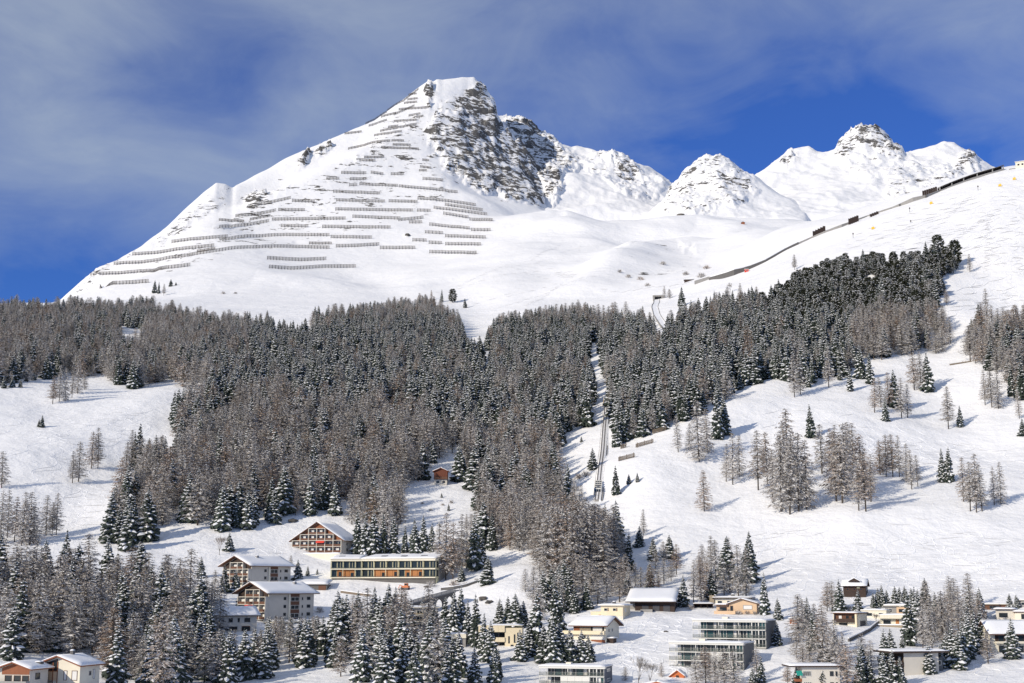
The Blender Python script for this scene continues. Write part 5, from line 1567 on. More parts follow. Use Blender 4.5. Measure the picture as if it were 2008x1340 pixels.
    ('in the mixed clump high on the right slope', [('L', 1715, 810, 742), ('L', 1728, 800, 740), ('S', 1737, 826, 778), ('L', 1744, 800, 728), ('S', 1756, 800, 724), ('L', 1768, 820, 740), ('L', 1780, 820, 752)]),
    ('in the trio below the upper right forest', [('L', 1793, 766, 690), ('L', 1806, 768, 688), ('S', 1820, 768, 692)]),
    ('in the small pair near the fallen log', [('L', 1860, 842, 756), ('S', 1883, 838, 796)]),
    ('below the forest at the right edge', [('L', 1932, 796, 724), ('L', 1945, 800, 718), ('L', 1958, 802, 722), ('S', 1984, 778, 712), ('L', 1999, 822, 765), ('S', 2006, 855, 820)]),
    ('in the tiny group high under the lowest avalanche barriers', [('S', 303, 575, 549), ('S', 311, 576, 552), ('L', 321, 580, 556), ('S', 335, 562, 547), ('S', 345, 560, 553)]),
    ('on the knoll above the central forest', [('L', 846, 588, 568), ('S', 866, 592, 567), ('P', 888, 594, 567), ('S', 912, 604, 585)]),
    ('at the top of the dark pine wood', [('P', 1840, 506, 461), ('P', 1873, 522, 471), ('P', 1857, 520, 484)]),
    ('alone on the piste right of the pine wood', [('L', 1902, 534, 497)]),
    ('right of the pine wood in open snow', [('L', 1936, 640, 564), ('L', 1946, 655, 596), ('L', 1857, 600, 566), ('L', 1864, 675, 620), ('L', 1848, 690, 640)]),
    ('beside the upper tunnel portal', [('L', 1303, 585, 560), ('L', 1313, 586, 566), ('S', 1337, 600, 562)]),
    ('in the snow above the right-hand forest', [('L', 1452, 590, 554), ('B', 1432, 574, 552), ('S', 1402, 605, 570), ('L', 1558, 530, 498)]),
    ('poking out of the snow on the upper slope', [('H', 1215, 535, 527), ('H', 1232, 545, 536), ('H', 1256, 550, 540), ('H', 1300, 520, 510), ('H', 1345, 540, 530), ('H', 1386, 528, 518), ('H', 1270, 562, 553), ('H', 438, 577, 570), ('H', 462, 577, 571), ('H', 1375, 545, 532)]),
    ('dotting the bank below the red-brown hut', [('H', 828, 990, 984), ('H', 868, 992, 986), ('H', 885, 988, 980), ('S', 880, 1002, 988), ('H', 845, 1002, 996), ('S', 866, 976, 966)]),
    ('in the gully left of the funicular track', [('H', 1118, 950, 935), ('H', 1135, 940, 926), ('H', 1128, 965, 950), ('H', 1148, 935, 920), ('S', 1140, 868, 856)]),
    ('on the garden bank below the peach house', [('H', 1432, 1204, 1192), ('H', 1448, 1206, 1195), ('H', 1465, 1206, 1196), ('H', 1480, 1206, 1197), ('H', 1412, 1202, 1192), ('H', 1354, 1196, 1184)]),
    ('beside the path below the long glass-fronted building', [('H', 890, 1150, 1136), ('H', 912, 1150, 1140), ('H', 935, 1142, 1132), ('H', 845, 1152, 1136), ('H', 626, 1202, 1186)]),
    ('along the garden fence below the white villas', [('H', 1675, 1282, 1270), ('H', 1700, 1286, 1274), ('H', 1790, 1288, 1272), ('H', 1805, 1290, 1272), ('B', 1718, 1226, 1198)]),
]


placed = []
n_ind = {k: 0 for k in SP.values()}
for phrase, trees in CLUMPS:
    same = {}
    for t in trees:
        same.setdefault(t[0], []).append(t)
    for k, ts in same.items():
        ts.sort(key=lambda t: t[1])
        for i, (s, px, base, top) in enumerate(ts):
            P = hit(px, base)
            h = (base - top) * m_per_px(P) * 1.02
            if len(ts) == 1:
                lab = f'{NOUN[k]} {phrase}'
            elif i == len(ts) - 1:
                lab = f'rightmost {NOUN[k]} {phrase}'
            else:
                lab = f'{ORD[i]} {NOUN[k]}' + (' from left ' if i else ' ') + phrase
            words = lab.split()
            lab = ' '.join(words[:16])
            widen = 1.0
            H0 = {'S': 20, 'L': 22, 'P': 14, 'B': 11, 'H': 2}[k]
            if k in 'SL' and h < 12:
                widen = 1.25
            if k == 'S' and h >= 12:
                widen = random.uniform(0.72, 0.95)
            if k == 'L' and h >= 12:
                widen = random.uniform(0.66, 0.88)
            plant(SP[k], P.x, P.y, h, lab[0].upper() * 0 + lab, CAT[k], None, None, P.z, widen * random.uniform(0.92, 1.1))
            placed.append((P.x, P.y)); n_ind[SP[k]] += 1

# ------------------------------------------------------------------ woods: bases scattered over the slope
FOREST = [(-60, 612), (110, 618), (300, 612), (430, 645), (470, 652), (600, 642), (720, 622), (800, 610), (868, 616), (903, 650), (916, 700), (950, 702), (962, 652), (1100, 628), (1272, 640),
          (1284, 672), (1300, 690), (1322, 640), (1420, 612), (1500, 598), (1556, 556), (1640, 528), (1740, 520), (1868, 512), (1880, 530), (1850, 560), (1835, 605), (1842, 640), (1880, 690), (1760, 700), (1690, 708), (1650, 742),
          (1560, 752), (1500, 748), (1440, 772), (1350, 825), (1290, 850), (1240, 872), (1204, 876), (1196, 800), (1190, 748), (1170, 752), (1160, 790), (1152, 828), (1108, 850), (1094, 900), (1098, 960), (1080, 1000), (1000, 1006), (940, 1012),
          (905, 990), (860, 1004), (800, 1000), (778, 960), (750, 985), (690, 1000), (600, 1024), (560, 1016), (500, 1040), (400, 1036), (340, 1052), (240, 1086), (212, 1062), (236, 985), (290, 932), (352, 905), (336, 852), (346, 820), (400, 792), (440, 752),
          (412, 752), (378, 766), (330, 750), (262, 762), (200, 742), (100, 742), (-60, 762)]
RIGHT_WOOD = [(1888, 690), (1915, 660), (1960, 640), (2070, 620), (2070, 800), (2000, 780), (1975, 745), (1930, 722), (1895, 712)]
CLEAR = [[(800, 955), (845, 940), (930, 950), (935, 1012), (880, 1032), (800, 1030)], [(846, 945), (884, 945), (892, 1010), (838, 1010)], [(1156, 672), (1176, 672), (1186, 760), (1150, 760)], [(1274, 585), (1312, 585), (1318, 650), (1276, 660)], [(938, 690), (960, 690), (962, 735), (950, 742)],
         [(540, 640), (620, 640), (620, 668), (540, 668)], [(235, 640), (285, 650), (275, 690), (235, 680)], [(1100, 880), (1110, 880), (1110, 960), (1090, 960)]]
LARCHY = [(0.60, [(-60, 500), (480, 500), (480, 700), (420, 790), (-60, 790)]), (0.66, [(330, 800), (560, 800), (640, 820), (760, 800), (860, 870), (1000, 860), (1070, 880), (1080, 1010), (800, 1050), (300, 1090), (190, 1000)]),
          (0.5, [(560, 500), (900, 500), (900, 640), (560, 655)]), (0.8, [(1690, 600), (1900, 600), (1900, 720), (1660, 745)]), (0.5, [(1400, 540), (1520, 540), (1500, 640), (1400, 640)]), (0.45, [(960, 600), (1280, 600), (1280, 650), (960, 660)]),
          (0.62, RIGHT_WOOD)]
PINES = [(0.9, [(1470, 570), (1560, 530), (1740, 490), (1890, 490), (1870, 560), (1830, 630), (1700, 640), (1560, 640), (1500, 620)])]
WOODS = [  # polygon, spacing, height range, larch share, phrase
    (FOREST, 7.4, None, None, None),
    (RIGHT_WOOD, 8.0, None, None, None),
    ([(-40, 1180), (120, 1172), (250, 1182), (350, 1196), (376, 1215), (395, 1250), (330, 1268), (200, 1276), (-40, 1282)], 9.2, (20, 26), 0.74, None),
    ([(-40, 1258), (190, 1262), (400, 1258), (500, 1250), (630, 1254), (650, 1300), (560, 1320), (470, 1350), (196, 1350), (194, 1292), (60, 1285), (-40, 1296)], 7.2, (11, 19), 0.42, None),
    ([(640, 1262), (760, 1275), (860, 1288), (960, 1302), (1004, 1335), (960, 1350), (700, 1350), (640, 1310)], 6.4, (10, 18), 0.42, None),
    ([(858, 1012), (960, 1014), (1062, 1008), (1078, 1056), (1050, 1092), (960, 1082), (900, 1058)], 9.0, (16, 22), 0.85, None),
    ([(1048, 1072), (1120, 1056), (1205, 1066), (1214, 1112), (1188, 1148), (1064, 1146), (1044, 1112)], 7.0, (21, 27), 0.96, None),
    ([(1560, 1232), (1650, 1228), (1662, 1316), (1655, 1345), (1560, 1345)], 8.5, (10, 16), 0.75, None),
    ([(1792, 1194), (1930, 1196), (1928, 1292), (1850, 1300), (1800, 1276)], 7.5, (9, 16), 0.55, None),
    ([(1670, 1296), (1760, 1300), (1790, 1348), (1660, 1350)], 7.5, (7, 12), 0.35, None),
    ([(1050, 1160), (1165, 1150), (1168, 1205), (1110, 1225), (1050, 1240)], 9.0, (10, 16), 0.4, None),
    ([(1350, 1330), (1480, 1325), (1510, 1350), (1345, 1350)], 7.5, (8, 12), 0.8, None),
    ([(690, 1006), (790, 980), (800, 1040), (760, 1062), (690, 1050)], 8.5, (16, 21), 0.85, None),
    ([(1196, 1120), (1330, 1110), (1330, 1150), (1260, 1160), (1200, 1180)], 10.0, (9, 13), 0.8, None),
    ([(1340, 1120), (1480, 1110), (1490, 1165), (1350, 1180)], 12.0, (12, 19), 0.8, None),
    ([(640, 1236), (770, 1252), (900, 1268), (920, 1285), (860, 1285), (650, 1262)], 8.5, (12, 17), 0.25, None),
]
# keep these sight lines free of random trees: (x0, x1, y0, y1) of things that must stay in view
KEEP = [(1540, 1660, 1312, 1345), (1755, 1850, 1285, 1322), (1630, 1780, 1180, 1232), (1940, 2008, 1180, 1275), (1100, 1215, 1214, 1258), (1360, 1522, 1212, 1262), (843, 888, 912, 978), (800, 925, 972, 1006), (960, 1024, 1226, 1270), (0, 190, 1294, 1345), (560, 690, 1018, 1086), (600, 860, 1080, 1140), (1160, 1330, 1170, 1216), (1395, 1495, 1168, 1206), (488, 640, 1150, 1206), (1160, 1190, 930, 985), (425, 500, 1196, 1232), (448, 572, 1090, 1160)]
KEEP_SOFT = [(866, 960, 1235, 1262), (668, 735, 1234, 1256), (790, 836, 1188, 1226)]


def scatter(poly, s):
    xs = [p[0] for p in poly]; ys = [p[1] for p in poly]
    pts = [hit(px, py) for px in np.linspace(min(xs), max(xs), 9) for py in (min(ys), max(ys))]
    x0, x1 = min(p.x for p in pts) - 60, max(p.x for p in pts) + 60
    y0, y1 = min(p.y for p in pts) - 60, max(p.y for p in pts) + 60
    gx, gy = np.meshgrid(np.arange(x0, x1, s), np.arange(y0, y1, s * 0.9))
    gx = gx + (np.arange(gx.shape[0]) % 2)[:, None] * s * 0.5
    gx = gx + rng.uniform(-0.42, 0.42, gx.shape) * s
    gy = gy + rng.uniform(-0.42, 0.42, gy.shape) * s
    gx, gy = gx.ravel(), gy.ravel()
    gz = ground.height(gx, gy)
    px, py = project(np.stack([gx, gy, gz], -1))
    jx, jy = 14 * fbm(px / 30, py / 30, 2), 12 * fbm(px / 30 + 40, py / 30, 2)
    ok = in_poly(px + jx, py + jy, poly) & (fbm(gx / 45, gy / 45, 2) > -0.42)
    for c in CLEAR:
        ok &= ~in_poly(px, py, c)
    return gx[ok], gy[ok], gz[ok], px[ok], py[ok]


pool = {'spruce_tree': [], 'larch_tree': [], 'pine_tree': []}
PLACED = np.array(placed)
for wi, (poly, s, hr, share, _) in enumerate(WOODS):
    gx, gy, gz, px, py = scatter(poly, s)
    for x, y, z, a, b in zip(gx, gy, gz, px, py):
        mp = m_per_px(Vector((x, y, z)))
        if np.min(np.hypot(PLACED[:, 0] - x, PLACED[:, 1] - y)) < 3.4:
            continue
        pine = sum(v for v, q in PINES if in_poly(np.array(a), np.array(b), q)) if wi == 0 else 0
        if share is None:
            sh = max([v for v, q in LARCHY if in_poly(np.array(a), np.array(b), q)] + [0.13])
            sh *= 0.55 + 0.9 * min(1, max(0, 0.5 + 1.6 * float(perlin(np.array(x / 60), np.array(y / 60)))))
        else:
            sh = share
        u = rng.random()
        kind = 'pine_tree' if u < pine else 'larch_tree' if rng.random() < sh else 'spruce_tree'
        if hr is None:
            far_ = min(1.0, max(0.0, (math.hypot(x, y) - 900) / 600))
            h = (rng.uniform(15, 24) if rng.random() < 0.8 else rng.uniform(8, 15)) * (1 - 0.26 * far_)
            if kind == 'larch_tree':
                h *= 1.08
            if kind == 'pine_tree':
                h = rng.uniform(9.5, 13.5)
        else:
            h = rng.uniform(*hr) * (1.15 if kind == 'larch_tree' and share < 0.5 else 1.0)
        top = b - h / mp
        hw = h * 0.14 / mp
        blk = [k for k in KEEP if a + hw > k[0] and a - hw < k[1] and top < k[3] and b > k[2]]
        if blk:
            h = (b - max(k[3] for k in blk)) * mp * 0.98
            if h < 7.5:
                continue
        if any(a > k[0] and a < k[1] and top < k[3] and b > k[2] for k in KEEP_SOFT) and rng.random() < 0.7:
            continue
        pool[kind].append((h / mp, x, y, z, h, a, b))


def wood_name(a, b):
    if b > 1185 and a > 1500:
        return 'among the houses at lower right', 'lower right hamlet'
    if b > 1300 and a > 1300:
        return 'in front of the lower grey glass block', 'front of the grey block'
    if b > 1140 and 1040 < a < 1190:
        return 'left of the cream cube house', 'beside the cream cube house'
    if b > 1000 and a > 1190:
        return 'in the scrubby belt above the right-hand houses', 'scrubby belt above the houses'
    if b > 1000 and a > 1040:
        return 'in the big brown stand below the funicular car', 'big brown stand'
    if b > 975 and 680 < a < 1110:
        return 'in the wood above the long glass-fronted building', 'wood above the long building'
    if b > 1160:
        if a < 400 and b < 1262:
            return 'in the larch wood at lower left', 'lower left wood'
        if a < 640:
            return 'in the front wood along the bottom left', 'bottom left wood'
        return 'in the front wood at the bottom centre', 'bottom centre wood'
    if a < 480 and b < 800:
        return 'in the forest at the upper left', 'upper left forest'
    if a > 1880:
        return 'in the wood at the right edge', 'right edge wood'
    if b > 800 and a < 560:
        return 'in the lower left tongue of the forest', 'lower left tongue of forest'
    if b > 800 and a < 860:
        return 'in the forest above the chalet block', 'forest above the chalet block'
    if b > 860 and a < 1110:
        return 'in the forest right of the red-brown hut', 'forest right of the hut'
    if a > 1190:
        return 'in the forest right of the funicular track', 'forest right of the track'
    return 'in the central forest left of the funicular track', 'central forest'


ADJ = {'spruce_tree': 'snowy green spruce', 'larch_tree': 'bare brown larch', 'pine_tree': 'round dark stone pine'}
def rank_word(n):
    ones = ['', 'first', 'second', 'third', 'fourth', 'fifth', 'sixth', 'seventh', 'eighth', 'ninth', 'tenth', 'eleventh', 'twelfth', 'thirteenth', 'fourteenth', 'fifteenth', 'sixteenth', 'seventeenth', 'eighteenth', 'nineteenth']
    if n < 20:
        return ones[n]
    t, o = divmod(n, 10)
    tens = ['', '', 'twent', 'thirt', 'fort', 'fift', 'sixt', 'sevent', 'eight', 'ninet'][t]
    return tens + 'ieth' if o == 0 else tens + 'y-' + ones[o]


rest = {}
for kind, L_ in pool.items():
    L_.sort(reverse=True)
    room = 296 - n_ind[kind]
    byw = {}
    for it in L_[:room]:
        byw.setdefault(wood_name(it[5], it[6]), []).append(it)
    cat = CAT[{'spruce_tree': 'S', 'larch_tree': 'L', 'pine_tree': 'P'}[kind]]
    if kind == 'pine_tree':                                         # the outermost ones stand out against the snow
        for key in list(byw):
            its = sorted(byw.pop(key), key=lambda t: t[6])
            byw[('on the upper edge of the dark pine wood', 'upper edge of the pine wood')] = its[:60]
            byw[('deep inside the dark pine wood on the right', 'dark pine wood')] = its[60:]
            break
    for (ph, gp), its in byw.items():
        its.sort(key=lambda t: t[5])
        for k, (ap, x, y, z, h, a, b) in enumerate(its):
            lab = f'{ADJ[kind]} {ph}'
            if len(its) <= 75:
                lab = f'{rank_word(k + 1)} {ADJ[kind]} from left {ph}'
            plant(kind, x, y, h, lab, cat, cat + ' trees of the ' + gp, None, z, random.uniform(0.9, 1.15))
    rest[kind] = L_[room:]


def wood(name, label, cat, kind, items):
    """the many far trees as one object: points that carry size, turn and kind of tree"""
    col = bpy.data.collections.new(kind + '_shapes')
    for i, (tm, cm, jm, H) in enumerate(KIND[kind]):
        col.objects.link(bpy.data.objects.new(f'{kind}_shape_{i}', jm))
    H = KIND[kind][0][3]
    n = len(items)
    me = bpy.data.meshes.new(name)
    me.vertices.add(n)
    me.vertices.foreach_set('co', np.array([(t[1], t[2], t[3] - 0.1) for t in items], np.float32).ravel())
    for nm, ty, val in (('size', 'FLOAT', [t[4] / H for t in items]), ('turn', 'FLOAT', rng.uniform(0, 6.28, n)), ('shape', 'INT', rng.integers(0, len(KIND[kind]), n)), ('fat', 'FLOAT', rng.uniform(0.9, 1.2, n))):
        at_ = me.attributes.new(nm, ty, 'POINT')
        at_.data.foreach_set('value', np.array(val, np.int32 if ty == 'INT' else np.float32))
    o = put(name, me)
    o['kind'] = 'stuff'; o['label'] = label; o['category'] = cat
    ng = bpy.data.node_groups.new(name, 'GeometryNodeTree')
    ng.interface.new_socket('Geometry', in_out='INPUT', socket_type='NodeSocketGeometry')
    ng.interface.new_socket('Geometry', in_out='OUTPUT', socket_type='NodeSocketGeometry')
    N = ng.nodes.new
    gi, go = N('NodeGroupInput'), N('NodeGroupOutput')
    ci = N('GeometryNodeCollectionInfo'); ci.inputs['Collection'].default_value = col
    ci.inputs['Separate Children'].default_value = True; ci.inputs['Reset Children'].default_value = True
    ip = N('GeometryNodeInstanceOnPoints'); ip.inputs['Pick Instance'].default_value = True

    def attr(nm, ty):
        a = N('GeometryNodeInputNamedAttribute'); a.data_type = ty; a.inputs['Name'].default_value = nm
        return a.outputs['Attribute']
    rot, scl, mul = N('ShaderNodeCombineXYZ'), N('ShaderNodeCombineXYZ'), N('ShaderNodeMath')
    mul.operation = 'MULTIPLY'
    ln = ng.links.new
    size = attr('size', 'FLOAT')
    ln(attr('turn', 'FLOAT'), rot.inputs[2])
    ln(size, mul.inputs[0]); ln(attr('fat', 'FLOAT'), mul.inputs[1])
    ln(mul.outputs[0], scl.inputs[0]); ln(mul.outputs[0], scl.inputs[1]); ln(size, scl.inputs[2])
    ln(gi.outputs[0], ip.inputs['Points']); ln(ci.outputs[0], ip.inputs['Instance'])
    ln(attr('shape', 'INT'), ip.inputs['Instance Index']); ln(rot.outputs[0], ip.inputs['Rotation']); ln(scl.outputs[0], ip.inputs['Scale'])
    ln(ip.outputs[0], go.inputs[0])
    md = o.modifiers.new('trees', 'NODES'); md.node_group = ng


for kind, nm, lb in (('spruce_tree', 'spruce_forest', 'dense snow-dusted spruce forest covering the middle slopes'), ('larch_tree', 'larch_forest', 'grey-brown bare larch forest mixed among the spruces on the slopes'), ('pine_tree', 'pine_forest', 'dark pine wood on the upper right slope')):
    if rest[kind]:
        wood(nm, lb, 'forest', kind, rest[kind])
print('TREES', {k: len(v) for k, v in pool.items()}, n_ind)

# ------------------------------------------------------------------ avalanche barriers on the great face (pixel rows read in a crop: px = 100 + x/2.2311, py = 130 + y/2.2311)
ROWS = [
    [(175, 913), (340, 905), (480, 890), (610, 872)], [(217, 965), (300, 952), (430, 945)], [(277, 866), (400, 860), (560, 835), (690, 815), (800, 797), (980, 790), (1220, 796)],
    [(358, 825), (450, 820), (560, 803), (715, 787)], [(530, 770), (640, 758), (775, 747)], [(750, 762), (830, 748), (1000, 740), (1220, 741)], [(1225, 749), (1405, 752)],
    [(1247, 790), (1340, 788), (1437, 781)], [(1440, 797), (1595, 797)], [(945, 842), (1090, 850), (1205, 845)], [(953, 881), (1060, 888), (1180, 879), (1335, 878)],
    [(1657, 815), (1865, 819)], [(1654, 774), (1712, 776)], [(1727, 780), (1883, 782)], [(1583, 763), (1645, 765)], [(1638, 728), (1717, 733)], [(1726, 745), (1904, 752)],
    [(1657, 694), (1835, 712)], [(1840, 718), (1925, 719)], [(1567, 684), (1625, 685)], [(1718, 646), (1830, 664)], [(1833, 672), (1935, 676)], [(1676, 620), (1790, 635), (1910, 650)],
    [(1725, 607), (1890, 632)], [(1605, 580), (1730, 590), (1860, 610)], [(1478, 592), (1605, 595)], [(1248, 588), (1462, 594)], [(1235, 550), (1440, 558)], [(1245, 628), (1585, 633)],
    [(1602, 633), (1662, 634)], [(1320, 660), (1530, 668)], [(1520, 675), (1630, 664)], [(1188, 704), (1487, 708)], [(1007, 700), (1127, 703)], [(967, 672), (1290, 668)],
    [(735, 705), (850, 697), (955, 678)], [(808, 657), (900, 650), (985, 632)], [(995, 630), (1112, 631)], [(891, 610), (970, 595), (1050, 578)], [(1055, 590), (1155, 594)],
    [(1305, 522), (1340, 522)], [(1350, 517), (1520, 525)], [(1524, 527), (1640, 537), (1780, 553)], [(1205, 493), (1262, 494)], [(1308, 495), (1380, 495)], [(1270, 468), (1380, 470)],
    [(1400, 466), (1455, 474)], [(1487, 473), (1545, 474)], [(1627, 494), (1717, 502)], [(1350, 413), (1420, 415)], [(1370, 400), (1458, 399)], [(1445, 356), (1610, 363)], [(1495, 343), (1575, 346)],
    [(1300, 362), (1370, 342), (1485, 327)], [(1490, 326), (1545, 328)], [(1415, 303), (1535, 287)], [(1440, 285), (1600, 254)], [(1475, 268), (1520, 262)], [(1285, 296), (1360, 287)],
    [(1565, 217), (1617, 208)], [(1590, 224), (1630, 219)], [(1522, 189), (1650, 182)], [(1500, 242), (1600, 236)], [(1545, 162), (1602, 157)], [(1560, 147), (1605, 142)], [(1565, 127), (1600, 121)],
    [(1530, 408), (1565, 408)], [(1625, 410), (1655, 414)], [(1615, 440), (1665, 447)], [(1610, 457), (1645, 458)], [(735, 674), (845, 680)], [(1390, 262), (1470, 236)], [(1445, 222), (1512, 205)],
    [(1470, 188), (1540, 152)], [(1540, 152), (1608, 98)], [(1375, 252), (1470, 200)], [(1500, 212), (1590, 172)], [(640, 812), (720, 800)], [(870, 672), (960, 655)], [(1130, 776), (1230, 777)],
]
PLACES = []


def ordinal_word(i):
    return ['first', 'second', 'third', 'fourth', 'fifth', 'sixth', 'seventh', 'eighth', 'ninth', 'tenth', 'eleventh', 'twelfth', 'thirteenth', 'fourteenth', 'fifteenth', 'sixteenth', 'seventeenth', 'eighteenth', 'nineteenth', 'twentieth'][i]


rows_px = []
for r in ROWS:
    rows_px.append([(100 + x / 2.2311, 130 + y / 2.2311) for x, y in r])
# say where each row is: its zone of the face, then its rank downwards in that zone
def zone(r):
    cx = sum(p[0] for p in r) / len(r); cy = sum(p[1] for p in r) / len(r)
    L_ = r[-1][0] - r[0][0]
    size = 'long' if L_ > 110 else 'mid-length' if L_ > 55 else 'short'
    if cy < 285:
        side = 'near the summit ridge'
    elif cx > 800:
        side = 'at the right edge of the fenced face'
    elif cx < 480:
        side = 'on the left part of the fenced face'
    elif cy < 390:
        side = 'on the upper middle of the fenced face'
    else:
        side = 'on the lower middle of the fenced face'
    return size, side, cy


zones = {}
for i, r in enumerate(rows_px):
    size, side, cy = zone(r)
    zones.setdefault((size, side), []).append((cy, i))
fence_label = {}
for (size, side), L_ in zones.items():
    L_.sort()
    for k, (_, i) in enumerate(L_):
        fence_label[i] = f'{size} steel avalanche barrier {side}' if len(L_) == 1 else f'{size} steel avalanche barrier, {ordinal_word(k)} from the top {side}'

for i, r in enumerate(rows_px):
    # walk along the row on the mountain
    n = max(2, int(abs(r[-1][0] - r[0][0]) / 6.0) + 1)
    xs = np.linspace(r[0][0], r[-1][0], n)
    ys = np.interp(xs, [p[0] for p in r], [p[1] for p in r])
    pts = [ground.hit(float(x), float(y) + 1.6, 1800.0) for x, y in zip(xs, ys)]
    # even out the distance so a row follows the slope without jumps
    dist = np.array([math.hypot(p.x, p.y) for p in pts])
    for _ in range(6):
        dist[1:-1] = (dist[:-2] + dist[1:-1] * 2 + dist[2:]) / 4
    pts = []
    for x, y, d in zip(xs, ys, dist):
        q = at(float(x), float(y), d)
        pts.append(Vector((q[0], q[1], float(ground.height(q[0], q[1])))))
    O = pts[0].copy()
    h = thing('avalanche_barrier', fence_label[i], 'snow barrier', O, 0, 'avalanche barriers on the mountain')
    grate, posts = MB(), MB()
    Hh = 5.0 if i < 50 else 4.2
    for a, b in zip(pts, pts[1:]):
        a, b = a - O, b - O
        d = (b - a)
        nrm = Vector((d.y, -d.x, 0)).normalized()          # downhill, towards the valley
        if nrm.y > 0:
            nrm = -nrm
        up = Vector((-nrm.x * 0.16, -nrm.y * 0.16, 1)) * -1
        lean = (Vector((0, 0, 1)) + nrm * 0.2) * 1.0
        m_ = max(1, round(d.length / 6.5))
        for k in range(m_):
            p0, p1 = a + d * (k / m_), a + d * ((k + 0.97) / m_)
            for q in range(4):
                z0 = 0.7 + (Hh - 0.9) * q / 3.0
                t0, t1 = lean * z0, lean * (z0 + 0.62)
                grate.add([tuple(p0 + t0), tuple(p1 + t0), tuple(p1 + t1), tuple(p0 + t1), tuple(p0 + t0 - nrm * 0.25), tuple(p1 + t0 - nrm * 0.25), tuple(p1 + t1 - nrm * 0.25), tuple(p0 + t1 - nrm * 0.25)],
                          [(0, 1, 2, 3), (5, 4, 7, 6), (3, 2, 6, 7), (1, 0, 4, 5)])
            for s_ in (p0 + d * (0.02 / m_),):
                posts.bar(s_ - lean * 1.0 + nrm * 0.12, s_ + lean * (Hh + 0.5) + nrm * 0.12, 0.42, 0.36, 4)
                posts.bar(s_ + nrm * 2.2 - Vector((0, 0, 1.5)), s_ + lean * (Hh * 0.62), 0.16, 0.16, 4)
    g = part('crossbeams', grate, M['rust_metal'], h); g['kind'] = 'stuff'
    g = part('supports', posts, M['pole_steel'], h); g['kind'] = 'stuff'


# ------------------------------------------------------------------ ribbons on the ground: paths and the funicular
def along(pix, step):
    """world points along a pixel line on the ground, evenly spaced"""
    base = [hit(*p) for p in pix]
    P = [base[0]]
    for a, b in zip(base, base[1:]):
        n = max(1, int((b - a).length / step))
        for k in range(1, n + 1):
            q = a.lerp(b, k / n)
            P.append(Vector((q.x, q.y, float(ground.height(q.x, q.y)))))
    return P


def ribbon(mb, P, w, up, thick=0.0, side=0.0, mi=0):
    vs, fs = [], []
    for i, p in enumerate(P):
        d = (P[min(i + 1, len(P) - 1)] - P[max(i - 1, 0)])
        d.z = 0
        n = Vector((d.y, -d.x, 0)).normalized()
        c = p + n * side + Vector((0, 0, up))
        for k in (-w / 2, w / 2):
            vs.append(tuple(c + n * k))
        for k in (w / 2, -w / 2):
            vs.append(tuple(c + n * k - Vector((0, 0, thick if thick else 1.0))))
    for i in range(len(P) - 1):
        a = i * 4
        for k in range(4):
            fs.append((a + k, a + (k + 1) % 4, a + 4 + (k + 1) % 4, a + 4 + k))
    fs.append((0, 1, 2, 3)); e = (len(P) - 1) * 4; fs.append((e + 3, e + 2, e + 1, e))
    mb.add(vs, fs, mi)


def even(P, it=8):
    for _ in range(it):
        z = [p.z for p in P]
        for i in range(1, len(P) - 1):
            P[i].z = (z[i - 1] + 2 * z[i] + z[i + 1]) / 4
    return P


P = even(along([(1170, 985), (1174, 950), (1179, 905), (1184, 850), (1188, 800), (1195, 760), (1203, 738)], 4.0), 12)
trk = thing('funicular_track', 'straight funicular track climbing the gully beside its steps', 'railway track', P[0])
L0 = [p - P[0] for p in P]
b = MB(); ribbon(b, L0, 2.1, 1.0, 3.5); part('track_bed', b, M['concrete'], trk)
for s_ in (-0.6, 0.6):
    b = MB(); ribbon(b, L0, 0.16, 1.18, 0.17, s_); part('rail', b, M['grey_metal'], trk)
b = MB()
for p, q in zip(L0, L0[1:]):
    for k in range(3):
        c = p.lerp(q, k / 3)
        b.box(c.x - 1.0, c.x + 1.0, c.y - 0.15, c.y + 0.15, c.z + 1.005, c.z + 1.10)
o = part('sleepers', b, M['grey_wood'], trk); o['kind'] = 'stuff'
b = MB()
for s_ in (-1.7, 1.7):
    for p in L0[::2]:
        b.bar(p + Vector((s_, 0, 0)), p + Vector((s_, 0, 2.1)), 0.06, 0.05)
o = part('railing_posts', b, M['dark_metal'], trk)
b = MB(); ribbon(b, L0, 0.09, 2.1, 0.09, -1.7); ribbon(b, L0, 0.09, 2.1, 0.09, 1.7); part('railing', b, M['dark_metal'], trk)
b = MB(); ribbon(b, L0, 0.8, 1.06, 0.05); part('snow_strip', b, M['snow'], trk)
b = MB(); ribbon(b, L0, 0.7, 0.55, 2.0, 2.6); part('steps', b, M['concrete'], trk)
b = MB(); ribbon(b, L0, 0.9, 1.0, 2.0, 1.6); part('snow_bank', b, M['snow'], trk)

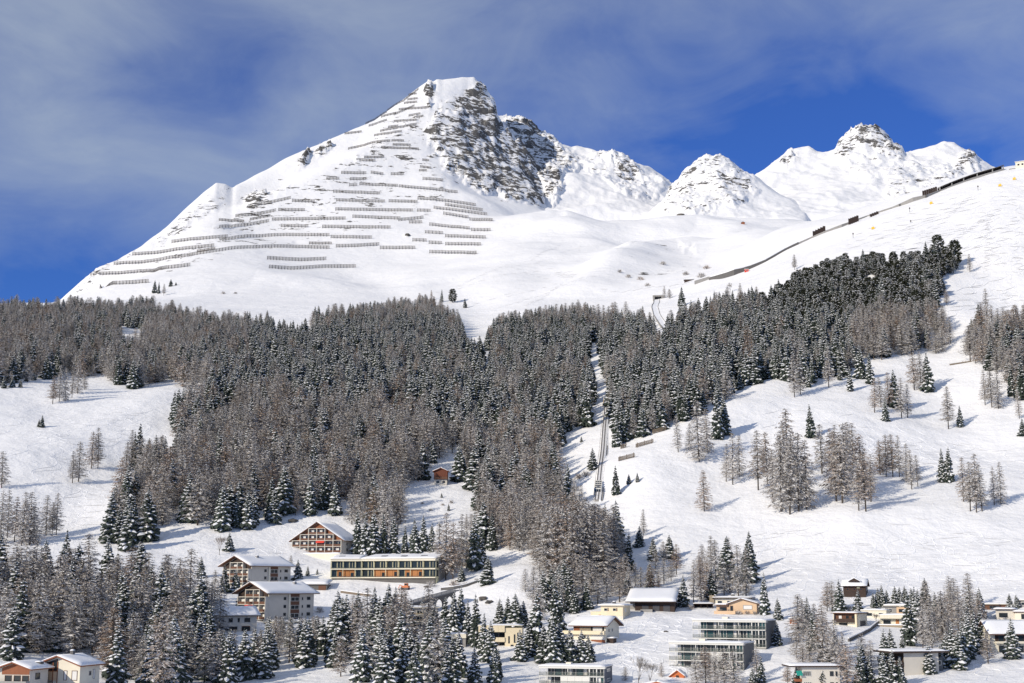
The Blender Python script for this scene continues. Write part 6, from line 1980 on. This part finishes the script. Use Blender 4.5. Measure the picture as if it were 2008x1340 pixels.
# the white stepped car at the lower end
a, c = P[0], P[5]
dirn = (c - a).normalized()
yawc = -math.atan2(dirn.x, dirn.y)
mcar = m_per_px(a)
pa = hit(1172, 972)
car = thing('funicular_car', 'white stepped funicular car standing at the foot of the track', 'funicular car', (pa.x, pa.y, pa.z + 0.8), yawc)
tilt = math.atan2(dirn.z, math.hypot(dirn.x, dirn.y))
nst, stl = 5, 2.3
cb, fl_ = MB(), MB()
for k in range(nst):
    y0, y1 = k * stl, (k + 1) * stl - 0.02
    zb = k * stl * math.tan(tilt)
    cb.box(-1.9, 1.9, y0, y1, zb - 0.2, zb + 2.9)
part('body', cb, M['white_metal'], car)
for k in range(nst):
    zb = k * stl * math.tan(tilt)
    window(car, 'f', 0, k * stl, zb + (1.65 if k else 0.7), 3.2, 1.05 if k else 1.7, 'white_metal', 'pane', 2)
    part('roof_panel', MB().box(-1.8, 1.8, k * stl + 0.1, (k + 1) * stl - 0.15, zb + 2.905, zb + 3.0), M['grey_metal'], car)
for s_ in (-1.0, 1.0):
    b = MB(); b.bar((s_, 0.2, -0.4), (s_, nst * stl - 0.2, (nst * stl - 0.4) * math.tan(tilt) - 0.4), 0.16); part('undercarriage', b, M['dark_metal'], car)

pb = hit(1187, 797)
car = thing('yellow_car', 'small yellow car high on the funicular track in the trees', 'funicular car', (pb.x, pb.y, pb.z + 1.2), yawc)
part('body', MB().prism([(0, -0.2), (5.0, 2.4), (5.0, 5.0), (0.2, 2.6)], -1.3, 1.3, 'x'), M['yellow_paint'], car)
part('windscreen', MB().box(-1.1, 1.1, -0.06, -0.005, 1.0, 2.2), M['pane'], car)
part('roof', MB().prism([(0.1, 2.65), (5.0, 5.05), (5.0, 5.25), (0.1, 2.85)], -1.2, 1.2, 'x'), M['white_metal'], car)

# ploughed path with tunnel portal above the forest
P = even(along([(1288, 588), (1284, 603), (1288, 618), (1297, 632), (1307, 644)], 4.0))
b = MB(); ribbon(b, P, 5.0, 0.35, 3.0); o = part('path', b, M['snow'], None); o['kind'] = 'structure'
trp = thing('snow_walls', 'grey ploughed edges of the curving path below the tunnel portal', 'snow wall', P[0])
L0 = [p - P[0] for p in P]
for s_ in (-2.9, 2.9):
    b = MB(); ribbon(b, L0, 0.5, 0.8, 4.0, s_); part('edge_wall', b, M['concrete'], trp)
P = hit(1291, 589)
h = thing('tunnel_portal', 'concrete tunnel mouth above the path at the forest edge', 'tunnel', (P.x, P.y + 3, P.z), -math.atan2(P.x, P.y))
wall_box(h, -5.2, -3.4, 0, 8, -3, 4.6, 'concrete', 'side_wall'); wall_box(h, 3.4, 5.2, 0, 8, -3, 4.6, 'concrete', 'side_wall')
wall_box(h, -5.3, 5.3, -0.3, 8, 4.62, 5.9, 'concrete', 'lintel'); wall_box(h, -3.39, 3.39, 5.6, 6, -3, 4.6, 'dark_metal', 'back_wall')
s = MB(); lumpy(s, -5.4, 5.4, -0.2, 9, lambda x, y: 5.9, 1.0, 8, 6, 50); smooth(part('snow_cover', s, M['snow'], h))

# ------------------------------------------------------------------ the gallery of the upper railway along the right-hand ridge
RIDGE = [(1392, 549), (1412, 547), (1440, 540), (1470, 528), (1500, 514), (1540, 491), (1590, 468), (1650, 446), (1700, 425), (1750, 409), (1790, 396), (1815, 388), (1842, 376), (1900, 354), (1945, 340), (1966, 334)]
P = even(along(RIDGE, 7.0), 10)
gal = thing('railway_gallery', 'long concrete railway gallery climbing the skyline ridge on the right', 'railway gallery', P[0])
L0 = [p - P[0] for p in P]
cut1 = next(i for i, p in enumerate(P) if project(p)[0] > 1560)
cut2 = next(i for i, p in enumerate(P) if project(p)[0] > 1835)
b = MB(); ribbon(b, L0[:cut1 + 1], 3.0, 2.3, 7.0); part('lower_wall', b, M['dark_concrete'], gal)
b = MB(); ribbon(b, L0[cut1:cut2 + 1], 2.4, 1.9, 6.0); part('middle_wall', b, M['concrete'], gal)
b = MB(); ribbon(b, L0[cut2:], 3.0, 1.4, 6.0, 1.2); part('parapet', b, M['concrete'], gal)
b = MB(); ribbon(b, L0[cut2:], 2.0, 4.4, 8.0, -2.2); part('back_wall', b, M['dark_wood'], gal)
b = MB(); ribbon(b, L0[cut2:], 6.0, 5.1, 0.6, 0.0); part('roof', b, M['dark_concrete'], gal)
b = MB(); ribbon(b, L0[:cut1 + 1], 2.8, 2.9, 0.59); part('snow_cover', b, M['snow'], gal)
for i in range(cut2, len(L0), 2):
    p = L0[i]
    part('pillar', MB().box(p.x - 0.5, p.x + 0.5, p.y - 2.6, p.y - 1.7, p.z + 1.0, p.z + 4.45), M['concrete'], gal)
for i in range(cut1 + 3, cut2, 3):
    if project(P[i])[0] > 1730:
        p = L0[i]; part('pier', MB().box(p.x - 0.7, p.x + 0.7, p.y - 2.4, p.y - 1.25, p.z - 3, p.z + 1.6), M['dark_concrete'], gal)
P0 = hit(1378, 553)
h = thing('gallery_portal', 'pale concrete block at the lower end of the ridge gallery', 'tunnel', (P0.x, P0.y, P0.z), -math.atan2(P0.x, P0.y))
part('wall', MB().prism([(-8.5, -3), (10, -3), (10, 5.4), (7.5, 5.6), (-8.5, 1.2)], 0, 5, 'y'), M['concrete'], h)
s = MB(); lumpy(s, -8.5, 7.5, 0.1, 5, lambda x, y: 1.2 + 4.4 * (x + 8.5) / 16 + 0.01, 0.6, 8, 4, 51); smooth(part('snow_cover', s, M['snow'], h))
P0 = hit(1351, 552)
h = thing('snowy_shed', 'small dark shed under snow left of the gallery end', 'shed', (P0.x, P0.y, P0.z), -math.atan2(P0.x, P0.y))
wall_box(h, -5, 5, 0, 5, -3, 1.8, 'dark_wood'); flat_roof(h, -5.6, 5.6, -0.5, 5.5, 1.8, 'dark_wood', 0.2, 0.9, 52)

for k, (x0, y0, x1, y1, n, hh, lab) in enumerate([
        (1594, 464, 1619, 457, 5, 6.0, 'lowest stepped row of dark snow drift panels on the ridge'), (1664, 440, 1684, 434, 5, 6.5, 'second stepped row of dark snow drift panels on the ridge'),
        (1706, 425, 1723, 421, 4, 3.2, 'low third row of dark drift panels beside the ridge gallery'), (1809, 385, 1838, 375, 7, 6.5, 'topmost row of dark drift panels where the roofed gallery begins')]):
    a, c = hit(x0, y0 + 2), hit(x1, y1 + 2)
    c = at(x1, y1, math.hypot(a.x, a.y) + 6); c = Vector((c[0], c[1], float(ground.height(c[0], c[1]))))
    h = thing('drift_fence', lab, 'snow fence', a, 0, 'snow drift panels along the ridge')
    d = c - a
    rz = math.atan2(d.y, d.x)
    for i in range(n):
        q = d * ((i + 0.5) / n)
        wq = d.length / n * 0.42
        o = part('panel', MB().box(-wq, wq, -0.15, 0.15, 0.3, hh), M['dark_wood'], h, tuple(q), rz)
        part('frame', MB().box(-wq, -wq + 0.3, 0.16, 0.4, -2, hh + 0.2).box(wq - 0.3, wq, 0.16, 0.4, -2, hh + 0.2), M['dark_metal'], o)

# slope markers and padded posts on the upper piste
for x, y, lab in ((1712, 447, 'lowest'), (1826, 398, 'second lowest'), (1961, 363, 'third'), (1989, 350, 'uppermost')):
    q = hit(x, y + 3)
    o = thing('piste_mat', f'{lab} orange padded mat on the upper piste below the ridge', 'safety mat', q, -math.atan2(q.x, q.y), 'orange mats on the piste')
    part('pad', MB().prism([(-1.6, 0.2), (1.6, 0.2), (1.2, 2.6), (-1.3, 2.2)], -0.5, 0.5, 'y'), M['orange_paint'] if 0 else M['yellow_paint'], o)
    b = MB(); b.bar((0, 0.7, -1), (0, 0.7, 4.2), 0.12); part('pole', b, M['grey_metal'], o)
for x, y, hh, lab in ((1673, 467, 5, 'marker post on the piste just above the pine wood'), (1786, 438, 3, 'short marker post on the middle of the upper piste'), (1784, 417, 5, 'tall marker post below the roofed gallery'), (1918, 374, 5, 'marker post near the top of the piste')):
    q = hit(x, y)
    o = thing('marker_post', lab, 'marker post', q, 0, 'marker posts on the piste')
    b = MB(); b.bar((0, 0, -1), (0, 0, hh), 0.2); part('pole', b, M['dark_metal'], o)
    part('board', MB().box(-0.6, 0.6, -0.25, -0.21, hh - 1.6, hh - 0.2), M['dark_wood'], o)
q = hit(1464, 534)
o = thing('red_hut', 'tiny red cabin beside the lower ridge gallery', 'cabin', (q.x, q.y, q.z), -math.atan2(q.x, q.y))
wall_box(o, -2, 2, 0, 3, -1, 2.8, 'red_cloth'); flat_roof(o, -2.3, 2.3, -0.3, 3.3, 2.8, 'white_wall', 0.15, 0.4, 53); window(o, 'f', 0, 0, 1.2, 1.6, 1.0)

# ------------------------------------------------------------------ timber snow fences on the right slope
for x0, y0, x1, y1, lab in ((1280, 849, 1306, 850, 'timber snow fence closest to the forest, right of the small one'), (1247, 876, 1281, 873, 'longest timber snow fence, in the middle of the group'), (1213, 903, 1245, 899, 'lowest timber snow fence of the group'),
                            (1251, 853, 1266, 847, 'short timber snow fence at the forest edge'), (1217, 878, 1228, 875, 'smallest timber snow fence, left of the longest one'), (1294, 822, 1307, 817, 'highest timber snow fence half inside the trees')):
    a, c = hit(x0, y0 + 3), hit(x1, y1 + 3)
    dist = math.hypot(a.x, a.y); c_ = at(x1, y1 + 3, dist + 1.0); c = Vector((c_[0], c_[1], float(ground.height(c_[0], c_[1]))))
    h = thing('log_fence', lab, 'snow fence', a, math.atan2(c.y - a.y, c.x - a.x), 'timber snow fences on the right slope')
    L_ = math.hypot(c.x - a.x, c.y - a.y); rise = c.z - a.z
    for k in range(5):
        b = MB(); b.bar((-0.2, -0.3 - 0.12 * k, 0.35 + 0.42 * k), (L_ + random.uniform(-0.3, 0.3), -0.3 - 0.12 * k, 0.35 + 0.42 * k + rise), 0.19, 0.16, 6); part('log', b, M['grey_wood'], h)
    for k in range(3):
        x = L_ * (0.08 + 0.42 * k)
        b = MB(); b.bar((x, 0.25, -0.8 + rise * x / L_), (x, -0.5, 2.7 + rise * x / L_), 0.17, 0.15, 6); part('post', b, M['brown_wood'], h)
for pa_, pb_, lab, r_ in (((1862, 717), (1906, 710), 'long bare log lying on snow by the right-edge wood', 0.55), ((1418, 778), (1446, 754), 'dark fallen trunk at the lower edge of the right-hand forest', 0.7)):
    a, c = hit(*pa_), hit(*pb_)
    o = thing('fallen_log', lab, 'log', a)
    b = MB(); b.bar((0, 0, 0.4), tuple(c - a + Vector((0, 0, 0.4))), r_, r_ * 0.6, 7); part('trunk', b, M['grey_wood'], o)
    d = c - a
    for k in (0.55, 0.7, 0.85):
        q = d * k; b = MB(); b.bar(tuple(q + Vector((0, 0, 0.5))), tuple(q + Vector((0.4, -1.0, 1.6))), 0.12, 0.04); part('branch', b, M['grey_wood'], o)

# ------------------------------------------------------------------ viaduct, walls, digger
A_, B_ = hit(786, 1214), hit(892, 1190)
B2 = at(892, 1190, math.hypot(A_.x, A_.y) + 14); B_ = Vector((B2[0], B2[1], float(ground.height(B2[0], B2[1]))))
d = B_ - A_; L_ = math.hypot(d.x, d.y)
zt0, zt1 = at(788, 1190, math.hypot(A_.x, A_.y))[2] - A_.z, at(891, 1161, math.hypot(B_.x, B_.y))[2] - A_.z
via = thing('arched_viaduct', 'dark arched retaining viaduct of the road climbing below the long building', 'viaduct', A_, math.atan2(d.y, d.x))
ZT = lambda x: zt0 + (zt1 - zt0) * x / L_
wm_ = MB()
nb = 5
bay = L_ / nb
for k in range(nb):
    x0 = k * bay
    wm_.prism([(x0, -6), (x0 + bay * 0.24, -6), (x0 + bay * 0.24, ZT(x0 + bay * 0.24)), (x0, ZT(x0))], 0, 1.6, 'y')
    for q in range(8):
        ta, tb = math.pi * q / 8, math.pi * (q + 1) / 8
        r_ = bay * 0.38; xc = x0 + bay * 0.62
        xa, xb = xc - r_ * math.cos(ta), xc - r_ * math.cos(tb)
        spr = ZT(xc) - 1.2 - r_
        wm_.prism([(xa, spr + r_ * math.sin(ta)), (xb, spr + r_ * math.sin(tb)), (xb, ZT(xb)), (xa, ZT(xa))], 0, 1.6, 'y')
part('arched_wall', wm_, M['dark_concrete'], via)
part('deck', MB().prism([(-3, ZT(-3)), (L_ + 2, ZT(L_ + 2)), (L_ + 2, ZT(L_ + 2) + 0.35), (-3, ZT(-3) + 0.35)], -0.35, 5, 'y'), M['grey_metal'], via)
rl = MB()
for k in range(15):
    x = -3 + (L_ + 5) * k / 14
    rl.box(x - 0.06, x + 0.06, -0.3, -0.18, ZT(x) + 0.35, ZT(x) + 1.4)
rl.prism([(-3, ZT(-3) + 1.2), (L_ + 2, ZT(L_ + 2) + 1.2), (L_ + 2, ZT(L_ + 2) + 1.4), (-3, ZT(-3) + 1.4)], -0.32, -0.16, 'y')
part('guard_rail', rl, M['grey_metal'], via)

for pix, w_, up, th, mat, nm, lab in (
        ([(650, 1232), (690, 1222), (740, 1207), (786, 1195)], 0.6, 1.3, 3, 'dark_concrete', 'road_wall', 'low dark retaining wall of the road left of the viaduct'),
        ([(668, 1164), (700, 1168), (730, 1171)], 0.4, 0.8, 2, 'grey_wood', 'low_fence', 'thin dark fence line on the snow below the long building'),
        ([(1664, 1259), (1690, 1248), (1706, 1238), (1718, 1228), (1728, 1222)], 0.5, 1.0, 2, 'dark_concrete', 'garden_wall', 'dark curving garden wall below the porch villa'),
        ([(865, 1158), (890, 1156), (915, 1150), (934, 1143)], 1.4, 0.8, 3, 'dark_concrete', 'road_edge', 'dark road edge cut into snow right of the long building')):
    P = even(along(pix, 2.0), 4)
    o = thing(nm, lab, 'wall' if 'fence' not in nm else 'fence', P[0])
    b = MB(); ribbon(b, [p - P[0] for p in P], w_, up, th); part('wall' if 'fence' not in nm else 'rail', b, M[mat], o)
    b = MB(); ribbon(b, [p - P[0] for p in P], w_ * 0.9, up + 0.28, 0.27); part('snow_cover', b, M['snow'], o)
P = even(along([(1668, 1263), (1690, 1269), (1712, 1273), (1730, 1272)], 2.2), 3)
o = thing('post_fence', 'thin post and wire fence along the snow below the villas', 'fence', P[0])
for p in P:
    b = MB(); b.bar(p - P[0] - Vector((0, 0, 0.4)), p - P[0] + Vector((0, 0, 1.3)), 0.06, 0.05); part('post', b, M['dark_wood'], o)
b = MB(); ribbon(b, [p - P[0] for p in P], 0.05, 1.0, 0.05); ribbon(b, [p - P[0] for p in P], 0.05, 0.5, 0.05); part('wire', b, M['dark_metal'], o)

q = hit(795, 1157)
dg = thing('orange_digger', 'small orange tracked machine parked on the snow below the long building', 'digger', q, R(-20))
part('tracks', MB().box(-1.5, 1.5, -1.1, -0.6, 0, 0.7).box(-1.5, 1.5, 0.6, 1.1, 0, 0.7), M['dark_metal'], dg)
part('body', MB().box(-1.4, 1.5, -0.95, 0.95, 0.72, 1.5), M['orange_paint'], dg)
c_ = part('cab', MB().box(-0.2, 1.1, -0.8, 0.4, 1.51, 2.5), M['orange_paint'], dg); part('pane', MB().box(-0.1, 1.0, -0.84, -0.804, 1.7, 2.35), M['pane'], c_)
b = MB(); b.bar((-1.2, 0.3, 1.3), (-2.6, 0.3, 1.8), 0.18, 0.14); b.bar((-2.6, 0.3, 1.8), (-3.2, 0.3, 0.5), 0.13); part('arm', b, M['orange_paint'], dg)

# rocks and earth showing through the snow
rk = random.Random(5)
ROCKS = [(948, 1176, 1.6, 'brown rock outcrop on the bank right of the viaduct'), (960, 1183, 1.4, 'lower brown rock outcrop right of the viaduct'), (800, 462, 5, 'dark boulder showing through snow on the fenced face'), (1334, 421, 5, 'brown rock at the foot of the rocky knoll'),
         (718, 1017, 1.8, 'grey rock ledge above the chalet block'), (575, 1022, 2, 'dark rock on the bank left of the chalet block'), (836, 1152, 1.0, 'brown stones under the right end of the long building'), (1480, 1128, 1.6, 'small dark stone on the piste above the peach house'), (545, 995, 1.6, 'dark rock under the larches above the meadow'), (1306, 1240, 0.8, 'small stone on the tracked slope')]
for x, y, s_, lab in ROCKS:
    q = hit(x, y)
    mb = MB()
    import bmesh
    bm = bmesh.new(); bmesh.ops.create_icosphere(bm, subdivisions=2, radius=s_)
    for v in bm.verts:
        v.co *= 0.75 + 0.5 * rk.random()
        v.co.z *= 0.55; v.co.x *= 1.5
    me = bpy.data.meshes.new('rock'); bm.to_mesh(me); bm.free(); me.materials.append(M['rock'])
    o = put('rock', me, None, q); o['label'] = lab; o['category'] = 'rock'; o.rotation_euler = (0, 0, rk.random() * 3)

# ------------------------------------------------------------------ ski tracks: raised wavy edges of turns in the soft snow
def ski_tracks():
    mb = MB()
    r = random.Random(21)
    AREAS = [([(1215, 1210), (1330, 1205), (1310, 1310), (1190, 1300)], 80, 34), ([(1300, 1050), (1980, 1040), (1980, 1150), (1500, 1150)], 24, 90), ([(1480, 1020), (1880, 1010), (1980, 1060), (1400, 1060)], 26, 80),
             ([(1420, 780), (1640, 790), (1980, 880), (1900, 960), (1820, 900)], 40, 80), ([(30, 800), (330, 780), (330, 880), (60, 920)], 26, 60), ([(100, 940), (230, 940), (220, 1020), (120, 1040)], 12, 40), ([(1880, 380), (2000, 350), (2000, 620), (1900, 520)], 50, 140),
             ([(1600, 480), (1900, 400), (1990, 420), (1900, 470)], 14, 90), ([(480, 1050), (560, 1060), (540, 1085), (450, 1090)], 8, 30), ([(1820, 1290), (1990, 1290), (1990, 1335), (1800, 1338)], 8, 26), ([(1000, 470), (1200, 480), (1200, 580), (960, 590)], 20, 140)]
    for poly, n, ln in AREAS:
        k = 0
        while k < n:
            x = r.uniform(min(p[0] for p in poly), max(p[0] for p in poly)); y = r.uniform(min(p[1] for p in poly), max(p[1] for p in poly))
            if not in_poly(np.array(x), np.array(y), poly):
                continue
            k += 1
            p = hit(x, y)
            e = 3.0
            gx = float(ground.height(p.x + e, p.y) - ground.height(p.x - e, p.y)); gy = float(ground.height(p.x, p.y + e) - ground.height(p.x, p.y - e))
            dn = Vector((-gx, -gy, 0)).normalized(); dn.rotate(Matrix.Rotation(r.uniform(-0.9, 0.9), 3, 'Z'))
            sd = Vector((-dn.y, dn.x, 0))
            amp, wl, ph = r.uniform(1.2, 4.5), r.uniform(14, 30), r.random() * 6.28
            L_ = ln * r.uniform(0.5, 1.3)
            sc = 1.0 if ln < 100 else 1.5
            m = int(L_ / 1.6)
            pts = []
            for i in range(m):
                s = i * 1.6
                q = p + dn * s + sd * (amp * math.sin(s / wl * 6.28 + ph) * min(1, s / 10))
                pts.append(Vector((q.x, q.y, 0)))
            zz = ground.height(np.array([q.x for q in pts]), np.array([q.y for q in pts]))
            vs, fs = [], []
            for i, q in enumerate(pts):
                d = pts[min(i + 1, m - 1)] - pts[max(i - 1, 0)]
                nn = Vector((-d.y, d.x, 0)).normalized()
                f = min(1, i / 4, (m - 1 - i) / 4)
                w_ = (0.20 + 0.34 * abs(math.cos(i * 1.6 / wl * 6.28 + ph))) * sc
                hgt = (0.05 + (0.10 if ln < 50 else 0.10) * abs(math.sin(i * 1.6 / wl * 6.28 + ph)) ** 2) * f * sc
                for o_, hh in ((-w_, -0.06), (0, hgt), (w_, -0.06)):
                    a = q + nn * o_
                    vs.append((a.x, a.y, zz[i] + hh))
            for i in range(m - 1):
                b = i * 3
                fs += [(b, b + 3, b + 4, b + 1), (b + 1, b + 4, b + 5, b + 2)]
            mb.add(vs, fs)
    o = part('ski_tracks', mb, M['snow'], None)
    o['kind'] = 'stuff'; o['label'] = 'wavy ski tracks pressed into the open snow slopes'; o['category'] = 'ski tracks'


ski_tracks()
